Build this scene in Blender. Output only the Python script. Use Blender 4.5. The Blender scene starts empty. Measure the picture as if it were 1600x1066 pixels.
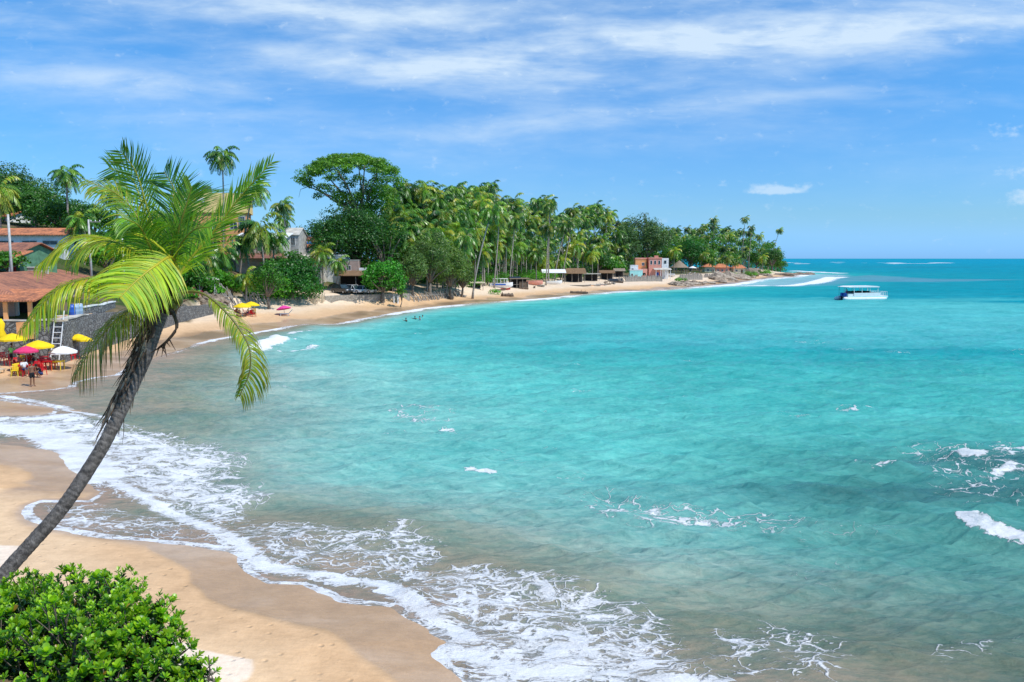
import bpy, math, random
import numpy as np
from mathutils import Vector, Matrix
R = math.radians
PI = math.pi
scene = bpy.context.scene
COL = scene.collection

# ------------------------------------------------------------------ camera
CAMH = 9.0
FPX = 1244.0            # focal length in units of the 1600 px wide photograph
PITCH = math.atan(129.0 / FPX)
cam_data = bpy.data.cameras.new('camera')
cam = bpy.data.objects.new('camera', cam_data)
COL.objects.link(cam)
cam.location = (0, 0, CAMH)
cam.rotation_euler = (PI / 2 - PITCH, 0, 0)
cam_data.sensor_width = 36.0
cam_data.lens = 36.0 * FPX / 1600.0
cam_data.clip_start = 0.1
cam_data.clip_end = 60000
scene.camera = cam

# ------------------------------------------------------------------ exposure
scene.view_settings.view_transform = 'Standard'
scene.view_settings.look = 'None'
scene.view_settings.gamma = 1.0
scene.view_settings.exposure = 0.0
scene.render.resolution_x = 1024
scene.render.resolution_y = 682
scene.cycles.max_bounces = 6
scene.cycles.diffuse_bounces = 3
scene.cycles.glossy_bounces = 2
scene.cycles.transmission_bounces = 3
scene.cycles.caustics_reflective = False
scene.cycles.caustics_refractive = False

# ------------------------------------------------------------------ sun: high, from the right and a little behind the camera
SUN_EL, SUN_AZ = 56.0, 117.0      # azimuth clockwise from +Y (view direction)
sd = bpy.data.lights.new('sun', 'SUN')
sd.energy = 4.2
sd.angle = R(0.5)
sd.color = (1.0, 0.965, 0.90)
sun = bpy.data.objects.new('sun', sd)
COL.objects.link(sun)
sdir = Vector((math.sin(R(SUN_AZ)) * math.cos(R(SUN_EL)), math.cos(R(SUN_AZ)) * math.cos(R(SUN_EL)), math.sin(R(SUN_EL))))
sun.rotation_euler = sdir.to_track_quat('Z', 'Y').to_euler()
sun.location = (0, 0, 80)

# ------------------------------------------------------------------ node helper
class NT:
    def __init__(s, tree):
        s.t = tree
        s.n = tree.nodes
        s.l = tree.links
    def node(s, typ, **kw):
        n = s.n.new(typ)
        for k, v in kw.items():
            setattr(n, k, v)
        return n
    def put(s, sock, val):
        if hasattr(val, 'is_output') or isinstance(val, bpy.types.NodeSocket):
            s.l.new(val, sock)
        elif isinstance(val, (tuple, list)) and len(val) == 3 and sock.type == 'RGBA':
            sock.default_value = (*val, 1)
        else:
            sock.default_value = val
    def math(s, op, a, b=None, c=None, clamp=False):
        n = s.node('ShaderNodeMath', operation=op, use_clamp=clamp)
        s.put(n.inputs[0], a)
        if b is not None: s.put(n.inputs[1], b)
        if c is not None: s.put(n.inputs[2], c)
        return n.outputs[0]
    def mix(s, f, a, b, blend='MIX'):
        n = s.node('ShaderNodeMix', data_type='RGBA', blend_type=blend)
        s.put(n.inputs[0], f); s.put(n.inputs[6], a); s.put(n.inputs[7], b)
        return n.outputs[2]
    def noise(s, vec, scale, detail=3.0, rough=0.5, dist=0.0):
        n = s.node('ShaderNodeTexNoise')
        if vec is not None: s.l.new(vec, n.inputs['Vector'])
        n.inputs['Scale'].default_value = scale
        n.inputs['Detail'].default_value = detail
        n.inputs['Roughness'].default_value = rough
        n.inputs['Distortion'].default_value = dist
        return n.outputs['Fac'], n.outputs['Color']
    def mapping(s, vec, scale=(1, 1, 1), rot=(0, 0, 0), loc=(0, 0, 0)):
        n = s.node('ShaderNodeMapping')
        s.l.new(vec, n.inputs[0])
        n.inputs[1].default_value = loc
        n.inputs[2].default_value = rot
        n.inputs[3].default_value = scale
        return n.outputs[0]
    def smooth(s, x, lo, hi, a=0.0, b=1.0):
        n = s.node('ShaderNodeMapRange', interpolation_type='SMOOTHSTEP')
        s.put(n.inputs[0], x); s.put(n.inputs[1], lo); s.put(n.inputs[2], hi)
        s.put(n.inputs[3], a); s.put(n.inputs[4], b)
        return n.outputs[0]
    def attr(s, name, out='Fac'):
        n = s.node('ShaderNodeAttribute', attribute_name=name)
        return n.outputs[out]
    def vmath(s, op, a, b=None):
        n = s.node('ShaderNodeVectorMath', operation=op)
        s.put(n.inputs[0], a)
        if b is not None: s.put(n.inputs[1], b)
        return n.outputs[0]
    def bump(s, h, strength=0.5, dist=0.1):
        n = s.node('ShaderNodeBump')
        s.l.new(h, n.inputs['Height'])
        n.inputs['Strength'].default_value = strength
        n.inputs['Distance'].default_value = dist
        return n.outputs[0]

# ------------------------------------------------------------------ sky
world = bpy.data.worlds.new('World')
scene.world = world
world.use_nodes = True
wt = NT(world.node_tree)
wt.n.clear()
sky = wt.node('ShaderNodeTexSky', sky_type='NISHITA')
sky.sun_disc = False
sky.sun_elevation = R(SUN_EL)
sky.sun_rotation = R(SUN_AZ)
sky.altitude = 0
sky.air_density = 1.0
sky.dust_density = 0.35
sky.ozone_density = 2.5
tc = wt.node('ShaderNodeTexCoord')
sep = wt.node('ShaderNodeSeparateXYZ')
wt.l.new(tc.outputs['Generated'], sep.inputs[0])
dx, dy, dz = sep.outputs
ay = wt.math('MAXIMUM', wt.math('ABSOLUTE', dy), 0.15)
ca = wt.math('DIVIDE', dx, ay)         # bearing and elevation as slopes: fixed to the world, not to the lens
ce = wt.math('DIVIDE', dz, ay)
cmb = wt.node('ShaderNodeCombineXYZ')
wt.l.new(ca, cmb.inputs[0]); wt.l.new(ce, cmb.inputs[1])
cp = cmb.outputs[0]
def cloud_blob(px, py, rx, ry, tilt=0.0, amp=1.0):
    a0 = (px - 800) / FPX
    e0 = (404 - py) / FPX
    ua = wt.math('SUBTRACT', ca, a0)
    ue = wt.math('SUBTRACT', ce, e0)
    c, s_ = math.cos(R(tilt)), math.sin(R(tilt))
    uu = wt.math('DIVIDE', wt.math('ADD', wt.math('MULTIPLY', ua, c), wt.math('MULTIPLY', ue, s_)), rx / FPX)
    vv = wt.math('DIVIDE', wt.math('SUBTRACT', wt.math('MULTIPLY', ue, c), wt.math('MULTIPLY', ua, s_)), ry / FPX)
    r2 = wt.math('ADD', wt.math('MULTIPLY', uu, uu), wt.math('MULTIPLY', vv, vv))
    return wt.math('MULTIPLY', wt.math('EXPONENT', wt.math('MULTIPLY', r2, -1.0)), amp)
blobs = [(760, 40, 430, 50, -3, .8), (1010, 85, 380, 34, 5, 1.0), (780, 125, 280, 34, -6, .7), (1430, 60, 330, 36, 4, 1.0), (1280, 20, 260, 18, 2, .35),
         (215, 138, 230, 22, -3, .75), (60, 48, 150, 22, 0, .6), (420, 92, 150, 12, -5, .32), (900, 195, 270, 15, 5, .55), (1130, 165, 200, 9, 5, .3),
         (330, 188, 170, 11, 0, .35), (700, 225, 340, 34, 2, .45), (520, 30, 200, 36, -8, .6), (330, 35, 220, 30, -5, .5), (560, 120, 200, 20, -4, .45), (1150, 10, 200, 14, 0, .3), (40, 110, 60, 10, 0, .3), (1560, 120, 80, 14, 0, .3)]
msum = None
for b in blobs:
    g = cloud_blob(*b)
    msum = g if msum is None else wt.math('ADD', msum, g)
warp_f, warp_c = wt.noise(wt.mapping(cp, (2.2, 6, 1)), 1.0, 3)
wp = wt.vmath('ADD', cp, wt.vmath('MULTIPLY', wt.vmath('SUBTRACT', warp_c, (0.5, 0.5, 0.5)), (0.10, 0.05, 0)))
n1, _ = wt.noise(wt.mapping(wp, (3.5, 16, 1), rot=(0, 0, R(-4))), 1.0, 6, 0.58)
n2, _ = wt.noise(wt.mapping(wp, (14, 60, 1), rot=(0, 0, R(9))), 1.0, 5, 0.6)
nn = wt.math('ADD', wt.math('MULTIPLY', n1, 0.75), wt.math('MULTIPLY', n2, 0.25))
cir = wt.math('MULTIPLY', msum, wt.smooth(nn, 0.24, 0.70))
cir = wt.math('ADD', cir, wt.math('MULTIPLY', wt.smooth(nn, 0.40, 0.74), wt.smooth(ce, 0.03, 0.24, 0.05, 0.40)))
# small puffs low over the sea
cum = None
for b in [(1196, 294, 34, 8, 0, .75), (1226, 299, 28, 6, 0, .6), (1212, 303, 60, 4, 0, .4), (1562, 214, 32, 10, 0, .45), (1572, 272, 26, 9, 0, .45), (1592, 310, 34, 15, 0, .65), (682, 272, 26, 9, 0, .3),
          (1028, 308, 14, 3, 0, .35), (1335, 232, 30, 6, 0, .22), (1470, 310, 22, 5, 0, .25)]:
    g = cloud_blob(*b)
    cum = g if cum is None else wt.math('ADD', cum, g)
n3, _ = wt.noise(wt.mapping(cp, (45, 70, 1)), 1.0, 5, 0.6)
cumf = wt.math('MULTIPLY', wt.smooth(wt.math('ADD', cum, wt.math('MULTIPLY', wt.math('SUBTRACT', n3, 0.5), 1.9)), 0.15, 0.85), 0.55)
cf = wt.math('MINIMUM', wt.math('ADD', wt.math('MULTIPLY', cir, 0.68), cumf), 0.85)
up = wt.smooth(ce, 0.0, 0.02)
cf = wt.math('MULTIPLY', cf, up)
tint = wt.mix(wt.smooth(ce, 0.0, 0.06), (0.47, 1.08, 2.5), wt.mix(wt.smooth(ce, 0.03, 0.36), (0.56, 1.00, 1.55), (0.42, 1.16, 1.72)))
skyc = wt.mix(1.0, sky.outputs[0], tint, 'MULTIPLY')
cloudc = (7.4, 8.9, 10.3)
fin = wt.mix(cf, skyc, cloudc)
bg = wt.node('ShaderNodeBackground')
wt.l.new(fin, bg.inputs[0])
bg.inputs[1].default_value = 0.10
wo = wt.node('ShaderNodeOutputWorld')
wt.l.new(bg.outputs[0], wo.inputs[0])
# ------------------------------------------------------------------ picture-to-world helpers (used to survey the place)
_cth, _sth = math.cos(PITCH), math.sin(PITCH)
def ray(px, py):
    u = (px - 800.0) / FPX; v = (533.0 - py) / FPX
    return u, _cth + v * _sth, -_sth + v * _cth
def at(px, py, d):
    x, y, z = ray(px, py)
    return Vector((x / y * d, d, CAMH + z / y * d))
def plane(px, py, z=0.0):
    x, y, zz = ray(px, py)
    t = (z - CAMH) / zz
    return (x * t, y * t)

# numpy value noise
def _hash(ix, iy, seed):
    h = (ix.astype(np.int64) * 374761393 + iy.astype(np.int64) * 668265263 + seed * 974711) & 0x7fffffff
    h = ((h ^ (h >> 13)) * 1274126177) & 0x7fffffff
    return ((h ^ (h >> 16)) & 0xffff) / 65535.0
def vnoise(x, y, seed=0):
    ix = np.floor(x); iy = np.floor(y)
    fx = x - ix; fy = y - iy
    fx = fx * fx * (3 - 2 * fx); fy = fy * fy * (3 - 2 * fy)
    a = _hash(ix, iy, seed); b = _hash(ix + 1, iy, seed); c = _hash(ix, iy + 1, seed); d = _hash(ix + 1, iy + 1, seed)
    return (a * (1 - fx) + b * fx) * (1 - fy) + (c * (1 - fx) + d * fx) * fy
def fbm(x, y, scale, octv=4, seed=0, gain=0.5):
    s = 0; a = 1.0; t = 0; f = 1.0 / scale
    for o in range(octv):
        s = s + a * vnoise(x * f + o * 17.3, y * f - o * 9.1, seed + o); t += a
        a *= gain; f *= 2.03
    return s / t
def sstep(x, a, b):
    t = np.clip((x - a) / (b - a), 0, 1)
    return t * t * (3 - 2 * t)
def poly_dist(X, Y, P, closed=True):
    d2 = np.full(X.shape, 1e18)
    n = len(P)
    for i in range(n if closed else n - 1):
        x0, y0 = P[i]; x1, y1 = P[(i + 1) % n]
        ex, ey = x1 - x0, y1 - y0
        L = ex * ex + ey * ey + 1e-12
        t = np.clip(((X - x0) * ex + (Y - y0) * ey) / L, 0, 1)
        d2 = np.minimum(d2, (X - x0 - t * ex) ** 2 + (Y - y0 - t * ey) ** 2)
    return np.sqrt(d2)
def inside(X, Y, P):
    r = np.zeros(X.shape, bool)
    n = len(P)
    for i in range(n):
        x0, y0 = P[i]; x1, y1 = P[(i + 1) % n]
        if y0 == y1: continue
        c = ((y0 > Y) != (y1 > Y)) & (X < (x1 - x0) * (Y - y0) / (y1 - y0) + x0)
        r ^= c
    return r
def sdist(X, Y, P):
    d = poly_dist(X, Y, P)
    return np.where(inside(X, Y, P), d, -d)

# waterline of the bay, surveyed from the near right round to the headland tip
WL = [(400, -60), (90, 4), (40, 8), (20, 11.5), (8, 13.8)] + [plane(a, b) for a, b in [
    (735, 1066), (702, 1042), (686, 1022), (692, 1012), (712, 1006), (690, 990), (662, 970), (636, 956), (619, 945), (575, 940), (540, 936), (508, 924), (476, 912), (420, 911), (392, 896), (384, 882),
    (383, 868), (366, 859), (300, 850), (223, 843), (160, 837), (92, 825), (57, 815), (42, 802), (48, 789), (66, 783), (140, 783), (160, 768), (128, 737), (104, 716), (88, 704), (40, 697), (0, 694),
    (-90, 700), (-90, 652), (0, 651), (60, 651), (90, 645), (84, 637), (40, 631), (0, 625), (-60, 622), (-60, 617), (0, 616), (60, 611), (112, 606), (117, 597), (150, 590), (185, 586), (206, 574), (245, 560), (300, 541), (330, 531), (392, 521), (440, 512),
    (480, 506), (521, 507), (578, 496), (635, 486), (667, 481), (720, 476), (750, 473), (802, 470), (855, 466), (899, 461), (960, 456), (1034, 453), (1090, 448.5), (1150, 443.5), (1184, 437), (1215, 434.5), (1240, 433), (1259, 428)]] + \
    [(165, 520), (150, 640), (60, 1000), (-500, 1800), (-3000, 3500), (-3000, -60)]
# foot of the back of the beach (wall, bank, grove edge)
BKpx = [(-60, 545, 1.9), (0, 542, 1.9), (95, 539, 1.9), (135, 527, 1.9), (200, 510, 1.9), (273, 497, 1.7), (330, 487, 1.6), (430, 478, 1.4), (520, 471.5, 1.4), (640, 470, 1.2), (720, 460, 1.4), (790, 452, 1.4), (850, 446, 1.5), (900, 441, 1.5), (960, 438, 1.5), (1020, 438, 1.3), (1100, 434.5, 1.2), (1170, 430, 1.2), (1215, 425, 1.2)]
BKL = [plane(a, b, z) for a, b, z in BKpx]
BK = BKL + [(150, 560), (40, 980), (-520, 1750), (-2900, 3400), (-2900, 60)]
YS = [0, 70, 90, 112, 135, 160, 220, 400, 700]
ZB = [3.8, 3.8, 3.6, 3.0, 2.4, 2.2, 2.2, 2.4, 2.6]
KS = [.16, .16, .15, .13, .11, .07, .04, .02, .01]
WID = [.5, .5, .7, 2.5, .8, 5, 8, 6, 8]
CAP = [9, 9, 9, 8, 7, 6, 4, 3, 3]
def heights(X, Y):
    X = np.asarray(X, float); Y = np.asarray(Y, float)
    s = sdist(X, Y, WL)
    s = s + (fbm(X, Y, 2.2, 3, 5) - .5) * .7 * np.clip(np.abs(s), 0, 1)
    sp = np.clip(s, 0, None)
    beach = np.where(s > 0, np.minimum(0.055 * sp + 0.0052 * sp ** 2, 1.2 + 0.8 * (1 - np.exp(-np.clip(sp - 11, 0, None) / 8))), np.maximum(0.10 * s, -4))
    farb = np.minimum(0.05 * sp + .002 * sp ** 2, 1.5)
    beach = np.where(s > 0, beach + (farb - beach) * sstep(Y, 90, 140), beach)
    q = sdist(X, Y, BK)
    qq = np.clip(q, 0, None)
    zb = np.interp(Y, YS, ZB); k = np.interp(Y, YS, KS); w = np.interp(Y, YS, WID); cp_ = np.interp(Y, YS, CAP)
    up = zb + cp_ * (1 - np.exp(-qq * k / cp_)) + (fbm(X, Y, 9, 3, 11) - .5) * .5 * sstep(qq, 2, 12)
    up = up + 10.5 * np.exp(-(((X + 105) / 62) ** 2 + ((Y - 150) / 62) ** 2)) * sstep(qq, 4, 24)
    t = sstep(q / w, 0, 1)
    z = beach + (up - beach) * t
    # bluff the photographer stands on
    edge = np.interp(X, [-40, -9, -5.5, -1, 4, 30], [11.5, 11.0, 8.5, 6.5, 6, 4])
    hb = (7.3 - .30 * np.clip(Y, 0, None) + (fbm(X, Y, 2.5, 3, 21) - .5) * .5) * (1 - sstep(Y, edge, edge + 5.0))
    hb = np.where(hb < 0.6, -10, hb)
    z = np.maximum(z, np.where(Y < 18, hb, -10))
    return z, s, q
def hz(x, y):
    return float(heights(np.array([x]), np.array([y]))[0][0])
def G(px, py, dmax=900):
    x, y, z = ray(px, py)
    ts = np.geomspace(10, dmax, 1500)
    X = x / y * ts; Z = CAMH + z / y * ts
    h = heights(X, ts)[0]
    k = np.argmax(Z <= np.maximum(h, -0.0))
    if Z[k] > h[k] and k == 0: k = len(ts) - 1
    k = max(k, 1)
    a, b = Z[k - 1] - h[k - 1], h[k] - Z[k]
    t = ts[k - 1] + (ts[k] - ts[k - 1]) * max(0, min(1, a / max(a + b, 1e-9)))
    return Vector((x / y * t, t, float(heights(np.array([x / y * t]), np.array([t]))[0][0])))
def on(px, d, dz=0.0):
    """ground point below picture column px at distance d"""
    x = (px - 800) / FPX * d / _cth * 1.0
    x = (px - 800) / FPX * d * _cth + 0 * x if False else (px - 800) / FPX * d
    return Vector((x, d, hz(x, d) + dz))

# ------------------------------------------------------------------ materials (helpers)
def mat(name):
    m = bpy.data.materials.new(name); m.use_nodes = True
    t = NT(m.node_tree)
    return m, t, t.n['Principled BSDF']

def grid_mesh(name, X, Y, Z, attrs, material):
    nr, nc = X.shape
    me = bpy.data.meshes.new(name)
    me.vertices.add(nr * nc)
    me.vertices.foreach_set('co', np.stack([X, Y, Z], -1).astype(np.float32).ravel())
    idx = np.arange(nr * nc).reshape(nr, nc)
    q = np.stack([idx[:-1, :-1], idx[:-1, 1:], idx[1:, 1:], idx[1:, :-1]], -1).reshape(-1, 4)
    me.loops.add(q.size); me.loops.foreach_set('vertex_index', q.astype(np.int32).ravel())
    me.polygons.add(len(q)); me.polygons.foreach_set('loop_start', (np.arange(len(q)) * 4).astype(np.int32))
    me.polygons.foreach_set('loop_total', np.full(len(q), 4, np.int32))
    me.update(calc_edges=True)
    me.polygons.foreach_set('use_smooth', np.ones(len(q), bool))
    for k, v in attrs.items():
        if v.ndim == 3:
            a = me.attributes.new(k, 'FLOAT_COLOR', 'POINT')
            c = np.concatenate([v, np.ones(v.shape[:2] + (1,))], -1)
            a.data.foreach_set('color', c.astype(np.float32).ravel())
        else:
            a = me.attributes.new(k, 'FLOAT', 'POINT')
            a.data.foreach_set('value', v.astype(np.float32).ravel())
    me.materials.append(material)
    o = bpy.data.objects.new(name, me)
    COL.objects.link(o)
    return o

def lerp3(a, b, t):
    return a * (1 - t[..., None]) + np.array(b) * t[..., None]

# ------------------------------------------------------------------ beach and land
ang = np.concatenate([np.linspace(-75, -37, 40, endpoint=False), np.linspace(-37, 37, 620, endpoint=False), np.linspace(37, 70, 24)])
pys = np.concatenate([np.linspace(1500, 1080, 60, endpoint=False), np.linspace(1080, 416, 560, endpoint=False), np.linspace(416, 406, 40)])
rad = CAMH * FPX / (pys - 404.0)
rad = np.concatenate([[0.5, 2, 4, 6], rad[rad > 7]])
T, RR = np.meshgrid(np.tan(np.radians(ang)), rad)
GX, GY = T * RR, RR
gz, gs, gq = heights(GX, GY)
wob = (fbm(GX, GY, 5, 4, 3) - .5)
WETP = [plane(a, b, .25) for a, b in [(640, 1075), (606, 1044), (585, 1028), (566, 1014), (540, 995), (509, 979), (450, 962), (400, 955), (350, 946), (306, 931), (284, 905), (290, 886), (268, 872), (235, 852), (223, 842)]]
WETP = WETP + [(-20, 26), (-19, 24.5)][:0] + [plane(a, b, .25) for a, b in [(300, 800), (700, 900), (900, 1075)]]
wetd = sdist(GX, GY, WETP)
near = GY < 30
wet = np.where(near, np.maximum(sstep(wetd + wob * .8, -.12, .22), sstep(gs, .9, .15)), 0)
wid2 = np.interp(GY, [30, 45, 60, 90, 140, 300], [3.0, 4.5, 5.5, 5.0, 6.0, 6.0])
wet2 = sstep(gs + wob * wid2 * 1.1, wid2, wid2 * .72)
wet = np.where(near, np.maximum(wet, 0), wet2)
blend = sstep(GY, 27, 31)
wet = np.where((GY > 27) & (GY < 31), np.maximum(wet, wet2 * blend), wet)
damp = sstep(gs + wob * 3, wid2 * 2.1, wid2 * 1.0)
damp = np.where(near, sstep(wetd + wob * 1.5, -2.6, -.2), damp)
dry = np.zeros(GX.shape + (3,)) + np.array([.78, .545, .33])
pale = sstep(gs + wob * 6, 9, 14)
PALEP = [[plane(a, b, .8) for a, b in [(262, 966), (300, 985), (352, 992), (402, 993), (392, 1010), (380, 1030), (345, 1044), (300, 1045), (200, 1020)]],
         [plane(a, b, .8) for a, b in [(-80, 800), (0, 818), (24, 822), (34, 835), (10, 850), (0, 856), (-80, 880)]]]
for pp in PALEP:
    pale = np.maximum(np.where(near, 0, pale), sstep(sdist(GX, GY, pp) + (fbm(GX, GY, .8, 3, 9) - .5) * .5, -.05, .12))
colr = lerp3(dry, (.80, .63, .46), pale)
colr = lerp3(colr, (.66, .42, .23), damp * .85)
for pp in PALEP:
    colr = lerp3(colr, (.88, .72, .56), np.where(near, sstep(sdist(GX, GY, pp) + (fbm(GX, GY, .8, 3, 9) - .5) * .5, -.04, .08), 0))
wetc = np.zeros(GX.shape + (3,)) + np.array([.50, .32, .175])
wetc = lerp3(wetc, (.60, .42, .27), sstep(fbm(GX, GY * 3, 4, 4, 31), .35, .65))
colr = colr * (1 - wet[..., None]) + wetc * wet[..., None]
# dark brown wrack streaks along the far waterline
stk = sstep(fbm(GX + GY * .3, GY * 1.0, 7, 3, 41), .5, .66) * sstep(gs, 0, 1) * sstep(gs, 7, 3) * sstep(GY, 50, 70)
colr = lerp3(colr, (.24, .155, .085), stk * .75)
colr *= (0.94 + .12 * fbm(GX, GY, .9, 4, 51))[..., None]
# soil and litter behind the beach
veg = sstep(gq + wob * 4, np.interp(GY, [0, 100, 140, 170, 400], [-.1, -.1, 6, 9, 4]), np.interp(GY, [0, 100, 140, 170, 400], [.6, .6, 9, 15, 9]))
soil = np.zeros(GX.shape + (3,)) + np.array([.17, .13, .075])
soil = lerp3(soil, (.05, .085, .02), sstep(fbm(GX, GY, 6, 4, 61), .40, .6))
colr = colr * (1 - veg[..., None]) + soil * veg[..., None]
bl = (gz > 1.9) & (GY < 18)
colr[bl] = np.array([.20, .15, .09])
sandm, st, sb = mat('beach_ground')
cN = st.attr('Col', 'Color')
gp = st.node('ShaderNodeNewGeometry').outputs['Position']
f1, _ = st.noise(st.mapping(gp, (1.2, 3, 1)), 3.0, 6, .6)
f2, _ = st.noise(gp, 14, 4, .6)
f3, _ = st.noise(gp, 1.6, 4, .65)
wA = st.attr('wet')
cvar = st.mix(1.0, cN, st.mix(f1, (.78, .77, .75), (1.12, 1.12, 1.12)), 'MULTIPLY')
cvar = st.mix(1.0, cvar, st.mix(st.smooth(f3, .3, .7), (.92, .91, .90), (1.06, 1.06, 1.06)), 'MULTIPLY')
vr = st.node('ShaderNodeTexVoronoi'); st.l.new(gp, vr.inputs['Vector']); vr.inputs['Scale'].default_value = 2.3
foot = st.smooth(vr.outputs['Distance'], .0, .22)
dryf = st.math('SUBTRACT', 1.0, wA)
hgt = st.math('ADD', st.math('MULTIPLY', f2, .25), st.math('MULTIPLY', st.math('ADD', foot, st.math('MULTIPLY', f3, 1.2)), st.math('MULTIPLY', dryf, .8)))
vd = st.node('ShaderNodeTexVoronoi'); st.l.new(gp, vd.inputs['Vector']); vd.inputs['Scale'].default_value = 1.1
dz_ = st.math('MULTIPLY', st.smooth(vd.outputs['Distance'], .045, .03), st.math('MULTIPLY', st.smooth(f3, .52, .6), st.math('SUBTRACT', 1.0, wA)))
cvar = st.mix(dz_, cvar, (.06, .045, .03))
st.l.new(cvar, sb.inputs['Base Color'])
st.l.new(st.bump(hgt, .9, .06), sb.inputs['Normal'])
st.put(sb.inputs['Roughness'], st.smooth(wA, .4, 1, .92, .30))
st.put(sb.inputs['Specular IOR Level'], st.smooth(wA, .4, 1, .15, .40))
ground = grid_mesh('ground', GX, GY, gz, {'Col': colr, 'wet': wet}, sandm)
ground['kind'] = 'structure'

# ------------------------------------------------------------------ sea
ang = np.concatenate([np.linspace(-70, -36, 20, endpoint=False), np.linspace(-36, 36, 820, endpoint=False), np.linspace(36, 75, 30)])
pys = np.concatenate([np.linspace(1600, 1080, 30, endpoint=False), np.linspace(1080, 412, 760, endpoint=False), np.linspace(412, 404.6, 40)])
rad = CAMH * FPX / (pys - 404.0)
rad = np.concatenate([rad, [30000, 50000]])
T, RR = np.meshgrid(np.tan(np.radians(ang)), rad)
SX, SY = T * RR, RR
ss = -sdist(SX, SY, WL)            # metres out from the waterline
off = np.clip(ss, 0, None)
row = np.gradient(rad)[:, None]
fade = sstep(off, 0.3, 9)
wz = np.zeros_like(SX)
rnd = random.Random(5)
for L, A in [(21, .10), (13, .085), (9.1, .07), (6.3, .055), (4.4, .04), (3.1, .03), (2.2, .022), (1.5, .015), (1.05, .010), (.75, .007)]:
    for k in range(3):
        th = R(rnd.uniform(228, 300))
        kx, ky = math.cos(th) / L, math.sin(th) / L
        ph = rnd.uniform(0, 7) + 3.0 * fbm(SX, SY, L * 5, 2, int(L * 10) + k)
        sn = np.sin(2 * PI * (SX * kx + SY * ky) + ph)
        res = sstep(L / np.maximum(row, .03), 2.0, 5.0)
        wz += A * (.75 if L > 5 else 1.25) * (1 - 2 * np.abs(sn) ** .8 + .25) * res * (0.25 + .75 * fade)
# swell lines running in to the beach
sw = np.sin(2 * PI * off / 6.5 + 4 * fbm(SX, SY, 14, 2, 77))
wz += .07 * sw * sstep(off, 2, 7) * sstep(off, 40, 15) * sstep(RR, 400, 150)
wz *= sstep(off, -.2, 1.5) * .9 + .1

# foam density, laid out on the water surface
foam = np.zeros_like(SX)
def stroke(pts, w, dens, soft=1.0, px=True):
    P = [plane(a, b) for a, b in pts] if px else pts
    global foam
    d = poly_dist(SX, SY, P, closed=False)
    foam = np.maximum(foam, dens * sstep(d, w * (1 + soft), w * max(0, 1 - soft)))
def patch(pts, dens, soft):
    global foam
    P = [plane(a, b) for a, b in pts]
    foam = np.maximum(foam, dens * sstep(sdist(SX, SY, P), -soft, soft))
nz = fbm(SX, SY, 1.7, 4, 91) - .5
nzb = fbm(SX, SY, 9, 3, 93)
# leading lip of the swash
lipw = np.interp(SY, [10, 30, 60, 120, 200, 320], [.10, .13, .22, 1.2, 3.0, 3.8])
lip = sstep(off + nz * lipw * 1.2, lipw * 1.7, lipw * .5)
foam = np.maximum(foam, lip * np.interp(SY, [10, 25, 50, 90, 400], [1.0, .62, .42, .62, .95]) * (0.35 + .85 * sstep(nzb, .35, .62)))
stroke([(1120, 1075), (1000, 1058), (860, 1052), (780, 1040), (715, 1015), (700, 1000), (735, 1000), (700, 978), (650, 950), (622, 925), (600, 912), (540, 905), (470, 893), (420, 885), (392, 868), (372, 850), (335, 828), (290, 808), (250, 790), (215, 768), (180, 755), (160, 745)], .40, .76, 1.0)
stroke([(160, 745), (135, 722), (110, 700), (92, 682), (60, 672), (0, 668), (-60, 668)], 1.1, .9, .8)
stroke([(-60, 655), (0, 656), (60, 655), (100, 652), (130, 668), (200, 690), (250, 700)], 1.0, .62, .8)
stroke([(0, 620), (60, 628), (95, 636), (130, 645), (180, 655)], .4, .6, .8)
patch([(0, 650), (110, 650), (210, 665), (330, 690), (380, 718), (360, 745), (420, 770), (390, 800), (340, 830), (280, 805), (200, 775), (165, 755), (120, 700), (0, 672)], .56, 1.6)
patch([(70, 790), (150, 785), (240, 800), (330, 830), (370, 856), (230, 842), (90, 824)], .34, .5)
patch([(200, 680), (300, 690), (370, 712), (350, 740), (230, 742)], .56, 1.5)
patch([(340, 820), (460, 812), (560, 828), (640, 820), (700, 850), (690, 882), (610, 905), (500, 892), (400, 878)], .40, .7)
patch([(600, 880), (760, 880), (900, 905), (1020, 950), (1060, 1000), (1120, 1060), (1000, 1080), (780, 1055), (700, 1005), (660, 950)], .47, .9)
patch([(740, 985), (900, 968), (1000, 1000), (1090, 1040), (1080, 1080), (800, 1080), (700, 1030)], .60, .7)
patch([(1100, 980), (1250, 960), (1330, 1010), (1320, 1066), (1120, 1066)], .34, 1.0)
patch([(880, 768), (1000, 772), (1120, 790), (1280, 806), (1350, 822), (1180, 830), (1040, 820), (930, 806)], .33, 2.2)
patch([(1000, 805), (1120, 800), (1180, 822), (1060, 820)], .46, .6)
patch([(700, 700), (780, 690), (1000, 740), (900, 770)], .17, 3)
patch([(1380, 690), (1620, 680), (1620, 790), (1480, 780)], .24, 2)
patch([(1150, 900), (1300, 860), (1400, 880), (1300, 920)], .22, 2)
patch([(1180, 830), (1400, 800), (1450, 830), (1300, 850)], .20, 2)
patch([(1420, 1000), (1600, 985), (1600, 1040), (1450, 1040)], .24, 1)
stroke([(735, 726), (752, 729), (768, 731)], .22, .95, .8)
stroke([(1508, 822), (1530, 830), (1562, 837), (1620, 850)], .30, .95, .8)
stroke([(1493, 707), (1505, 711), (1532, 713)], .28, .95, .8)
stroke([(1560, 704), (1590, 698), (1620, 702)], .25, .62, .9)
stroke([(1555, 735), (1580, 728), (1620, 733)], .25, .6, .9)
stroke([(395, 545), (420, 537), (452, 530)], 1.1, .98, .6)
stroke([(380, 552), (430, 548), (500, 540)], .6, .55, .9)
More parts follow.
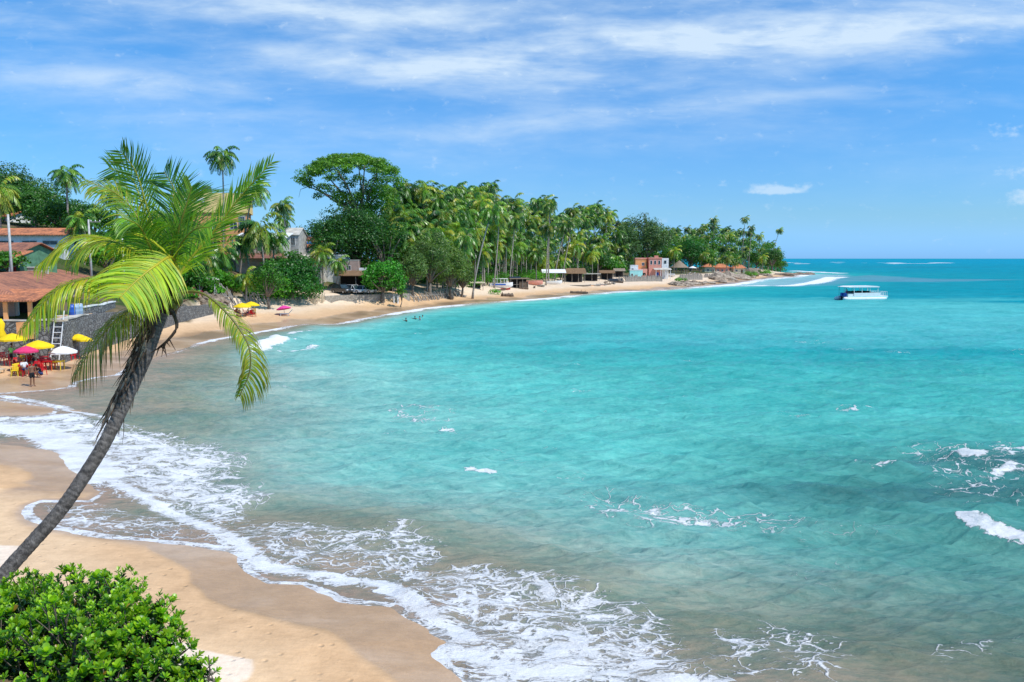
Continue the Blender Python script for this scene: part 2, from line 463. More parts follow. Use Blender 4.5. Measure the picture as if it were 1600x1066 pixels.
stroke([(455, 522), (480, 517)], .5, .8, .9)
stroke([(1225, 447), (1243, 446), (1268, 442), (1290, 436), (1298, 433)], 2.2, .9, .8)
stroke([(1262, 444), (1286, 440), (1300, 435), (1318, 433)], 3, .7, .9)
stroke([(1100, 447.5), (1150, 446), (1215, 447), (1243, 446)], 2.4, .9, .9)
stroke([(1232, 423), (1270, 425), (1310, 427)], 5, .8, .9)
stroke([(1300, 431), (1320, 431)], 4, 1.0, .9)
for a, b, c, w in [(1281, 1308, 413.3, 14), (1312, 1344, 411.6, 12), (1318, 1330, 412.5, 10), (1352, 1398, 411.2, 16), (1392, 1450, 411.8, 15), (1463, 1477, 411.0, 14), (1222, 1240, 410.4, 16), (1304, 1312, 409.9, 12), (1376, 1388, 413.2, 6), (1242, 1262, 412, 6), (1200, 1222, 414, 5)]:
    stroke([(a, c + .2), ((a + b) / 2, c), (b, c + .1)], w, 1.0, .7)
# scattered small whitecaps
cap = fbm(SX, SY * 1.6, 5.5, 4, 121)
foam = np.maximum(foam, .26 * sstep(cap, .71, .78) * sstep(off, 5, 15) * sstep(RR, 160, 60))
foam = np.where(off < .05, foam * .9, foam)
# raised water under the breaking crests
def crest(pts, w, h):
    global wz
    P = [plane(a, b) for a, b in pts]
    d = poly_dist(SX, SY, P, closed=False)
    wz = wz + h * np.exp(-(d / w) ** 2)
crest([(1500, 817), (1540, 828), (1620, 845)], .8, .34)
crest([(1488, 704), (1505, 708), (1540, 711), (1600, 716)], .8, .28)
crest([(1540, 700), (1640, 694)], .8, .2)
crest([(395, 542), (452, 528)], 1.3, .35)
crest([(480, 835), (560, 826), (640, 822)], .6, .10)
crest([(640, 925), (700, 962)], .35, .12)
crest([(1281, 413), (1400, 411), (1477, 411)], 25, .9)

# colour of the water body: sand in suspension by the beach, turquoise over sand, blue where deep
wv = (fbm(SX, SY, 18, 4, 101) - .5) + .6 * (fbm(SX, SY * 2.2, 50, 4, 102) - .5)
wide = np.interp(SY, [12, 35, 60, 80, 110, 200, 300], [1.0, 1.2, 1.7, 1.1, .5, .4, .4])
so = np.clip(off / wide * 1.12 + wv * 9 * sstep(off, 1, 10), 0, None)
so = so + np.clip(SX - 10, 0, 60) * -.14 * sstep(SY, 60, 25)
stops = [(0, (.33, .26, .19)), (2.0, (.28, .26, .185)), (4, (.225, .265, .19)), (7, (.25, .40, .34)), (11, (.20, .48, .42)), (18, (.12, .50, .44)), (30, (.062, .41, .365)), (60, (.016, .315, .32)), (150, (.005, .25, .295)), (420, (.003, .24, .31)), (3000, (.001, .25, .36))]
xs = [a for a, _ in stops]
wc = np.stack([np.interp(so, xs, [c[i] for _, c in stops]) for i in range(3)], -1)
# clear bright band of sandy shallows off the bay and darker weed patches
band = sstep(SY, 60, 100) * sstep(SY, 215, 150) * sstep(off, 10, 30)
wc = lerp3(wc, (.085, .435, .42), band * .85 * sstep(fbm(SX, SY * 2.5, 60, 3, 103), .25, .5))
weed = sstep(fbm(SX * .7, SY * 2.0, 26, 4, 104), .56, .70) * sstep(off, 8, 25)
wc = lerp3(wc, (.014, .24, .30), weed * .15 * (1 - .6 * band))
reefp = np.exp(-(((SX - plane(1575, 720)[0]) / 8) ** 2 + ((SY - plane(1560, 722)[1]) / 2.2) ** 2))
wc = lerp3(wc, (.045, .085, .11), reefp * .6)
reefq = np.exp(-(((SX - plane(1620, 765)[0]) / 14) ** 2 + ((SY - plane(1560, 765)[1]) / 1.6) ** 2))
wc = lerp3(wc, (.06, .13, .16), reefq * .6)
rl = np.exp(-(((SX - plane(1440, 417.5)[0]) / 70) ** 2 + ((SY - plane(1440, 417.6)[1]) / 22) ** 2))
wc = lerp3(wc, (.02, .12, .17), rl * .7)
tipp = [plane(a, b) for a, b in [(1180, 447), (1243, 446), (1262, 442), (1300, 434), (1360, 430), (1460, 436), (1600, 437), (1450, 441), (1340, 440), (1300, 446), (1250, 448)]]
wc = lerp3(wc, (.17, .27, .36), .45 * sstep(sdist(SX, SY, tipp) + (nzb - .5) * 8, -5, 6))
tp2 = [plane(a, b) for a, b in [(1060, 452), (1180, 440), (1240, 432), (1262, 428), (1330, 430), (1290, 440), (1245, 447.5), (1150, 448)]]
wc = lerp3(wc, (.36, .42, .50), .5 * sstep(sdist(SX, SY, tp2), -3, 4))
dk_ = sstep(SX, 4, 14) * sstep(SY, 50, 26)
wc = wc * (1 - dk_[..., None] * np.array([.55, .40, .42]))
wc *= (.88 + .24 * fbm(SX, SY * 1.6, 6, 4, 105))[..., None]

seam, t, b = mat('sea_water')
gp = t.node('ShaderNodeNewGeometry').outputs['Position']
wcol = t.attr('wcol', 'Color'); D = t.attr('foam')
wf, wcx = t.noise(gp, .55, 3)
wq = t.vmath('ADD', gp, t.vmath('MULTIPLY', t.vmath('SUBTRACT', wcx, (.5, .5, .5)), (2.6, 1.8, 0)))
wf2, wcx2 = t.noise(gp, 2.4, 3)
wq = t.vmath('ADD', wq, t.vmath('MULTIPLY', t.vmath('SUBTRACT', wcx2, (.5, .5, .5)), (.55, .4, 0)))
def lace(scale, sx=.55):
    v = t.node('ShaderNodeTexVoronoi', feature='DISTANCE_TO_EDGE')
    t.l.new(t.mapping(wq, (sx, 1, .01)), v.inputs['Vector'])
    v.inputs['Scale'].default_value = scale
    return v.outputs['Distance']
e1, e2 = lace(1.5), lace(4.0)
nA, _ = t.noise(t.mapping(wq, (.7, 1, .01)), 1.3, 5, .6)
nB, _ = t.noise(t.mapping(gp, (.6, 1, .01)), 7.0, 4, .7)
D = t.math('MULTIPLY', D, 1.12)
Dm = t.math('ADD', D, t.math('MULTIPLY', t.math('SUBTRACT', nA, .5), t.math('MULTIPLY', t.smooth(D, 0, .3), 1.15)))
nC, _ = t.noise(t.mapping(gp, (.55, 1, .01)), 22.0, 4, .7)
brk = t.math('ADD', t.math('MULTIPLY', nB, .55), t.math('MULTIPLY', nC, .45))
w1 = t.math('MULTIPLY', t.math('MAXIMUM', t.math('SUBTRACT', Dm, .16), 0), .30)
v1 = t.smooth(e1, 0, t.math('ADD', t.math('MULTIPLY', w1, 1.3), .001), 1, 0)
w2 = t.math('MULTIPLY', t.math('MAXIMUM', t.math('SUBTRACT', Dm, .30), 0), .60)
v2 = t.smooth(e2, 0, t.math('ADD', t.math('MULTIPLY', w2, 1.2), .001), 1, 0)
solid = t.smooth(t.math('ADD', Dm, t.math('MULTIPLY', t.math('SUBTRACT', brk, .5), 1.3)), .62, 1.02)
nE, _ = t.noise(t.mapping(wq, (.38, 1.15, .01)), 3.2, 9, .74)
blob = t.smooth(t.math('ADD', nE, t.math('MULTIPLY', t.math('SUBTRACT', Dm, .5), .50)), .50, .62)
fm = t.math('ADD', t.math('MAXIMUM', t.math('MULTIPLY', v1, .86), t.math('MULTIPLY', v2, .82)), t.math('MULTIPLY', t.math('SUBTRACT', brk, .55), 1.7))
fm = t.math('MAXIMUM', fm, t.math('MULTIPLY', blob, t.smooth(Dm, .1, .35)))
fm = t.math('MAXIMUM', t.smooth(fm, .12, .8), solid)
nD, _ = t.noise(t.mapping(gp, (.55, 1, .01)), 7.5, 2, .5)
spk = t.smooth(t.math('ADD', nD, t.math('MULTIPLY', t.math('SUBTRACT', Dm, .3), .25)), .63, .70)
fm = t.math('MAXIMUM', fm, t.math('MULTIPLY', spk, t.smooth(Dm, .12, .30)))
fm = t.math('MULTIPLY', fm, t.smooth(D, .05, .3))
haze_f = t.math('MULTIPLY', t.smooth(D, .3, 1), .22)
fm = t.math('MAXIMUM', t.math('MULTIPLY', fm, t.smooth(t.math('ADD', nA, t.math('MULTIPLY', nC, .5)), .40, .85, .62, 1.0)), haze_f)
# ripples
r1, _ = t.noise(t.mapping(gp, (.55, 1.5, 1)), 2.2, 8, .72)
r2, _ = t.noise(t.mapping(gp, (.65, 1.2, 1), rot=(0, 0, R(14))), .38, 4, .6)
r3, _ = t.noise(t.mapping(gp, (.5, 1.5, 1), rot=(0, 0, R(-8))), .085, 4, .6)
r4, _ = t.noise(t.mapping(gp, (.5, 1.7, 1)), 4.6, 6, .78)
ripple_shade_mottle = t.math('ADD', t.math('ADD', t.math('ADD', t.math('MULTIPLY', r1, .34), t.math('MULTIPLY', r4, .26)), t.math('MULTIPLY', r2, .22)), t.math('MULTIPLY', r3, .18))
cw = t.mix(t.smooth(ripple_shade_mottle, .40, .60), t.mix(1.0, wcol, (.66, .84, .87), 'MULTIPLY'), t.mix(1.0, wcol, (1.40, 1.16, 1.14), 'MULTIPLY'))  # ripple light and shade painted into the water colour, plus turbidity mottling
foamc = t.mix(nC, (.68, .70, .71), (.90, .90, .89))
t.l.new(t.mix(fm, cw, foamc), b.inputs['Base Color'])
h = t.math('ADD', t.math('MULTIPLY', r1, .22), t.math('ADD', t.math('MULTIPLY', r2, .8), t.math('MULTIPLY', fm, .10)))
r0, _ = t.noise(t.mapping(gp, (.7, 1.3, 1)), 5.5, 3, .6)
h = t.math('ADD', t.math('ADD', h, t.math('MULTIPLY', r0, .07)), t.math('MULTIPLY', r3, 1.2))
t.l.new(t.bump(h, 1.0, .6), b.inputs['Normal'])
t.put(b.inputs['Roughness'], t.math('ADD', .20, t.math('MULTIPLY', fm, .6)))
t.put(b.inputs['Specular IOR Level'], t.math('SUBTRACT', .26, t.math('MULTIPLY', fm, .22)))
b.inputs['IOR'].default_value = 1.33
dist_ = t.node('ShaderNodeVectorMath', operation='LENGTH'); t.l.new(gp, dist_.inputs[0])
dif = t.node('ShaderNodeBsdfDiffuse'); t.l.new(t.mix(fm, cw, foamc), dif.inputs[0])
mxs = t.node('ShaderNodeMixShader'); t.put(mxs.inputs[0], t.smooth(dist_.outputs['Value'], 20, 200, .12, .88))
t.l.new(b.outputs[0], mxs.inputs[1]); t.l.new(dif.outputs[0], mxs.inputs[2])
t.l.new(mxs.outputs[0], t.n['Material Output'].inputs[0])
wz = wz + .015
# no water sheet inland: keep only a margin past the waterline
wz = np.where(ss < -3, -1.5, wz)
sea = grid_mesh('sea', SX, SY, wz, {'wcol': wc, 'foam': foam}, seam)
sea['kind'] = 'structure'
# ------------------------------------------------------------------ object helpers
def tag(o, label=None, cat=None, group=None, kind=None):
    if label: o['label'] = label
    if cat: o['category'] = cat
    if group: o['group'] = group
    if kind: o['kind'] = kind
    return o
def thing(name, label, cat, loc, rz=0.0, group=None, scale=1.0):
    o = bpy.data.objects.new(name, None)
    o.empty_display_size = .3
    COL.objects.link(o)
    o.location = loc
    o.rotation_euler = (0, 0, rz)
    if scale != 1.0: o.scale = (scale,) * 3
    return tag(o, label, cat, group)
def link(name, me, parent=None, loc=(0, 0, 0), rot=(0, 0, 0)):
    o = bpy.data.objects.new(name, me)
    COL.objects.link(o)
    o.parent = parent
    o.location = loc
    o.rotation_euler = rot
    return o
def copy_tree(o, parent=None):
    c = o.copy(); COL.objects.link(c)
    c.parent = parent
    for ch in o.children: copy_tree(ch, c)
    return c

class MB:
    def __init__(s):
        s.v = []; s.f = []; s.mi = []; s.c = []
    def add(s, vs, fs, mi=0, col=None):
        b = len(s.v)
        s.v.extend([tuple(v) for v in vs])
        for f in fs:
            s.f.append(tuple(b + i for i in f)); s.mi.append(mi)
        s.c.extend([col or (1, 1, 1)] * len(vs))
        return s
    def box(s, x0, y0, z0, x1, y1, z1, mi=0, M=None, col=None):
        vs = [(x0, y0, z0), (x1, y0, z0), (x1, y1, z0), (x0, y1, z0), (x0, y0, z1), (x1, y0, z1), (x1, y1, z1), (x0, y1, z1)]
        if M: vs = [M @ Vector(v) for v in vs]
        return s.add(vs, [(0, 3, 2, 1), (4, 5, 6, 7), (0, 1, 5, 4), (1, 2, 6, 5), (2, 3, 7, 6), (3, 0, 4, 7)], mi, col)
    def tube(s, pts, rs, n=8, mi=0, col=None, caps=True, flat=1.0):
        pts = [Vector(p) for p in pts]
        if not isinstance(rs, (list, tuple)): rs = [rs] * len(pts)
        vs = []; fs = []
        ref = Vector((0.31, 0.17, 1)).normalized()
        for i, p in enumerate(pts):
            d = (pts[min(i + 1, len(pts) - 1)] - pts[max(i - 1, 0)]).normalized()
            a = d.cross(ref)
            if a.length < .05: a = d.cross(Vector((1, 0, 0)))
            a.normalize(); b = d.cross(a)
            for k in range(n):
                t = 2 * PI * k / n
                vs.append(p + a * math.cos(t) * rs[i] + b * math.sin(t) * rs[i] * flat)
        for i in range(len(pts) - 1):
            for k in range(n):
                k2 = (k + 1) % n
                fs.append((i * n + k, i * n + k2, (i + 1) * n + k2, (i + 1) * n + k))
        if caps:
            fs.append(tuple(range(n - 1, -1, -1)))
            fs.append(tuple((len(pts) - 1) * n + k for k in range(n)))
        return s.add(vs, fs, mi, col)
    def lathe(s, prof, n=16, c=(0, 0, 0), mi=0, col=None, axis='z', sq=(1, 1)):
        vs = []; fs = []
        for r, z in prof:
            for k in range(n):
                t = 2 * PI * k / n
                vs.append((c[0] + r * math.cos(t) * sq[0], c[1] + r * math.sin(t) * sq[1], c[2] + z))
        for i in range(len(prof) - 1):
            for k in range(n):
                k2 = (k + 1) % n
                fs.append((i * n + k, i * n + k2, (i + 1) * n + k2, (i + 1) * n + k))
        fs.append(tuple(range(n - 1, -1, -1))); fs.append(tuple((len(prof) - 1) * n + k for k in range(n)))
        return s.add(vs, fs, mi, col)
    def prism(s, poly, y0, y1, mi=0, M=None, col=None):
        """polygon in x,z extruded along y"""
        n = len(poly)
        vs = [(x, y0, z) for x, z in poly] + [(x, y1, z) for x, z in poly]
        if M: vs = [M @ Vector(v) for v in vs]
        fs = [tuple(range(n)), tuple(range(2 * n - 1, n - 1, -1))] + [(i, i + n, (i + 1) % n + n, (i + 1) % n) for i in range(n)]
        return s.add(vs, fs, mi, col)
    def mesh(s, name, mats, smooth=False):
        me = bpy.data.meshes.new(name)
        me.from_pydata(s.v, [], s.f)
        for m in (mats if isinstance(mats, (list, tuple)) else [mats]): me.materials.append(m)
        me.polygons.foreach_set('material_index', s.mi)
        if smooth: me.polygons.foreach_set('use_smooth', [True] * len(s.f))
        a = me.attributes.new('Col', 'FLOAT_COLOR', 'POINT')
        a.data.foreach_set('color', np.concatenate([np.array(s.c, float).reshape(-1, 3), np.ones((len(s.v), 1))], 1).astype(np.float32).ravel())
        me.update()
        return me
    def build(s, name, mats, parent=None, loc=(0, 0, 0), rot=(0, 0, 0), smooth=False):
        return link(name, s.mesh(name, mats, smooth), parent, loc, rot)

def mesh_np(name, V, F, C, mats, smooth=False):
    """V (n,3), F (m,k) faces of k corners, C (n,3) colours"""
    me = bpy.data.meshes.new(name)
    k = F.shape[1]
    me.vertices.add(len(V)); me.vertices.foreach_set('co', V.astype(np.float32).ravel())
    me.loops.add(F.size); me.loops.foreach_set('vertex_index', F.astype(np.int32).ravel())
    me.polygons.add(len(F)); me.polygons.foreach_set('loop_start', (np.arange(len(F)) * k).astype(np.int32))
    me.polygons.foreach_set('loop_total', np.full(len(F), k, np.int32))
    a = me.attributes.new('Col', 'FLOAT_COLOR', 'POINT')
    a.data.foreach_set('color', np.concatenate([C, np.ones((len(C), 1))], 1).astype(np.float32).ravel())
    if smooth: me.polygons.foreach_set('use_smooth', np.ones(len(F), bool))
    me.materials.append(mats)
    me.update(calc_edges=True)
    return me

# ------------------------------------------------------------------ materials
def simple(name, col, rough=.7, spec=.3, nscale=8, var=.18, bump=.0, bscale=20, metal=0, coat=0, stretch=(1, 1, 1), objinfo=0.0):
    m, t, b = mat(name)
    tc = t.node('ShaderNodeTexCoord').outputs['Object']
    mp = t.mapping(tc, stretch)
    f, _ = t.noise(mp, nscale, 4, .6)
    lo = tuple(c * (1 - var) for c in col); hi = tuple(min(c * (1 + var), 1) for c in col)
    c = t.mix(t.smooth(f, .3, .7), lo, hi)
    t.l.new(c, b.inputs['Base Color'])
    b.inputs['Roughness'].default_value = rough
    b.inputs['Specular IOR Level'].default_value = spec
    b.inputs['Metallic'].default_value = metal
    b.inputs['Coat Weight'].default_value = coat
    if bump:
        f2, _ = t.noise(mp, bscale, 4, .6)
        t.l.new(t.bump(f2, bump, .02), b.inputs['Normal'])
    return m
def leafmat(name, trans=.3, rough=.5, spec=.3, var=.35, gscale=.5):
    m, t, b = mat(name)
    c = t.attr('Col', 'Color')
    oi = t.node('ShaderNodeObjectInfo').outputs['Random']
    tc = t.node('ShaderNodeTexCoord').outputs['Object']
    f, _ = t.noise(tc, gscale, 3, .6)
    c = t.mix(1.0, c, t.mix(t.smooth(f, .3, .7), (1 - var, 1 - var * .8, 1 - var), (1 + var * .5, 1 + var * .6, 1)), 'MULTIPLY')
    c = t.mix(1.0, c, t.mix(oi, (.55, .66, .75), (1.15, 1.2, 1.0)), 'MULTIPLY')
    t.l.new(c, b.inputs['Base Color'])
    b.inputs['Roughness'].default_value = rough
    b.inputs['Specular IOR Level'].default_value = spec
    tr = t.node('ShaderNodeBsdfTranslucent')
    t.l.new(t.mix(1.0, c, (1.25, 1.35, .45), 'MULTIPLY'), tr.inputs[0])
    mx = t.node('ShaderNodeMixShader'); mx.inputs[0].default_value = trans
    t.l.new(b.outputs[0], mx.inputs[1]); t.l.new(tr.outputs[0], mx.inputs[2])
    t.l.new(mx.outputs[0], t.n['Material Output'].inputs[0])
    return m
M = {}
M['leaf'] = leafmat('foliage', .36, .42, .4)
M['palmleaf'] = leafmat('palm_foliage', .25, .36, .6, .35, .35)
M['nearleaf'] = leafmat('near_palm_leaf', .42, .38, .45, .15, 3)
M['shrubleaf'] = leafmat('shrub_leaf', .35, .35, .5, .22, 3)
M['bark'] = simple('bark', (.20, .165, .13), .9, .1, 3, .35, .6, 12)
M['palmbark'] = simple('palm_bark', (.33, .29, .25), .9, .1, 2, .25, .5, 6, stretch=(1, 1, 3))
M['darkwood'] = simple('weathered_wood', (.17, .125, .09), .85, .15, 5, .4, .5, 30)
M['greywood'] = simple('grey_wood', (.33, .30, .26), .85, .15, 5, .35, .5, 30, stretch=(3, 3, .5))
M['palewood'] = simple('pale_wood', (.60, .50, .36), .7, .2, 5, .15, .3, 30)
M['white'] = simple('white_paint', (.80, .80, .78), .6, .3, 3, .06)
M['whitewall'] = simple('white_plaster', (.78, .78, .76), .85, .2, 1.2, .12, .2, 8)
M['greywall'] = simple('grey_concrete', (.42, .40, .37), .9, .2, 1.5, .25, .4, 10)
M['palewall'] = simple('pale_concrete', (.52, .49, .43), .9, .2, .8, .25, .4, 5)
M['yellowwall'] = simple('yellow_plaster', (.92, .66, .27), .85, .2, 1, .10)
M['orangewall'] = simple('orange_plaster', (.82, .40, .17), .85, .2, 1, .12)
M['pinkwall'] = simple('pink_plaster', (.74, .33, .25), .85, .2, 1, .12)
M['aquawall'] = simple('aqua_plaster', (.38, .78, .76), .85, .2, 1, .1)
M['creamwall'] = simple('cream_plaster', (.72, .66, .48), .85, .2, 1, .1)
M['greenwall'] = simple('green_painted_wall', (.10, .22, .13), .85, .2, 2, .25)
M['dark'] = simple('shade_and_trim_black', (.025, .024, .024), .8, .2)  # near-black: interior shade painted on backs and openings, plus black trim
M['glass'] = simple('window_glass', (.03, .05, .055), .12, .6, 2, .3)
M['tealglass'] = simple('teal_shutter', (.05, .17, .19), .5, .3, 2, .2)
M['yellow'] = simple('yellow_canvas', (.86, .60, .015), .75, .2, 4, .06)
M['pink'] = simple('magenta_canvas', (.80, .07, .32), .75, .2, 4, .06)
M['rose'] = simple('rose_canvas', (.70, .05, .16), .75, .2, 4, .08)
M['whitecloth'] = simple('white_canvas', (.84, .83, .80), .8, .2, 4, .04)
M['redplastic'] = simple('red_plastic', (.62, .012, .02), .4, .45, 4, .08)
M['yellowplastic'] = simple('yellow_plastic', (.85, .60, .02), .4, .45, 4, .08)
M['blueplastic'] = simple('blue_plastic', (.02, .09, .42), .4, .45, 4, .1)
M['palebarrel'] = simple('pale_blue_plastic', (.30, .42, .55), .45, .4, 4, .1)
M['skin'] = simple('brown_skin', (.24, .12, .07), .55, .35, 10, .08)
M['skinlight'] = simple('tan_skin', (.42, .23, .15), .55, .35, 10, .08)
M['hair'] = simple('dark_hair', (.015, .012, .01), .6, .3, 30, .3)
M['blackcloth'] = simple('black_cloth', (.02, .022, .025), .85, .15)
M['greencloth'] = simple('lime_green_cloth', (.22, .72, .16), .85, .15)
M['whiteshirt'] = simple('white_cloth', (.75, .74, .72), .85, .15)
M['bluecloth'] = simple('navy_cloth', (.02, .05, .16), .85, .15)
M['redcloth'] = simple('red_cloth', (.5, .04, .04), .85, .15)
M['tealcloth'] = simple('teal_cloth', (.02, .30, .24), .85, .15)
M['rock'] = simple('shore_rock', (.26, .20, .15), .9, .2, 1.5, .4, .8, 4)
M['palerock'] = simple('pale_shore_rock', (.36, .29, .22), .9, .2, 1.5, .4, .8, 4)
M['metal'] = simple('galvanised_metal', (.55, .56, .57), .45, .5, 5, .12, metal=.5)
M['poleconc'] = simple('pole_concrete', (.50, .49, .46), .9, .2, 4, .15)
M['tank'] = simple('water_tank_plastic', (.03, .06, .10), .5, .4)
M['rubber'] = simple('tyre_rubber', (.02, .02, .02), .8, .2)
M['carwhite'] = simple('white_car_paint', (.78, .78, .78), .25, .5, 1, .02, coat=.6)
M['cardark'] = simple('dark_car_paint', (.03, .035, .04), .25, .5, 1, .05, coat=.6)
M['carsilver'] = simple('silver_car_paint', (.55, .57, .58), .28, .5, 1, .03, coat=.6, metal=.3)
M['cushion'] = simple('blue_grey_cushion', (.22, .28, .36), .85, .2)
def tilemat(name, base, var=.45):
    m, t, b = mat(name)
    tc = t.node('ShaderNodeTexCoord').outputs['UV']
    sp = t.node('ShaderNodeSeparateXYZ'); t.l.new(tc, sp.inputs[0])
    u, v = sp.outputs[0], sp.outputs[1]
    wave = t.math('ABSOLUTE', t.math('SINE', t.math('MULTIPLY', u, PI / .22)))
    rowp = t.math('FRACT', t.math('MULTIPLY', v, 1 / .38))
    cell = t.node('ShaderNodeTexWhiteNoise', noise_dimensions='2D')
    fl = t.node('ShaderNodeCombineXYZ')
    t.l.new(t.math('FLOOR', t.math('MULTIPLY', u, 1 / .22)), fl.inputs[0]); t.l.new(t.math('FLOOR', t.math('MULTIPLY', v, 1 / .38)), fl.inputs[1])
    t.l.new(fl.outputs[0], cell.inputs['Vector'])
    f, _ = t.noise(tc, .45, 5, .65)
    f2, _ = t.noise(tc, 2.5, 4, .65)
    dk = (base[0] * .34, base[1] * .42, base[2] * .6)
    hi = (min(base[0] * 1.25, 1), base[1] * 1.3, base[2] * 1.3)
    c = t.mix(t.smooth(t.math('ADD', t.math('MULTIPLY', f, .6), t.math('MULTIPLY', f2, .4)), .40, .60), dk, base)
    c = t.mix(t.math('MULTIPLY', cell.outputs['Value'], var), c, hi)
    t.l.new(c, b.inputs['Base Color'])
    h = t.math('ADD', wave, t.math('MULTIPLY', rowp, .35))
    t.l.new(t.bump(h, .8, .06), b.inputs['Normal'])
    b.inputs['Roughness'].default_value = .9; b.inputs['Specular IOR Level'].default_value = .15
    return m
M['tile'] = tilemat('old_clay_tiles', (.46, .19, .11))
M['tileorange'] = tilemat('orange_clay_tiles', (.66, .24, .11), .5)
def brickmat(name, c1, c2, mortar, sc=1.0, bw=.24, bh=.08):
    m, t, b = mat(name)
    tc = t.node('ShaderNodeTexCoord').outputs['UV']
    br = t.node('ShaderNodeTexBrick')
    t.l.new(tc, br.inputs['Vector'])
    br.inputs['Scale'].default_value = sc
    br.inputs['Brick Width'].default_value = bw; br.inputs['Row Height'].default_value = bh; br.inputs['Mortar Size'].default_value = .012
    for k, c in (('Color1', c1), ('Color2', c2), ('Mortar', mortar)): br.inputs[k].default_value = (*c, 1)
    f, _ = t.noise(tc, .9, 4, .6)
    t.l.new(t.mix(1.0, br.outputs['Color'], t.mix(f, (.65, .65, .65), (1.3, 1.3, 1.3)), 'MULTIPLY'), b.inputs['Base Color'])
    b.inputs['Roughness'].default_value = .9
    return m
M['brick'] = brickmat('pale_red_brick', (.40, .23, .17), (.48, .30, .23), (.45, .42, .38))
def stonemat(name, c1, c2, mortar, sc=1.6):
    m, t, b = mat(name)
    tc = t.node('ShaderNodeTexCoord').outputs['UV']
    v = t.node('ShaderNodeTexVoronoi'); t.l.new(tc, v.inputs['Vector']); v.inputs['Scale'].default_value = sc
    e = t.node('ShaderNodeTexVoronoi', feature='DISTANCE_TO_EDGE'); t.l.new(tc, e.inputs['Vector']); e.inputs['Scale'].default_value = sc
    f, _ = t.noise(tc, 6, 4, .6)
    sepc = t.node('ShaderNodeSeparateXYZ'); t.l.new(v.outputs['Color'], sepc.inputs[0])
    c = t.mix(sepc.outputs[0], c1, c2)
    c = t.mix(t.smooth(e.outputs[0], .02, .09), mortar, c)
    c = t.mix(1.0, c, t.mix(f, (.7, .7, .7), (1.25, 1.25, 1.25)), 'MULTIPLY')
    t.l.new(c, b.inputs['Base Color'])
    t.l.new(t.bump(t.smooth(e.outputs[0], 0, .15), .8, .06), b.inputs['Normal'])
    b.inputs['Roughness'].default_value = .9; b.inputs['Specular IOR Level'].default_value = .2
    return m
M['stone'] = stonemat('dark_rubble_stone', (.14, .14, .135), (.27, .265, .25), (.10, .095, .09), 3.4)
M['palestone'] = stonemat('pale_rubble_stone', (.34, .30, .25), (.42, .38, .32), (.29, .26, .21), 2.4)
def strawmat(name, col):
    m, t, b = mat(name)
    tc = t.node('ShaderNodeTexCoord').outputs['Object']
    f, _ = t.noise(t.mapping(tc, (9, 9, 1.2)), 2, 5, .7)
    f2, _ = t.noise(tc, .7, 3, .6)
    c = t.mix(t.smooth(f, .3, .7), tuple(c * .5 for c in col), tuple(c * 1.3 for c in col))
    c = t.mix(t.smooth(f2, .3, .7), c, tuple(c * .75 for c in col))
    t.l.new(c, b.inputs['Base Color'])
    t.l.new(t.bump(f, .8, .08), b.inputs['Normal'])
    b.inputs['Roughness'].default_value = .95; b.inputs['Specular IOR Level'].default_value = .1
    return m
M['straw'] = strawmat('dry_thatch', (.34, .27, .20))
M['strawbrown'] = strawmat('brown_thatch', (.27, .17, .10))

# ------------------------------------------------------------------ foliage makers
def leaf_quads(P, N, size, rng, squash=.55, up=.25, jitter=1.1):
    """P (n,3) centres, N (n,3) outward; returns V (4n,3), F (n,4)"""
    n = len(P)
    nr = N + rng.normal(0, jitter * .5, (n, 3)) + np.array([0, 0, up])
    nr /= np.linalg.norm(nr, axis=1)[:, None] + 1e-9
    a = np.cross(nr, rng.normal(0, 1, (n, 3)))
    a /= np.linalg.norm(a, axis=1)[:, None] + 1e-9
    b = np.cross(nr, a)
    s = (size * rng.uniform(.6, 1.35, n))[:, None]
    a = a * s * .5; b = b * s * .5 * squash
    bend = nr * s * .08
    V = np.stack([P - a - bend, P + b * 1.0, P + a - bend, P - b * 1.0], 1).reshape(-1, 3)
    F = np.arange(4 * n).reshape(n, 4)
    return V, F
def crown_mesh(name, clumps, size, density, cols, seed, material, flat=1.0, up=.3):
    """clumps: (cx,cy,cz,rx,ry,rz); density: leaves per square metre of clump shell"""
    rng = np.random.default_rng(seed)
    Vs, Fs, Cs = [], [], []
    off = 0
    cols = np.array(cols)
    for (cx, cy, cz, rx, ry, rz) in clumps:
        area = 4 * PI * ((rx * ry) ** 1.6 / 3 + (rx * rz) ** 1.6 / 3 + (ry * rz) ** 1.6 / 3) ** (1 / 1.6)
        n = max(12, int(area * density))
        d = rng.normal(0, 1, (n, 3)); d /= np.linalg.norm(d, axis=1)[:, None]
        # keep fewer leaves underneath
        keep = rng.uniform(0, 1, n) < np.where(d[:, 2] < -.2, .45, 1.0)
        d = d[keep]; n = len(d)
        lump = 1 + .22 * np.sin(d[:, 0] * 5 + cx * 3) * np.sin(d[:, 1] * 5 + cy * 2) + .16 * np.sin(d[:, 2] * 7 + cz)
        r = rng.uniform(.72, 1.06, n) * lump
        P = np.stack([cx + d[:, 0] * rx * r, cy + d[:, 1] * ry * r, cz + d[:, 2] * rz * r], 1)
        V, F = leaf_quads(P, d, size, rng, up=up)
        k = rng.integers(0, len(cols), n)
        base = cols[k] * rng.uniform(.75, 1.25, n)[:, None]
        base = base * (rng.uniform(.82, 1.18))           # each clump its own tone
        Vs.append(V); Fs.append(F + off); off += len(V)
        Cs.append(np.repeat(base, 4, 0))
    return mesh_np(name, np.concatenate(Vs), np.concatenate(Fs), np.concatenate(Cs), material)
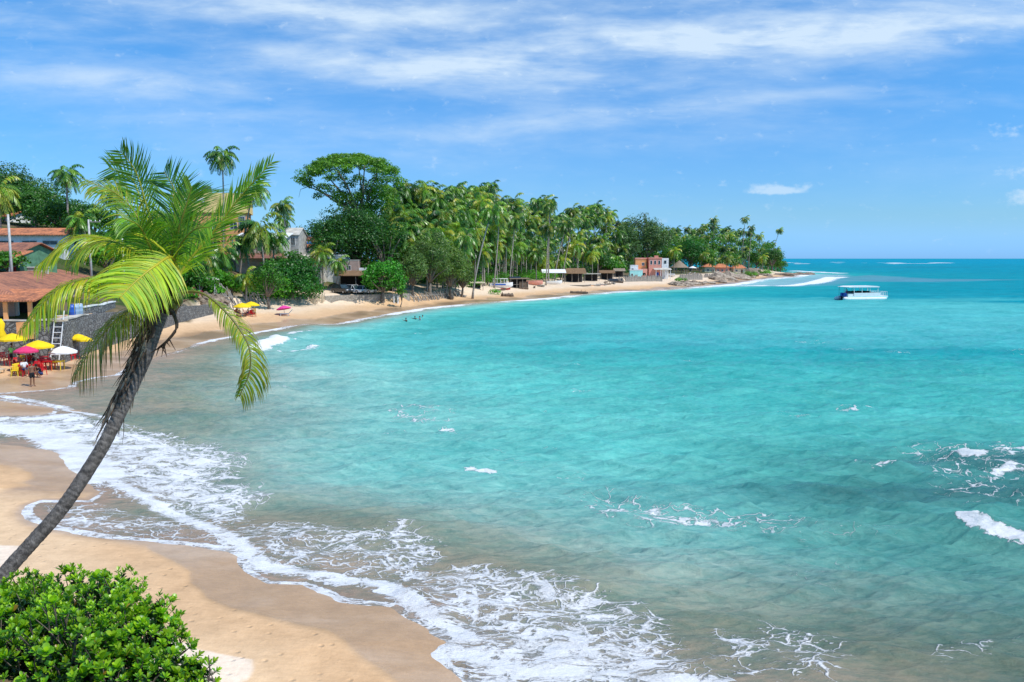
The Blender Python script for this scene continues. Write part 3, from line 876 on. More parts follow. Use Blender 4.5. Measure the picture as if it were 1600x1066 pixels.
def rand_clumps(rng, n, R_, H_, r0, r1, z0=0.0, fl=.75, shell=.5):
    out = []
    for i in range(n):
        a = rng.uniform(0, 2 * PI); e = math.asin(rng.uniform(-.55, 1))
        rr = rng.uniform(shell, 1.0)
        x, y, z = math.cos(a) * math.cos(e) * rr, math.sin(a) * math.cos(e) * rr, math.sin(e) * rr
        r = rng.uniform(r0, r1)
        out.append((x * (R_ - r * .7), y * (R_ - r * .7), z0 + z * (H_ - r * fl * .6), r, r, r * fl))
    return out
def limbs(mb, base, tips, r0, rng, sag=.0):
    base = Vector(base)
    for tp in tips:
        tp = Vector(tp)
        mid = base.lerp(tp, .5) + Vector((rng.uniform(-.06, .06), rng.uniform(-.06, .06), rng.uniform(-.03, .10))) * (tp - base).length
        q = base.lerp(mid, .5) + Vector((0, 0, .02)) * (tp - base).length
        mb.tube([base, q, mid, mid.lerp(tp, .6), tp], [r0, r0 * .75, r0 * .55, r0 * .35, r0 * .15], 5)
GREEN = [(.07, .20, .025), (.09, .25, .03), (.13, .31, .04), (.05, .15, .03)]
BRIGHT = [(.10, .33, .03), (.15, .40, .035), (.08, .26, .03), (.20, .45, .05)]
DARKG = [(.07, .18, .035), (.09, .23, .04), (.12, .28, .045), (.05, .14, .03)]
OLIVE = [(.13, .19, .05), (.16, .22, .06), (.10, .16, .045), (.19, .25, .08)]
def broadleaf(name, label, loc, Rr, H, base_h, seed, cols, size=.4, dens=7, n=22, cat='tree', group=None, cr=(.28, .45), fl=.7, trunk_r=None, sub=None):
    rng = random.Random(seed)
    t = thing(name, label, cat, loc, 0, group)
    ch = (H - base_h) / 2
    cl = rand_clumps(rng, n, Rr, ch, Rr * cr[0], Rr * cr[1], base_h + ch, fl)
    tm = MB()
    tr = trunk_r or Rr * .07
    bz = max(base_h * .9, H * .22)
    cl = [c for c in cl if c[2] > c[5] * .55]
    lean = Vector((rng.uniform(-.3, .3), rng.uniform(-.3, .3), 0))
    tm.tube([(0, 0, -.5), (0, 0, .3), lean * .5 + Vector((0, 0, bz * .55)), lean + Vector((0, 0, bz))], [tr * 1.7, tr * 1.2, tr, tr * .85], 8)
    limbs(tm, lean + Vector((0, 0, bz)), [c[:3] for c in cl[::2]], tr * .6, rng)
    tm.build('trunk', M['bark'], t, smooth=True)
    link('crown', crown_mesh('crown', cl, size, dens, cols, seed, M['leaf']), t)
    return t

# ---- coconut palms of the grove
def palm_crown_mesh(seed, Rr=4.3, nf=28, nl=19, yellow=.3, dead=3, wind=.35, full=1.0):
    rng = random.Random(seed)
    V = []; F = []; C = []
    for i in range(nf + dead):
        isdead = i >= nf
        az = i * 2.39996 + rng.uniform(-.3, .3)
        if isdead:
            el = R(rng.uniform(-75, -50)); L = Rr * rng.uniform(.45, .75)
        else:
            el = R(66 - 112 * (i / nf) ** .9 + rng.uniform(-9, 9)); L = Rr * rng.uniform(.85, 1.12)
        d = Vector((math.cos(az) * math.cos(el), math.sin(az) * math.cos(el), math.sin(el)))
        d = (d + Vector((-wind * rng.uniform(.1, .8), 0, 0)) * max(.15, math.cos(el))).normalized()
        p = Vector((0, 0, .1)); ns = 7; pts = [p.copy()]
        for k in range(ns):
            d = (d + Vector((0, 0, -.24 - .10 * k / ns) * (1 if True else 0)) if False else d + Vector((0, 0, -.17 - .06 * k))).normalized()
            p = p + d * (L / ns); pts.append(p.copy())
        if isdead: c0 = rng.choice([(.26, .17, .09), (.20, .13, .08), (.32, .23, .12)])
        elif rng.random() < yellow: c0 = rng.choice([(.36, .44, .05), (.44, .48, .06), (.30, .42, .05), (.50, .46, .07)])
        else: c0 = rng.choice([(.07, .19, .035), (.11, .26, .04), (.17, .34, .05), (.045, .13, .03), (.26, .42, .07)])
        def put(vs, c):
            b = len(V); V.extend(vs); C.extend([c] * len(vs)); F.append(tuple(range(b, b + 4)))
        # rib
        for k in range(ns):
            a, b_ = pts[k], pts[k + 1]
            w = .05 * (1 - k / ns) + .015
            sd_ = (b_ - a).cross(Vector((0, 0, 1))).normalized() * w
            put([a - sd_, b_ - sd_ * .8, b_ + sd_ * .8, a + sd_], (min(c0[0] * 1.6, .5), min(c0[1] * 1.35, .45), c0[2]))
        for sgn in (-1, 1):
            for k in range(nl):
                f = .16 + .84 * (k + rng.uniform(0, .8)) / nl
                x = f * ns; j = min(int(x), ns - 1); q = pts[j].lerp(pts[j + 1], x - j)
                tg = (pts[j + 1] - pts[j]).normalized()
                side = tg.cross(Vector((0, 0, 1)))
                if side.length < .1: side = Vector((math.sin(az), -math.cos(az), 0))
                side.normalize(); side *= sgn
                nl_len = Rr * .31 * (math.sin(PI * min(f * .86 + .14, 1)) ** .6) * rng.uniform(.75, 1.15)
                droop = rng.uniform(.35, .95)
                dd = (side * .75 + tg * .55 + Vector((0, 0, -droop * (1.2 if isdead else 1)))).normalized()
                mid = q + dd * nl_len * .5
                dd2 = (dd + Vector((0, 0, -.5))).normalized()
                tip = mid + dd2 * nl_len * .5
                wv_ = tg * (Rr * .026 * full)
                cc = tuple(c * rng.uniform(.8, 1.2) for c in c0)
                put([q - wv_ * .7, mid - wv_, tip, mid + wv_], cc)
    return mesh_np('crown', np.array([tuple(v) for v in V]), np.array(F), np.array(C), M['palmleaf'])
def palm_trunk_mesh(H, lean, seed, r=.17):
    rng = random.Random(seed)
    mb = MB()
    pts = []; rs = []
    az = rng.uniform(0, 6.28)
    for k in range(11):
        f = k / 10
        pts.append((lean[0] * f ** 1.3 + .25 * math.sin(f * 4 + seed) * math.cos(az) * f, lean[1] * f ** 1.3, -.4 + (H + .4) * f))
        rs.append(r * (1.7 - 1.0 * min(f * 8, 1)) if f < .1 else r * (1.08 - .38 * f))
    mb.tube(pts, rs, 7)
    return mb.mesh('trunk', M['palmbark'], True), Vector(pts[-1])
CR = [palm_crown_mesh(100 + i, yellow=[.05, .15, .25, .1, .4, .2, .1, .6][i], nf=[29, 31, 26, 30, 28, 32, 25, 27][i], dead=[2, 4, 3, 6, 4, 2, 5, 6][i]) for i in range(8)]
palm_no = 0
def palm(loc, H, lean=(0, 0), crown=None, scale=1.0, label=None, group=None, name='coconut_palm', tr=.17):
    global palm_no
    palm_no += 1
    rng = random.Random(palm_no * 7 + 1)
    t = thing(name, label, 'palm tree', loc, 0, group)
    tme, top = palm_trunk_mesh(H, lean, palm_no, tr)
    link('trunk', tme, t)
    c = link('crown', CR[crown if crown is not None else rng.randrange(8)], t, top)
    c.rotation_euler = (R(rng.uniform(-8, 8)), R(rng.uniform(-10, 4)), rng.uniform(-.5, .5))
    c.scale = (scale,) * 3
    return t
# ------------------------------------------------------------------ the palm grove behind the beach
GROVE = 'coconut palms of the grove behind the beach'
def sky_y(px):
    return np.interp(px, [600, 640, 700, 730, 760, 775, 800, 830, 850, 880, 930, 960, 985, 1010, 1040, 1060, 1090, 1110, 1140, 1165, 1190, 1210, 1225],
                     [292, 284, 288, 284, 290, 288, 287, 289, 302, 308, 314, 326, 345, 352, 356, 352, 350, 344, 352, 352, 366, 376, 392])
FR = [(600, 158), (640, 160), (700, 166), (750, 192), (800, 216), (850, 240), (900, 262), (960, 300), (1000, 330), (1050, 372), (1100, 402), (1150, 440), (1200, 490), (1230, 520)]
def front(px): return np.interp(px, [a for a, _ in FR], [b for _, b in FR])
rg = random.Random(42)
LBL = 'green coconut palm standing among the dense grove behind the curving beach'
LBLH = 'green coconut palm crowded on the wooded headland behind the huts'
def put_palm(px, cy, d, label=LBL, group=GROVE, hmin=6, hmax=27, **kw):
    zt = CAMH + (404 - cy) / FPX * d
    g = on(px, d)
    H = zt - g.z
    if H < hmin or H > hmax: return None
    ln = (rg.uniform(-1, 1) * H * .07, rg.uniform(-1, .4) * H * .06)
    loc = (g.x - ln[0], g.y - ln[1], g.z)
    return palm(loc, H, ln, label=label, group=group, **kw)
rows_ = [(4, 34, 62, 9), (22, 24, 50, 10), (42, 12, 34, 11), (64, 3, 20, 13), (88, 1, 12, 16)]
for (dy, d0, d1, step) in rows_:
    px = 612
    while px < 985:
        x = px + rg.uniform(-5, 5)
        put_palm(x, sky_y(x) + dy + rg.uniform(-3, 9) + 9, front(x) + rg.uniform(d0, d1), scale=rg.uniform(.92, 1.2))
        px += step * rg.uniform(.8, 1.2)
for (dy, d0, d1, step) in [(2, 40, 90, 8), (14, 22, 60, 9), (30, 8, 34, 10), (46, 2, 16, 12)]:
    px = 1030
    while px < 1212:
        x = px + rg.uniform(-4, 4)
        put_palm(x, min(sky_y(x) + dy + rg.uniform(-2, 7) + 6, 408), front(x) + rg.uniform(d0, d1), LBLH, 'coconut palms of the headland', scale=rg.uniform(.9, 1.15))
        px += step * rg.uniform(.8, 1.2)
# palms that stand out
def special(px, cy, d, label, lean=(0, 0), crown=1, scale=1.0, **kw):
    zt = CAMH + (404 - cy) / FPX * d
    x = (px - 800) / FPX * d
    g = Vector((x - lean[0], d - lean[1], 0)); g.z = hz(g.x, g.y)
    return palm(g, zt - g.z, lean, crown=crown, scale=scale, label=label, **kw)
special(1215, 360, 505, 'lone slender palm leaning right past the tip of the wooded headland', (7, 0), 5, .85)
special(1160, 343, 430, 'tallest yellow-tipped palm rising above the headland trees', (1, 0), 7, .8)
special(1171, 356, 440, 'thin palm just right of the tallest headland palm', (1, 0), 3, .75)
special(768, 292, 250, 'tall dark palm poking above the grove skyline in the middle', (0, 0), 0, .85)
special(857, 322, 232, 'tall straight pale-trunked palm at the front edge of the grove', (0, 0), 6, .8, tr=.2)
special(1113, 344, 440, 'full-crowned palm at the highest point of the headland trees', (0, 0), 4, .9)
special(356, 246, 150, 'tall windswept palm rising above the yellow building', (.5, 0), 3, .95)
special(402, 296, 138, 'bending palm with a drooping crown right of the yellow building', (3.6, -2), 0, .98)
special(445, 322, 150, 'slim palm standing alone against the sky right of the yellow building', (-1, 0), 5, .72)
special(447, 344, 156, 'short palm below the slim lone palm beside the white roofed house', (0, 0), 1, .62)
special(114, 274, 125, 'tall palm above the dark trees at the far left', (0, 0), 3, .78)
special(408, 356, 133, 'spreading palm in front of the white roofed house', (-1, 0), 4, 1.15)
special(432, 372, 136, 'small palm before the right end of the white roofed house', (1, 0), 0, .85)
special(385, 378, 134, 'small palm before the left end of the white roofed house', (-1, 0), 2, .85)
special(190, 300, 130, 'half hidden dark palm behind the leaning palm', (0, 0), 0, .85)
special(350, 396, 124, 'bright green young palm beneath the yellow building', (0, 0), 1, .85)
special(322, 402, 118, 'leafy young palm at the foot of the yellow building', (0, 0), 5, .8)
special(275, 350, 118, 'bushy palm hidden behind the crown of the leaning palm', (0, 0), 2, .95)
special(385, 432, 122, 'low sprawling palm above the bank left of the big sea almond', (0, 0), 4, .6)
special(505, 395, 150, 'yellowish palm beside the small red roofed houses', (0, 0), 7, .8)
special(528, 410, 148, 'thin palm above the brick hut', (0, 0), 1, .65)
special(8, 300, 118, 'olive palm at the left edge behind the orange roofs', (0, 0), 4, .95)
special(135, 345, 112, 'low palm behind the white house with a long tiled roof', (0, 0), 1, .75)
special(925, 396, 268, 'yellow-green low palm at the front of the grove near the thatched shelter', (0, 0), 4, .95)
special(790, 372, 216, 'bright low palm among the bare trunks of the grove', (0, 0), 7, .85)
special(838, 396, 226, 'broad low palm above the beach huts', (0, 0), 1, .95)
special(1052, 392, 342, 'bright yellow-green palm beside the pink house', (0, 0), 7, 1.0)
special(1012, 418, 322, 'short dark palm in front of the pink house', (0, 0), 0, .8)
special(1125, 405, 400, 'low yellow-green palm beside the yellow roofed hut', (0, 0), 7, .95)
special(1190, 402, 440, 'palm with yellow fronds near the right end of the headland', (0, 0), 7, .95)
special(1160, 396, 420, 'drooping palm behind the headland rocks', (0, 0), 1, .9)
special(1112, 406, 356, 'low spreading palm in front of the cream hut with the orange roof', (0, 0), 2, .8)
special(1134, 402, 358, 'low palm half hiding the long yellowish roof on the headland', (0, 0), 4, .95)
special(1150, 406, 362, 'low palm before the peaked orange roof near the dark rocks', (1, 0), 1, .85)
special(1098, 398, 372, 'leaning palm between the pavilion and the cream hut', (2, 0), 7, .85)
# bare leaning trunks seen at the front of the grove
for (px, py, tx, ty, lab) in [(738, 467, 768, 330, 'pale palm leaning right from the beach beside the upturned boats'), (695, 462, 728, 372, 'slanting palm rising from the driftwood fence'),
                              (757, 447, 752, 318, 'upright palm with whitewashed trunk foot'), (772, 450, 782, 336, 'palm curving behind the white passenger boat'), (796, 446, 806, 344, 'straight palm left of the dark beach hut'),
                              (727, 444, 745, 340, 'leaning palm left of the white passenger boat'), (866, 441, 884, 352, 'palm leaning right beside the white tarpaulin shelter'), (878, 440, 896, 345, 'slim pale palm rising through the thatched shelter'),
                              (853, 446, 858, 355, 'grey palm in front of the white tarpaulin shelter')]:
    g = G(px, py)
    zt = CAMH + (404 - ty) / FPX * (g.y + 2)
    palm(g, zt - g.z, ((tx - 800) / FPX * (g.y + 2) - g.x, 2), crown=rg.randrange(8), scale=.95, label=lab, tr=.2 if px == 738 else .17)

# ------------------------------------------------------------------ broadleaved trees
def tree_at(px, top, d, Rr, base_h, seed, cols, label, name='broadleaf_tree', **kw):
    g = on(px, d)
    H = CAMH + (404 - top) / FPX * d - g.z
    return broadleaf(name, label, g, Rr, H, base_h, seed, cols, **kw)
# the great spreading tree: domed umbrella crown on dark limbs
def umbrella_tree():
    d = 172
    g = on(556, d)
    px2m = d / FPX
    zt = CAMH + (404 - 236) * px2m - g.z
    t = thing('spreading_tree', 'huge spreading tree with a domed crown above the palm grove', 'tree', g)
    rng = random.Random(9)
    cl = []
    def Z(py): return CAMH + (404 - py) * px2m - g.z
    def X(px): return (px - 556) * px2m
    for i in range(170):
        a = rng.uniform(0, 2 * PI); rr = math.sqrt(rng.uniform(0, 1)) * 10.2
        x, y = math.cos(a) * rr, math.sin(a) * rr
        f = rr / 10.6
        z = Z(237) - 1.1 - (Z(237) - Z(290)) * (1 - math.sqrt(max(0, 1 - f * f))) - rng.uniform(0, 1.2)
        cl.append((x - .2 + (0.4 if x > 0 else 0), y, z, rng.uniform(1.0, 1.7), rng.uniform(1.0, 1.7), rng.uniform(.45, .7)))
    for px, py, r in [(515, 298, 1.8), (548, 318, 2.2), (572, 306, 2.2), (600, 300, 2.0), (605, 315, 2.2), (535, 312, 1.8), (585, 322, 2.2), (562, 284, 1.6), (590, 270, 1.5), (472, 285, 1.3), (478, 272, 1.2), (488, 290, 1.2), (500, 262, 1.5), (495, 296, .9), (530, 304, 2.0), (545, 292, 1.6), (575, 296, 2.0), (595, 285, 1.8), (608, 275, 1.4), (560, 310, 2.0), (590, 305, 1.8), (520, 280, 1.2), (503, 306, 1.2)]:
        for k in range(2):
            cl.append((X(px) + rng.uniform(-.6, .6), rng.uniform(-3, 3), Z(py) + rng.uniform(-.4, .4), r, r, r * .55))
    tm = MB()
    b0 = Vector((X(566), 0, Z(345)))
    tm.tube([(X(562), 0, -1), (X(562), 0, 4), (X(566), 0, Z(370)), b0], [1.0, .75, .6, .5], 10)
    limbs(tm, b0, [(X(a), yy, Z(b)) for a, b, yy in [(485, 285, -1), (505, 268, 2), (530, 262, -3), (560, 255, 3), (600, 262, -2), (612, 280, 2), (585, 285, -3), (540, 290, 2), (520, 300, 0), (575, 250, 0), (478, 290, 1)]], .34, rng)
    tm.tube([(X(500), -2, Z(292)), (X(480), -3, Z(300)), (X(477), -3, Z(312))], [.09, .05, .02], 4)
    tm.build('trunk', M['bark'], t, smooth=True)
    link('crown', crown_mesh('crown', cl, .42, 9.5, [(.18, .37, .035), (.25, .45, .05), (.32, .52, .07), (.12, .28, .03)], 77, M['leaf'], up=.8), t)
umbrella_tree()
tree_at(556, 318, 160, 8.0, 2, 31, DARKG + [(.07, .17, .04)], 'large dark leafy tree filling the space below the domed tree', n=34, dens=6, size=.42)
tree_at(520, 345, 156, 5.5, 2, 32, GREEN, 'mid green tree left below the domed tree', n=22, dens=6.5)
tree_at(602, 335, 158, 6.0, 2, 33, DARKG + GREEN[:2], 'dark green tree right below the domed tree', n=24, dens=6.5)
tree_at(575, 300, 176, 5.5, 8, 37, GREEN + OLIVE[:1], 'leafy tree whose top fills the underside of the domed crown', n=20, dens=6)
# sea almonds near the beach
def almond(px, top, d, w, seed, label, base=1.2, cols=BRIGHT, dens=8, size=.42, n=26):
    return tree_at(px, top, d, w, base, seed, cols, label, name='sea_almond_tree', n=n, dens=dens, size=size, cr=(.25, .40))
almond(455, 402, 134, 6.6, 41, 'wide bushy sea almond tree overhanging the beach left of the cars', -2.2, [(.04, .17, .02), (.055, .22, .028), (.085, .28, .035), (.03, .12, .02)], n=40, dens=9)
almond(418, 418, 128, 3.8, 42, 'smaller bright bush joined to the left of the wide sea almond', -1.5)
almond(598, 398, 146, 4.6, 44, 'rounded bright green sea almond behind the sea wall right of the cars', 0.2, [(.05, .22, .02), (.07, .28, .03), (.10, .34, .04), (.04, .15, .02)], n=32, dens=10)
almond(626, 440, 144, 1.3, 45, 'low green bush hanging over the sea wall beside white posts', .6)
almond(382, 440, 124, 2.3, 46, 'bright green bush on top of the sandy bank above the yellow umbrellas', .4, n=16)
almond(345, 418, 122, 3.0, 47, 'green bush behind the rubble bank right of the leaning palm', .6)
almond(310, 425, 114, 3.2, 48, 'leafy bush behind the long stone wall', .6)
almond(248, 452, 103, 2.2, 54, 'bush on the long wall directly behind the palm trunk', .2, n=14)
almond(292, 452, 110, 2.2, 55, 'bush on the long wall right of the palm crown', .2, n=14)
almond(268, 446, 109, 2.6, 49, 'round bush on the long stone wall left of the palm trunk', .3, n=18)
almond(330, 447, 117, 2.4, 50, 'light green bush on the rubble bank beside the small dark porch', .3, n=18)
almond(362, 436, 122, 2.8, 51, 'bush spilling down the bank between the porch and the yellow umbrellas', .3, n=18)
almond(486, 440, 138, 2.6, 53, 'low dark bush under the right end of the wide sea almond', -.2, n=18)
almond(400, 452, 127, 2.4, 52, 'low dark green bush at the left foot of the wide sea almond', .2, n=16)
tree_at(462, 384, 143, 3.8, .5, 56, GREEN, 'leafy green tree in front of the narrow grey concrete house', n=24, dens=8)
tree_at(432, 394, 139, 3.0, .5, 57, DARKG, 'dark green tree below the white metal roof', n=20, dens=8)
# casuarinas by the driftwood fence
for i, (px, top, d, w, lab) in enumerate([(672, 358, 160, 5.0, 'tallest feathery casuarina by the driftwood fence'), (705, 378, 166, 4.2, 'feathery casuarina right of the tallest one'), (645, 388, 154, 3.2, 'short feathery casuarina beside the round sea almond'), (722, 402, 172, 3.2, 'small grey-green casuarina at the right end of the driftwood fence')]):
    tree_at(px, top, d, w, 1.5, 60 + i, [(.18, .27, .07), (.24, .33, .09), (.14, .22, .065), (.28, .37, .12)], lab, name='casuarina_tree', n=70, dens=13, size=.30, cr=(.2, .34), fl=1.15)
# left hillside
for i, (px, top, d, w, cols, lab) in enumerate([(30, 268, 150, 8.5, DARKG + OLIVE[:1], 'tall brownish green tree at the far left skyline'), (62, 292, 135, 6.5, DARKG + GREEN[:1], 'dark glossy tree behind the white house'), (100, 312, 130, 5.5, DARKG, 'dark round tree right of the glossy one'),
                                               (-12, 285, 140, 6, GREEN, 'green tree cut off by the left edge of the view'), (150, 320, 125, 4.5, GREEN, 'green tree behind the street lamp pole'), (170, 372, 108, 3.6, BRIGHT, 'bright green bush beside the end of the white house'), (215, 345, 120, 5.0, GREEN, 'leafy tree behind the leaning palm crown'), (250, 330, 135, 5, DARKG, 'dark tree behind the top of the leaning palm'),
                                               (160, 398, 122, 4.6, DARKG + BRIGHT[:2], 'dark shrub tree behind the brown roofed house'), (205, 396, 124, 4.6, DARKG + BRIGHT[:2], 'shrub tree between the brown roofed house and the leaning palm'), (245, 398, 120, 4.0, GREEN, 'green shrub tree hidden behind the leaning palm trunk top'),
                                               (12, 394, 88, 2.6, GREEN, 'climbing green shrub in front of the lower tiled house'), (285, 398, 112, 3.6, BRIGHT, 'bright shrub below the yellow building'), (420, 398, 122, 3.0, GREEN, 'green shrub in front of the white roofed house'), (477, 352, 185, 5, DARKG, 'dark distant tree between the lone palm and the domed tree'),
                                               (455, 362, 190, 5, DARKG, 'distant dark tree behind the small red roofs'), (500, 340, 190, 5, GREEN, 'distant tree left of the domed tree')]):
    tree_at(px, top, d, w, 1.0, 80 + i, cols, lab, n=24, dens=6.5, size=.40)
# trees of the far grove and headland
tree_at(1005, 338, 352, 13, 4, 110, [(.11, .19, .09), (.14, .23, .10), (.09, .16, .075), (.18, .26, .12)], 'broad grey-green casuarina above the pink house', name='casuarina_tree', n=46, dens=3.0, size=.75, cr=(.16, .30), fl=1.1)
tree_at(975, 352, 335, 8, 3, 111, [(.11, .19, .09), (.14, .23, .10), (.09, .16, .075)], 'grey-green casuarina left of the broad one', name='casuarina_tree', n=26, dens=3.2, size=.7, cr=(.2, .34), fl=1.1)
g = on(1005, 352)
brm = MB()
rb = random.Random(3)
for k in range(7):
    p = Vector((0, 0, 12)); pts = [p]
    dd = Vector((rb.uniform(-.35, .5), 0, 1)).normalized()
    for j in range(7):
        dd = (dd + Vector((rb.uniform(-.3, .3), rb.uniform(-.3, .3), .1))).normalized(); p = p + dd * 1.9; pts.append(p)
    brm.tube(pts, [.25, .22, .18, .15, .12, .09, .06, .03], 4)
    for q in pts[3:]:
        for s_ in range(4):
            brm.tube([q, q + Vector((rb.uniform(-1, 1), rb.uniform(-.5, .5), rb.uniform(.2, 1)))], [.06, .02], 3, caps=False)
tb = thing('bare_topped_tree', 'half bare tree with twisted twigs above the broad casuarina', 'tree', (g.x + 1, g.y - 3, g.z))
brm.build('branches', M['darkwood'], tb)
MB().tube([(0, 0, -.5), (0, 0, 12.2)], [.4, .26], 7).build('trunk', M['bark'], tb)
for i, (px, top, d, w, cols, lab) in enumerate([(948, 402, 300, 5.5, BRIGHT + GREEN, 'bright green leafy tree at the back of the beach left of the pink house'), (965, 412, 302, 4.0, BRIGHT, 'low bright bush tree beside the aqua house'), (1078, 372, 385, 8.0, [(.05, .20, .04), (.07, .25, .05), (.04, .15, .035)], 'dark rounded tree behind the thatched pavilion'),
                                               (1100, 385, 392, 6.0, GREEN, 'green tree between the pavilion and the yellow roofed hut'), (1205, 385, 480, 7.5, DARKG + [(.04, .1, .06)], 'dark tree at the right end of the headland'), (1218, 402, 490, 4.5, DARKG, 'lowest bush at the very end of the headland'),
                                               (1180, 392, 470, 6, GREEN, 'leafy tree near the end of the headland'), (1140, 392, 430, 6, GREEN, 'leafy tree behind the headland huts'), (1045, 378, 372, 6, DARKG, 'dark tree right behind the pink house'), (935, 385, 292, 5, GREEN, 'leafy tree behind the thatched shelters')]):
    tree_at(px, top, d, w, .8, 120 + i, cols, lab, n=22, dens=3.6, size=.62)
# low shrubs along the foot of the grove
for i, (px, py, w, h) in enumerate([(712, 438, 3, 2.4), (735, 440, 3, 2.2), (762, 438, 4, 2.6), (790, 437, 3.5, 2.8), (815, 434, 4, 3.2), (838, 433, 4, 3.0), (858, 432, 3.4, 2.4), (905, 428, 3, 2.4), (772, 452, 1.8, 1.2), (1063, 432, 2.6, 1.3), (1140, 425, 4, 2.0), (1175, 424, 5, 1.8), (1195, 422, 5, 2.2)]):
    g = G(px, py + 8)
    g = on(px, front(px) + 4) if py < 450 and px < 950 else g
    t = thing('shrub', ['low bright shrub at the foot of the palm grove behind the boats', 'low green shrub on the headland bank above the rocks'][px > 950], 'shrub', g, 0, ['shrubs at the foot of the grove', 'shrubs on the headland bank'][px > 950])
    if py == 452: tag(t, 'isolated round green shrub on the sand beside the white passenger boat', 'shrub', None); del t['group']
    rgg = random.Random(i)
    link('foliage', crown_mesh('foliage', rand_clumps(rgg, 9, w, h * .6, w * .3, w * .45, h * .45, .7), .32, 9, BRIGHT, i, M['leaf']), t)
# dense undergrowth and farther trees that read as one mass
def mass(name, label, pts, size, cols, seed, dens, cat='undergrowth'):
    o = link(name, crown_mesh(name, pts, size, dens, cols, seed, M['leaf']))
    tag(o, label, cat, kind='stuff')
cl = []
rr = random.Random(8)
for i in range(330):
    px = rr.uniform(590, 990); d = front(px) + rr.uniform(16, 60)
    g = on(px, d); r = rr.uniform(2, 3.8)
    cl.append((g.x, g.y, g.z + rr.uniform(.5, 13 if d > front(px) + 26 else 3), r, r, r * .9))
for i in range(150):
    px = rr.uniform(600, 1010); d = front(px) + rr.uniform(58, 90)
    g = on(px, d); r = rr.uniform(3, 5)
    cl.append((g.x, g.y, g.z + rr.uniform(1, 11), r, r, r * .9))
mass('grove_undergrowth', 'dark green undergrowth between the trunks of the palm grove', cl, .7, DARKG + GREEN[:1], 5, 1.5)
cl = []
for i in range(200):
    px = rr.uniform(1000, 1218); d = front(px) + rr.uniform(14, 70)
    g = on(px, d); r = rr.uniform(2.5, 4.5)
    top = (404 - sky_y(px)) / FPX * d + 6 - 5
    cl.append((g.x, g.y, g.z + rr.uniform(.5, max(3, min(17, top + 3))), r, r, r * .9))
mass('headland_undergrowth', 'dense green undergrowth covering the headland below the palms', cl, .95, GREEN + DARKG, 6, 1.1)
cl = []
for i in range(200):
    px = rr.uniform(-30, 620); d = rr.uniform(125, 215)
    g = on(px, d); r = rr.uniform(2, 4)
    if heights(np.array([g.x]), np.array([g.y]))[2][0] < 10: continue
    cl.append((g.x, g.y, g.z + rr.uniform(.5, 3.5), r, r, r * .8))
for i in range(70):
    px = rr.uniform(150, 330); d = rr.uniform(114, 132)
    g = on(px, d); r = rr.uniform(1.5, 2.6)
    if heights(np.array([g.x]), np.array([g.y]))[2][0] < 6: continue
    cl.append((g.x, g.y, g.z + rr.uniform(.3, 2), r, r, r * .8))
mass('hillside_undergrowth', 'green bushes covering the hillside between the houses', cl, .6, GREEN + DARKG, 7, 2.2)
# ------------------------------------------------------------------ buildings and walls
def auto_uv(me):
    uv = me.uv_layers.new(name='UVMap')
    for p in me.polygons:
        n = p.normal
        u = Vector((0, 0, 1)).cross(n)
        if u.length < .05: u = Vector((1, 0, 0))
        u.normalize(); v = n.cross(u)
        for li in p.loop_indices:
            co = me.vertices[me.loops[li].vertex_index].co
            uv.data[li].uv = (co.dot(u) + 50, co.dot(v) + 50)
def part(mb, name, mats, parent=None, loc=(0, 0, 0), rot=(0, 0, 0), smooth=False):
    o = mb.build(name, mats, parent, loc, rot, smooth)
    auto_uv(o.data)
    return o
def roof_mesh(kind, w, d, z0, h, ov=.4, th=.12):
    """front eave at y=-ov; ridge along x"""
    mb = MB()
    x0, x1, y0, y1 = -ov, w + ov, -ov, d + ov
    ym = d / 2
    if kind == 'gable':
        for s_ in (0, 1):
            ya, yb = (y0, ym) if s_ == 0 else (y1, ym)
            vs = [(x0, ya, z0), (x1, ya, z0), (x1, yb, z0 + h), (x0, yb, z0 + h)]
            vs += [(x, y, z - th) for x, y, z in vs]
            fs = [(0, 1, 2, 3), (7, 6, 5, 4), (0, 4, 5, 1), (1, 5, 6, 2), (3, 7, 4, 0)]
            if s_: fs = [tuple(reversed(f)) for f in fs]
            mb.add(vs, fs)
    elif kind == 'hip':
        r = d / 2
        vs = [(x0, y0, z0), (x1, y0, z0), (x1, y1, z0), (x0, y1, z0), (r * .8, ym, z0 + h), (w - r * .8, ym, z0 + h)]
        lo = [(x, y, z - th) for x, y, z in vs[:4]]
        mb.add(vs + lo, [(0, 1, 5, 4), (1, 2, 5), (2, 3, 4, 5), (3, 0, 4), (0, 6, 7, 1), (1, 7, 8, 2), (2, 8, 9, 3), (3, 9, 6, 0), (9, 8, 7, 6)])
    elif kind == 'shed':      # high at the back
        vs = [(x0, y0, z0), (x1, y0, z0), (x1, y1, z0 + h), (x0, y1, z0 + h)]
        vs += [(x, y, z - th) for x, y, z in vs]
        mb.add(vs, [(0, 1, 2, 3), (7, 6, 5, 4), (0, 4, 5, 1), (1, 5, 6, 2), (2, 6, 7, 3), (3, 7, 4, 0)])
    elif kind == 'flat':
        mb.box(x0, y0, z0, x1, y1, z0 + h)
    return mb
def gable_walls(mb, w, d, z0, h):
    for x in (0.0, w):
        t_ = .18 if x == 0 else -.18
        mb.add([(x, 0, z0), (x, d, z0), (x, d / 2, z0 + h), (x + t_, 0, z0), (x + t_, d, z0), (x + t_, d / 2, z0 + h)], [(0, 1, 2), (5, 4, 3), (0, 3, 4, 1), (1, 4, 5, 2), (2, 5, 3, 0)])
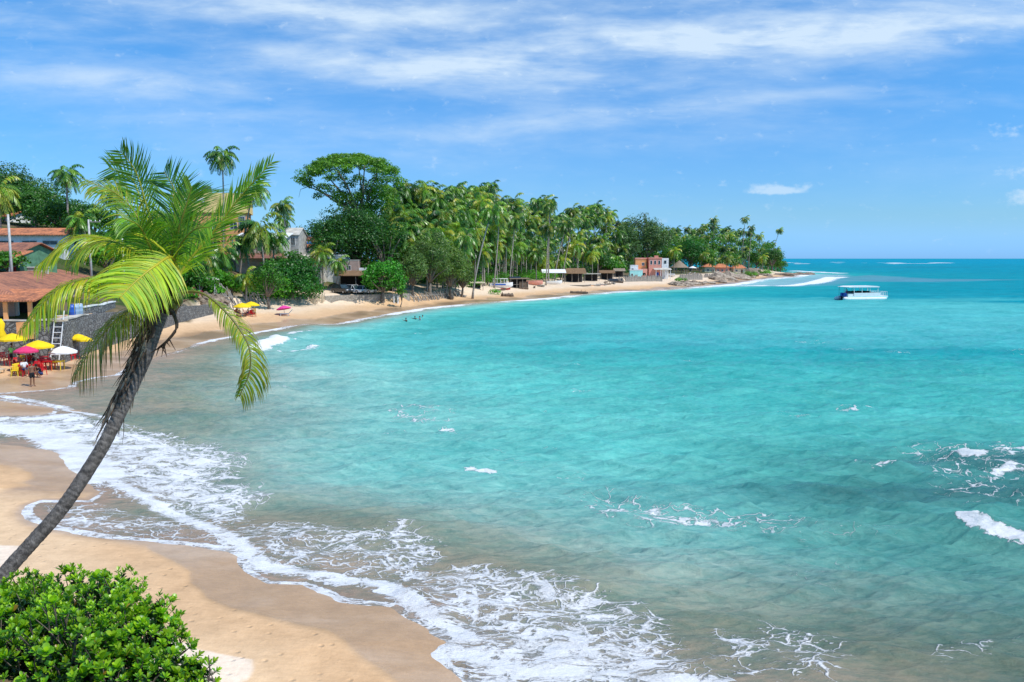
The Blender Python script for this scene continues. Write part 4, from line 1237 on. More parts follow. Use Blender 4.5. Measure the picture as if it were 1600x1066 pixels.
def window(parent, x, z, w, h, y=0.0, glass='glass', frame='white', side=None, name='window', bars=1):
    """opening on the front (side None) or on the right-hand end (side=width)"""
    t_ = .05
    def B(mb, a0, b0, a1, b1, o0, o1):
        if side is None: mb.box(a0, y - o1, b0, a1, y - o0, b1)
        else: mb.box(side + o0, a0, b0, side + o1, a1, b1)
    f = MB()
    B(f, x - .07, z - .07, x + w + .07, z, 0.003, .06); B(f, x - .07, z + h, x + w + .07, z + h + .07, 0.003, .06)
    B(f, x - .07, z, x, z + h, 0.003, .06); B(f, x + w, z, x + w + .07, z + h, 0.003, .06)
    for k in range(bars):
        xx = x + w * (k + 1) / (bars + 1)
        B(f, xx - .025, z, xx + .025, z + h, .025, .05)
    fo = f.build(name, M[frame], parent)
    g = MB(); B(g, x, z, x + w, z + h, 0.003, .02)
    g.build('pane', M[glass], fo)
    return fo
def door(parent, x, z, w, h, y=0.0, m='darkwood', side=None):
    d = MB()
    if side is None: d.box(x, y - .05, z, x + w, y - .003, z + h)
    else: d.box(side + .003, x, z, side + .05, x + w, z + h)
    do = d.build('door', M[m], parent)
    k = MB()
    if side is None: k.box(x + w - .14, y - .10, z + h * .48, x + w - .08, y - .05, z + h * .52)
    else: k.box(side + .05, x + .08, z + h * .48, side + .10, x + .14, z + h * .52)
    k.build('handle', M['metal'], do)
def walls(w, d, z0, z1, th=.2):
    mb = MB()
    mb.box(0, 0, z0, w, th, z1); mb.box(0, d - th, z0, w, d, z1)
    mb.box(0, th, z0, th, d - th, z1); mb.box(w - th, th, z0, w, d - th, z1)
    return mb
def house(name, label, loc, rz, w, d, zb, ze, wm, rkind, rh, rm, cat='house', ov=.4, group=None):
    """loc.z is the floor; zb below it the footing, ze the eave height"""
    t = thing(name, label, cat, loc, rz, group)
    mb = walls(w, d, zb, ze)
    if rkind == 'gable': gable_walls(mb, w, d, ze, rh * d / (d + 2 * ov) * .96)
    if rkind == 'shed':
        mb.add([(w, 0, ze), (w, d, ze), (w, d, ze + rh * .9), (w - .2, 0, ze), (w - .2, d, ze), (w - .2, d, ze + rh * .9)], [(0, 1, 2), (5, 4, 3), (1, 4, 5, 2), (2, 5, 3, 0)])
    part(mb, 'wall', M[wm], t)
    part(roof_mesh(rkind, w, d, ze + .02 if rkind != 'flat' else ze + .003, rh, ov), 'roof', M[rm], t)
    return t
# 1 long brown-roofed house above the rubble wall
h1 = house('tiled_house', 'long brick house with a weathered brown hipped tile roof above the rubble wall', (-41.6, 66.5, 3.7), R(107.5), 44, 10, -2, 2.25, 'brick', 'hip', 1.65, 'tile')
window(h1, 2.2, .7, 1.3, 1.1, glass='tealglass', frame='greywall'); window(h1, 8.2, .8, 1.3, 1.1, glass='tealglass', frame='greywall')
window(h1, 15, .8, 1.3, 1.1, glass='tealglass', frame='greywall'); window(h1, 24, .8, 1.3, 1.1, glass='tealglass', frame='greywall')
door(h1, 12, -.05, .9, 2.0, m='tealglass')
p = MB()
for x in (.2, 4.1): p.box(x, -.22, -.3, x + .35, -.004, 2.2)
part(p, 'pilaster', M['palewall'], h1)
window(h1, 4.2, .7, 1.4, 1.0, glass='tealglass', frame='greywall', name='window') if False else None
# annex with orange posts
an = thing('porch', 'orange painted porch with posts and half wall at the left edge above the beach', 'porch', (-41.2, 63.9, 3.1), R(12))
mb = MB(); mb.box(-5.2, 0, -.6, 2.35, .22, .78); mb.box(2.13, .22, -.6, 2.35, 4, .78)
part(mb, 'half_wall', M['orangewall'], an)
for x in (-3.2, -1.1, .25, 2.05): 
    part(MB().box(x, .02, .783, x + .3, .25, 2.55), 'post', M['orangewall'], an)
part(roof_mesh('shed', 7.6, 4.6, 2.55, .75, .35), 'roof', M['tileorange'], an, (-5.2, 0, 0))
part(MB().box(-5.2, 4, -.5, 2.1, 4.2, 3.1), 'shade_back', M['dark'], an)  # near-black panel paints the shade at the back of the porch
part(MB().box(-5.3, -.1, 2.40, 2.5, .0, 2.52), 'beam', M['greenwall'], an)
# 2 white house
h2 = house('white_house', 'long white house with an orange tiled gable roof on the hillside at left', (-76.5, 110, 9.6), R(0), 15, 7.5, -4, 2.62, 'whitewall', 'gable', 1.05, 'tileorange', ov=.5)
for x in (3.5, 6.2, 9.4, 12.2): window(h2, x, 1.35, 1.9, .42, glass='glass', frame='greywall')
door(h2, 5.0, .2, .9, 1.9, m='greywall'); window(h2, 2.6, 1.3, 1.1, .8, side=15, glass='glass', frame='greywall')
# 3 lower tiled house with veranda
h3 = house('veranda_house', 'low house with crossed tile roofs and a white veranda post below the white house', (-63.5, 92, 7.2), R(-8), 7.6, 6, -3, 2.5, 'greenwall', 'gable', 1.15, 'tile', ov=.5)
window(h3, 4.2, 1.0, 1.2, 1.0, glass='glass', frame='white'); window(h3, 1.2, 1.0, 1.2, 1.0, glass='glass', frame='white'); door(h3, 6.2, 0, .9, 2.0, m='redcloth')
part(roof_mesh('shed', 4.0, 3.0, 1.75, .95, .25), 'porch_roof', M['tileorange'], h3, (5.0, -3.05, 0))
for x in (5.0, 8.7): part(MB().box(x, -3.0, -2, x + .28, -2.74, 1.72), 'post', M['white'], h3)
part(MB().box(4.6, -3.1, -2.5, 9.3, -.01, -.5), 'terrace', M['greywall'], h3)
# 4 orange-roofed house at the edge
h4 = house('small_house', 'small pale house with two stacked orange roofs at the left edge', (-94, 140, 14.6), R(-4), 6.9, 6, -4, 1.7, 'whitewall', 'gable', 1.0, 'tileorange', ov=.4)
window(h4, 5.3, .5, .8, .9, glass='glass', frame='greywall'); part(roof_mesh('shed', 7.2, 2.4, .0, .5, .2), 'lower_roof', M['tileorange'], h4, (-.2, -2.7, -.15))
part(MB().box(-.2, -2.5, -4, 7, -2.3, -.2), 'lower_wall', M['greywall'], h4)
# 5 yellow building
yb = thing('yellow_building', 'tall yellow and orange building with a water tank on top behind the leaning palm', 'building', (-66.5, 159, 9.5), R(14))
mb = MB(); mb.box(0, 0, -3, 13.6, 9, 8.6)
part(mb, 'wall', M['orangewall'], yb)
mb = MB(); mb.box(-.25, -.3, 8.603, 14.0, 9.2, 12.5)
part(mb, 'upper_wall', M['yellowwall'], yb)
part(MB().box(1.2, -.36, 10.6, 5.6, -.303, 11.5), 'balcony_band', M['whitewall'], yb)
for x in (1.5, 6.2, 10.2): window(yb, x, 5.4, 1.3, 1.2)
for x in (1.5, 6.2): window(yb, x, 1.6, 1.3, 1.2)
part(MB().box(11.8, -.06, 5.6, 13.2, -.004, 8.2), 'grille', M['greywall'], yb)
window(yb, 12.0, 5.8, .9, 2.0, y=-.06, frame='metal', bars=2)
door(yb, 8.4, 4.9, .9, 2.0)
part(MB().box(3.6, 2, 12.503, 6.4, 4.5, 12.9), 'tank_stand', M['greywall'], yb)
tk = thing('water_tank', 'dark round water tank on the flat top of the yellow building', 'tank', (-61.9, 163.5, 22.41))
MB().lathe([(.9, 0), (1.0, .1), (1.0, .9), (.8, 1.1)], 16).build('tank_body', M['tank'], tk, smooth=True)
MB().lathe([(.55, 1.1), (.55, 1.2), (.2, 1.25)], 12).build('lid', M['tank'], tk)
# 6 white-roofed house
h5 = house('white_roofed_house', 'house with a broad white metal roof and balcony right of the yellow building', (-49.0, 142, 9.3), R(4), 8.4, 6, -3, 3.2, 'palewall', 'shed', 1.2, 'white', ov=.5)
for x in (.8, 3.2, 5.6): window(h5, x, 1.5, 1.2, 1.1)
door(h5, 7.2, .2, .8, 1.9); part(MB().box(-.4, -1.6, -.25, 8.8, -.01, -.02), 'balcony', M['pinkwall'], h5)
for x in (-.2, 2.4, 5.0, 8.2): part(MB().box(x, -1.5, -.017, x + .18, -1.32, 3.0), 'post', M['white'], h5)
part(MB().box(-.4, -1.62, -.02, 8.8, -1.56, .6), 'balustrade', M['pinkwall'], h5)
h5b = house('concrete_house', 'narrow grey concrete house end with a gable beside the white metal roof', (-43.2, 150, 9.5), R(0), 3.3, 6, -3, 3.9, 'greywall', 'gable', 1.4, 'palewall', ov=.2)
window(h5b, 1.9, 2.0, .7, 1.4, frame='white')
h6 = house('red_roofed_house', 'little house with a bright red-orange roof left of the dark trees', (-45.2, 168, 10.0), R(-6), 5.4, 5, -4, 2.5, 'greywall', 'gable', 1.1, 'tileorange', ov=.35)
window(h6, .6, 1.2, 1.0, .9); window(h6, 3.6, 1.2, 1.0, .9)
tk2 = thing('water_tank', 'small blue water tank in front of the little red roofed house', 'tank', (-42.2, 166, 11.4))
MB().lathe([(.6, 0), (.7, .1), (.7, .9), (.5, 1.1)], 14).build('tank_body', M['blueplastic'], tk2, smooth=True)
MB().box(-.8, -.8, -4, .8, .8, -.003).build('tank_stand', M['greywall'], tk2)
h7 = house('low_roofed_house', 'low white house with a faded orange roof below the little red roofed house', (-46.5, 157, 8.6), R(-12), 6.2, 4, -3, 2.3, 'whitewall', 'shed', .9, 'tileorange', ov=.3)
window(h7, 1.2, 1.0, 1.0, .8); door(h7, 4.2, 0, .8, 1.9)
h8 = house('sheet_roofed_house', 'house under broad lilac grey roof sheets above the big sea almond', (-41.8, 150, 6.6), R(-10), 5.4, 5, -3, 2.1, 'palewall', 'shed', 1.4, 'palewall', ov=.3)
window(h8, 1.0, .8, 1.0, .9); door(h8, 3.6, -.2, .8, 1.9)
h9 = house('white_hut', 'small white walled hut beside the thin palm', (-36.8, 154, 7.0), R(0), 4.4, 4, -4, 2.6, 'whitewall', 'shed', .5, 'white', ov=.2)
window(h9, .8, 1.2, .9, .8)
h10 = house('brick_hut', 'ruined pinkish brick hut above the dark carport', (-32.6, 153, 2.6), R(5), 3.2, 3.5, -1, 6.0, 'brick', 'flat', .15, 'palewall', ov=.05)
window(h10, 1.0, 4.2, .7, .8); part(MB().box(3.25, .2, -1, 4.6, 3, 4.6), 'side_wall', M['whitewall'], h10)
# carport
def shelter(name, label, loc, rz, w, d, h, rh, roofm, postm='greywood', cat='shelter', kind='gable', back=None, ov=.4, posts=3, group=None, slab=.10):
    t = thing(name, label, cat, loc, rz, group)
    part(roof_mesh(kind, w, d, h, rh, ov, slab), 'roof', M[roofm], t)
    for i in range(posts):
        for y in (.1, d - .1):
            x = .1 + (w - .2) * i / (posts - 1)
            top = h - .12 if kind != 'shed' else h - .12 + (rh * .9 if y > 1 else 0)
            part(MB().tube([(x, y, -.5), (x + .03, y, top * .5), (x, y, top)], .07, 6), 'post', M[postm], t)
    if back: part(MB().box(.2, d - .5, -.3, w - .2, d - .4, h - .2), 'shade_back', M[back], t)  # dark panel stands in for the shade inside the shelter
    return t
shelter('carport', 'dark carport with a palm thatch roof behind the parked cars', on(527, 149.5), R(2), 7.0, 3.5, 2.6, .9, 'strawbrown', back='dark')
shelter('pole_shelter', 'brown stick shelter behind the round sea almond', on(580, 151), R(0), 4.2, 3, 2.6, .6, 'strawbrown', back='dark', posts=4)
shelter('beach_porch', 'small dark porch with a white post at the end of the long stone wall', Vector((-44.5, 113.5, hz(-44.5, 113.5) + .2)), R(60), 2.8, 2.4, 2.5, .4, 'palewall', 'white', back='dark', posts=2)

# walls along the back of the beach
def wall_run(name, label, pts, top, th=.5, m='stone', cap=None, cat='wall', base=-1.2):
    pts = [Vector((p[0], p[1], 0)) for p in pts]
    t = thing(name, label, cat, (pts[0].x, pts[0].y, hz(pts[0].x, pts[0].y)))
    z0 = t.location.z
    def strip(a, zlo, zhi, off):
        mb = MB(); n = len(a)
        nrm = []
        for i in range(n):
            d_ = (a[min(i + 1, n - 1)] - a[max(i - 1, 0)]).normalized()
            nrm.append(Vector((d_.y, -d_.x, 0)))
        vs = []
        for i in range(n):
            for s_, z in ((off, zlo(i)), (off, zhi(i)), (-th, zhi(i)), (-th, zlo(i))):
                q = a[i] + nrm[i] * s_ - pts[0]
                vs.append((q.x, q.y, z - z0))
        fs = []
        for i in range(n - 1):
            for k in range(4):
                fs.append((i * 4 + k, (i + 1) * 4 + k, (i + 1) * 4 + (k + 1) % 4, i * 4 + (k + 1) % 4))
        fs += [(0, 1, 2, 3), tuple((n - 1) * 4 + k for k in (3, 2, 1, 0))]
        mb.add(vs, fs)
        return mb
    # resample
    rs = [pts[0]]
    for i in range(len(pts) - 1):
        k = max(1, int((pts[i + 1] - pts[i]).length / 1.5))
        for j in range(1, k + 1): rs.append(pts[i].lerp(pts[i + 1], j / k))
    zs = [hz(p.x, p.y) for p in rs]
    L = len(rs)
    tops = [top[0] + (top[1] - top[0]) * i / (L - 1) for i in range(L)] if isinstance(top, tuple) else [top] * L
    rr_ = random.Random(L)
    tops = [t_ + rr_.uniform(-.05, .05) for t_ in tops]
    part(strip(rs, lambda i: min(zs[i], tops[i]) + base, lambda i: tops[i], 0), 'masonry', M[m], t)
    if cap: part(strip(rs, lambda i: tops[i] + .003, lambda i: tops[i] + .12, .06), 'coping', M[cap], t)
    return t
wall_run('stone_wall', 'dark rubble retaining wall with a pale coping below the brick house', [(b[0] + .35, b[1] - .15) for b in BKL[0:4]], 3.95, .8, 'stone', 'palewall')
wall_run('stone_wall', 'long dark rubble wall running behind the leaning palm trunk', [(b[0] + .35, b[1] - .1) for b in BKL[3:7]], (3.9, 2.6), .8, 'stone')
wall_run('terrace_wall', 'short upper terrace wall with white edge behind the barrels', [BKL[3] + Vector((0, 0)).to_tuple()[:0] if False else (BKL[3][0] - .9, BKL[3][1] + .6), (BKL[3][0] - 1.4, BKL[3][1] + 6), (BKL[4][0] - 1.2, BKL[4][1])], 4.5, .3, 'stone', 'white')
sw_ = [(G(a, b).x, G(a, b).y) for a, b in [(508, 470), (545, 471), (590, 471), (640, 471)]]
wall_run('sea_wall', 'low stained concrete sea wall in front of the parked cars', sw_, 2.45, .45, 'palestone')
for px in (616, 622):
    g = G(px, 473)
    o = part(MB().box(-.13, -.13, -.3, .13, .13, 1.25), 'marker_post', M['white'])
    o.location = (g.x, g.y - .2, g.z); tag(o, ['left', 'right'][px > 620] + ' one of two short white posts at the foot of the sea wall', 'post')
# driftwood pole fences
def pole_fence(label, p0, p1, n, h, lean, m='greywood', seed=1, rails=True, sp=.3, tr=.05, name='driftwood_fence'):
    rng = random.Random(seed)
    a = Vector(p0); b = Vector(p1)
    t = thing(name, label, 'fence', a)
    for i in range(n):
        f = i / max(1, n - 1)
        q = a.lerp(b, f) + Vector((rng.uniform(-sp, sp), rng.uniform(-sp, sp), 0)); z = hz(q.x, q.y) - a.z
        hh = h * rng.uniform(.75, 1.2)
        q = q - a
        part(MB().tube([(q.x, q.y, z - .4), (q.x + lean * hh * .5 * rng.uniform(.5, 1.3), q.y, z + hh * .5), (q.x + lean * hh * rng.uniform(.5, 1.4), q.y + rng.uniform(-.2, .2), z + hh)], [tr * 1.2, tr, tr * .8], 5), 'pole', M[m], t)
    if rails:
        part(MB().tube([(0, 0, h * .6), ((b - a).x * .5, (b - a).y * .5, h * .62 + (hz(b.x, b.y) - a.z) * .5), ((b - a).x, (b - a).y, h * .6 + hz(b.x, b.y) - a.z)], .045, 5), 'rail', M[m], t)
    return t
pole_fence('long leaning driftwood fence at the foot of the casuarinas', G(643, 471.5), G(722, 463.5), 52, 1.5, -.6, seed=3, tr=.09)
pole_fence('rows of leaning grey poles holding the sandy bank beside the yellow umbrellas', G(352, 481), G(372, 479), 22, 2.6, -.5, seed=4, tr=.09, sp=.7)
pole_fence('tall leaning poles against the bank under the wide sea almond', G(392, 480), G(418, 477.5), 16, 3.0, -.55, seed=5, tr=.10, sp=.5)
pole_fence('tangle of pale sticks under the right end of the wide sea almond', G(484, 475), G(506, 473), 22, 1.5, .1, 'palewood', seed=6, tr=.06, sp=.5)
pole_fence('grey palisade of upright logs below the pink house', G(978, 440.5), G(1034, 440), 64, 1.9, .02, seed=7, tr=.17, sp=.05)
pole_fence('grey palisade below the thatched pavilion', G(1062, 438), G(1097, 437.5), 44, 2.1, .02, seed=8, tr=.18, sp=.05)
pole_fence('low weathered palisade below the yellow roofed hut', G(1100, 434), G(1165, 431), 60, 1.5, .02, seed=9, tr=.18, sp=.08)
pole_fence('leaning grey poles left of the palisade near the aqua wall', G(968, 441), G(984, 440), 14, 1.7, -.7, seed=10, tr=.10, rails=False)
# sandy bank rocks behind the umbrellas
def rock(name, label, loc, r, seed, m='rock', sq=(1, 1, .6), group=None, cat='rock'):
    rng = np.random.default_rng(seed)
    mb = MB(); nu, nv = 12, 8; vs = []; fs = []
    for j in range(nv + 1):
        for i in range(nu):
            th = 2 * PI * i / nu; ph = PI * j / nv
            d_ = np.array([math.cos(th) * math.sin(ph), math.sin(th) * math.sin(ph), math.cos(ph)])
            k = 1 + .25 * math.sin(d_[0] * 4 + seed) + .2 * math.sin(d_[1] * 5 + seed * 2) + .15 * math.sin(d_[2] * 6 + d_[0] * 5 + seed)
            k *= 1 + (rng.uniform(-.07, .07) if 0 < j < nv else 0)
            vs.append((d_[0] * r * k * sq[0], d_[1] * r * k * sq[1], d_[2] * r * k * sq[2]))
    for j in range(nv):
        for i in range(nu):
            fs.append((j * nu + i, (j + 1) * nu + i, (j + 1) * nu + (i + 1) % nu, j * nu + (i + 1) % nu))
    mb.add(vs, fs)
    o = mb.build(name, M[m]); o.location = loc
    return tag(o, label, cat, group)
rr = random.Random(12)
for i in range(30):
    px = rr.uniform(1050, 1205); py = np.interp(px, [1040, 1090, 1150, 1205], [446, 444.5, 440, 432]) + rr.uniform(-4.5, 1.5)
    g = G(px, py); r = rr.uniform(.5, 1.7)
    rock('shore_rock', 'low rounded rock among those lining the shore below the headland', g + Vector((0, 0, .1)), r, i, ['rock', 'palerock'][i % 2], (1.6, 1.1, .5), 'rocks along the headland shore')
for i, (px, py, r, lab) in enumerate([(1170, 431, 3.2, 'big dark eroded rock bank at the right end of the palisades'), (1180, 428, 2.6, 'brown boulder beside the big eroded rock bank'), (1128, 438, 3.2, 'long pale rock slope running down from the low palisade'), (1148, 436, 3.0, 'pale rock between the long slope and the dark bank'), (1254, 429.5, 3.2, 'flat dark rock at the very tip of the sand spit'), (1225, 430.5, 3.0, 'low brown rock on the sand spit left of the tip')]):
    rock('boulder', lab, G(px, py), r, 70 + i, ['rock', 'rock', 'palerock', 'palerock', 'rock', 'rock'][i], (1.7, 1.1, .45 if i > 3 else .8))
rr = random.Random(14)
for i in range(16):
    g = G(rr.uniform(318, 350), rr.uniform(468, 484))
    rock('bank_rock', 'dark rock heaped at the end of the long stone wall by the yellow umbrellas', g + Vector((0, 0, .2)), rr.uniform(.5, 1.1), 30 + i, 'rock', (1, 1, .9), 'rocks heaped at the end of the stone wall')
# utility poles
def pole(px, ytop, d, label, arm=True, m='poleconc', w=.13):
    g = on(px, d); H = CAMH + (404 - ytop) / FPX * d - g.z
    t = thing('utility_pole', label, 'pole', g)
    MB().tube([(0, 0, -.5), (0, 0, H)], [w * 1.2, w * .8], 8).build('shaft', M[m], t, smooth=True)
    if arm:
        MB().box(-.1, -.05, H - .35, 1.5, .05, H - .25).build('crossarm', M['greywood'], t)
        for x in (.3, .85, 1.4):
            MB().lathe([(.04, 0), (.07, .05), (.07, .12), (.03, .18)], 8, (x, 0, H - .25)).build('insulator', M['white'], t)
pole(21, 336, 84, 'tall grey pole in front of the white house', False)
pole(145, 344, 100, 'pale pole with a short crossarm right of the white house')
pole(196, 362, 104, 'thin pale pole behind the left fronds of the leaning palm', False, w=.1)
# balustrade building behind the brown roof
bw = thing('parapet_wall', 'pale wall with small square openings behind the brown tile roof', 'wall', (-56.5, 92, 6.6), R(6))
mb = MB(); mb.box(0, 0, -2, 2.9, .2, .5); mb.box(0, 0, 1.0, 2.9, .2, 1.35)
for k in range(6): mb.box(k * .52, .003, .503, k * .52 + .3, .197, .997)
part(mb, 'masonry', M['palewall'], bw); part(MB().box(-.1, -.1, 1.353, 3.0, .3, 1.45), 'coping', M['white'], bw)

# ------------------------------------------------------------------ headland houses
g0 = G(1012, 433)
def HL(px, py_dummy=0, dd=0):
    return on(px, g0.y + dd)
D0 = g0.y
m2 = D0 / FPX
def hz_at(py, d=None): return CAMH + (404 - py) / FPX * (d or D0)
gz0 = g0.z
ph = thing('pink_house', 'two storey pink house with a white end wall and porch on the headland beach', 'house', ((1013 - 800) * m2, D0, gz0))
W = (1033 - 1013) * m2
mb = walls(W, 5, -1, hz_at(404) - gz0); part(mb, 'wall', M['pinkwall'], ph)
part(MB().box(-.2, -.2, hz_at(404) - gz0 + .003, W + .1, 5.2, hz_at(402.5) - gz0), 'roof', M['pinkwall'], ph)
part(MB().box(2.2, 1, hz_at(402.5) - gz0 + .003, 3.6, 2.4, hz_at(399.5) - gz0), 'roof_block', M['pinkwall'], ph)
for x in (.5, 1.9, 3.4): window(ph, x, hz_at(413) - gz0, .7, 1.3, frame='white', bars=0)
ww = (1043.5 - 1033) * m2
part(MB().box(W + .003, -.1, -1, W + ww, 5, hz_at(403.5) - gz0), 'end_wall', M['whitewall'], ph)
window(ph, W + .8, hz_at(412) - gz0, .8, 1.1, y=-.1, frame='greywall', bars=0)
part(roof_mesh('shed', (1046 - 1020) * m2, 2.6, hz_at(421) - gz0, .55, .1), 'porch_roof', M['palewall'], ph, ((1020 - 1013) * m2, -2.8, 0))
for px in (1022, 1029, 1037, 1044): part(MB().box((px - 1013) * m2, -2.6, -1, (px - 1013) * m2 + .2, -2.4, hz_at(421.5) - gz0), 'post', M['whitewall'], ph)
door(ph, (1024 - 1013) * m2, -.5, 1.1, 2.2, m='blueplastic'); door(ph, (1030 - 1013) * m2, -.5, 1.0, 2.2, m='redcloth')
oh = house('orange_house', 'orange flat-roofed block joined to the left of the pink house', ((993 - 800) * m2, D0 + 1.5, gz0), 0, 17 * m2, 4, -1, hz_at(405) - gz0, 'orangewall', 'flat', .5, 'pinkwall', ov=.15)
window(oh, .8, 1.0, .8, 1.0, frame='white'); window(oh, 2.4, 4.2, .8, 1.0, frame='white')
part(MB().box(.0, -2.4, -1, 17 * m2, -.01, hz_at(420) - gz0), 'lower_wall', M['pinkwall'], oh)
part(MB().box(1.6, -2.45, .6, 3.4, -2.403, 1.5), 'lower_opening', M['dark'], oh)  # near-black slab paints the shade of an opening onto the wall
wh = house('white_house', 'small white cube house behind the aqua wall on the headland beach', ((983 - 800) * m2, D0 - 2, gz0), 0, 12 * m2, 3, -1, hz_at(415) - gz0, 'whitewall', 'flat', .2, 'whitewall', ov=.05)
window(wh, .5, 2.4, .6, .7, frame='greywall'); window(wh, 1.9, 1.2, .5, .6, frame='greywall')
aq = thing('aqua_hut', 'low bright aqua hut in front of the small white cube house', 'hut', ((980.5 - 800) * m2, D0 - 5, gz0 - .2))
part(walls(19.5 * m2, 2.6, -1, hz_at(422.5, D0 - 5) - gz0 + .2), 'wall', M['aquawall'], aq)
part(MB().box(-.1, -.1, hz_at(422.5, D0 - 5) - gz0 + .203, 19.5 * m2 + .1, 2.7, hz_at(422, D0 - 5) - gz0 + .3), 'roof', M['whitewall'], aq)
window(aq, .5, .8, .6, .7, frame='white')
# thatched pavilion
def cone_thatch(name, label, loc, R_, h, rh, m='straw', cat='pavilion', posts=6, group=None):
    t = thing(name, label, cat, loc, 0, group)
    rng = random.Random(int(R_ * 10)); prof = []
    MB().lathe([(R_ * 1.0, h - .15), (R_ * 1.04, h), (R_ * .72, h + rh * .30), (R_ * .42, h + rh * .6), (R_ * .16, h + rh * .88), (.06, h + rh)], 22).build('roof', M[m], t)
    for i in range(posts):
        a = 2 * PI * i / posts
        MB().tube([(R_ * .85 * math.cos(a), R_ * .85 * math.sin(a), -1), (R_ * .85 * math.cos(a), R_ * .85 * math.sin(a), h)], .12, 6).build('post', M['greywood'], t)
    MB().lathe([(R_ * .5, 0.6), (R_ * .5, .9)], 12).build('bar_counter', M['darkwood'], t)
    return t
D1 = 345
def w1(px, d=D1): return (px - 800) / FPX * d
cone_thatch('thatched_pavilion', 'round pavilion with a conical grey thatch roof right of the pink house', (w1(1060), D1, hz_at(429, D1)), 3.9, hz_at(418, D1) - hz_at(429, D1), hz_at(407, D1) - hz_at(418, D1))
D2 = 365
yh = house('yellow_roofed_hut', 'cream hut with a yellow-orange hipped roof at the middle of the headland', (w1(1100, D2), D2, hz_at(428, D2)), 0, w1(1116, D2) - w1(1100, D2), 5, -2, hz_at(417, D2) - hz_at(428, D2), 'creamwall', 'hip', hz_at(411, D2) - hz_at(416, D2), 'tileorange', ov=.6)
window(yh, 1, 1.2, .9, 1.0, frame='white'); door(yh, 3.2, .0, .9, 2)
yh2 = house('yellow_roofed_house', 'long low house with a yellowish tiled roof right of the cream hut', (w1(1120, D2), D2 + 4, hz_at(428, D2)), 0, w1(1142, D2) - w1(1120, D2), 5, -2, 2.9, 'pinkwall', 'hip', 1.7, 'tileorange', ov=.5)
for x in (.8, 2.8, 4.8): window(yh2, x, 1.1, .8, .9, frame='white')
yh3 = house('red_roofed_house', 'small house with a peaked orange roof near the dark rock bank', (w1(1145, 372), 372, hz_at(428, 372)), 0, 5.4, 4.5, -2, 2.7, 'creamwall', 'hip', 1.9, 'tileorange', ov=.6)
window(yh3, 1, 1.1, .8, .9, frame='white'); door(yh3, 3.4, 0, .9, 2)
# parasol and loungers on the deck by the pavilion
dk = thing('deck', 'low raised deck between the thatched pavilion and the cream hut', 'deck', (w1(1071, 338), 338, hz_at(430, 338)))
part(MB().box(0, 0, -1.5, 6.2, 4, .35), 'platform', M['palewall'], dk)
def lounger(label, loc, rz, m='white', group=None, fr='white'):
    t = thing('sun_lounger', label, 'sun lounger', loc, rz, group)
    part(MB().box(0, 0, .28, 1.25, .6, .36), 'seat', M[m], t)
    Mx = Matrix.Translation((1.25, 0, .32)) @ Matrix.Rotation(R(-48), 4, 'Y')
    part(MB().box(0, 0, -.03, .8, .6, .04, 0, Mx), 'backrest', M[m], t)
    for x in (.1, 1.15):
        for y in (.03, .51): part(MB().box(x, y, 0, x + .06, y + .06, .277), 'leg', M[fr], t)
    return t
lounger('left of two white sun loungers on the deck beside the thatched pavilion', (w1(1073.5, 338), 338.6, hz_at(430, 338) + .353), R(200) + PI, scale if False else 'white')
lounger('right of two white sun loungers on the deck beside the thatched pavilion', (w1(1080, 338), 338.6, hz_at(430, 338) + .353), R(10))

# ------------------------------------------------------------------ huts along the grove beach
def gg(px, py): return G(px, py)
shelter('boat_shelter', 'low dark boat shelter with a pale roof left of the white passenger boat', gg(737, 451) + Vector((0, 1, 0)), R(15), 2.8, 3, 1.3, .25, 'palewood', back='dark', posts=2)
hut = thing('beach_hut', 'dark slatted beach hut with a straw-edged flat roof beside the passenger boat', 'hut', gg(798, 449.5), R(8))
part(MB().box(-.3, -.3, 2.2, 4.9, 3.3, 2.42), 'roof', M['straw'], hut)
for x in (0, 1.6, 3.1, 4.5):
    for y in (0, 2.9): part(MB().tube([(x, y, -.4), (x, y, 2.2)], .07, 6), 'post', M['greywood'], hut)
part(MB().box(2.2, .1, -.2, 4.5, .16, 1.5), 'front_panel', M['darkwood'], hut); part(MB().box(0, 2.6, -.3, 4.5, 2.7, 2.1), 'shade_back', M['dark'], hut); part(MB().box(.1, .0, .75, 2.1, .5, .83), 'counter', M['greywood'], hut)  # near-black back panel paints the hut's interior shade
part(MB().box(-.2, .2, 2.43, 2.6, 2.6, 2.75), 'roof_tarpaulin', M['tank'], hut)
shelter('tarpaulin_shelter', 'shelter with a broad white tarpaulin roof at the edge of the grove', on(849, 238), R(4), 6.4, 4.5, 2.7, 1.0, 'white', back=None, posts=3, kind='gable')
shelter('thatched_shelter', 'long brown thatched shelter in front of the palms', on(883, 250), R(6), 6.3, 4.5, 2.7, 1.6, 'strawbrown', back='dark', posts=4)
shelter('flat_shelter', 'low shelter with a pale flat roof right of the thatched one', on(913, 262), R(3), 4.9, 3.5, 2.3, .2, 'palewall', back='dark', posts=3, kind='flat')
shelter('thatched_shelter', 'small dark thatched lean-to near the bright leafy tree', on(938, 274), R(0), 4.6, 3.2, 2.3, .9, 'strawbrown', back='dark', posts=3)
shelter('thatched_shelter', 'tiny straw shelter beside the green bush left of the aqua hut', on(960, 284), R(0), 3.4, 2.6, 2.2, .9, 'straw', back='dark', posts=2)
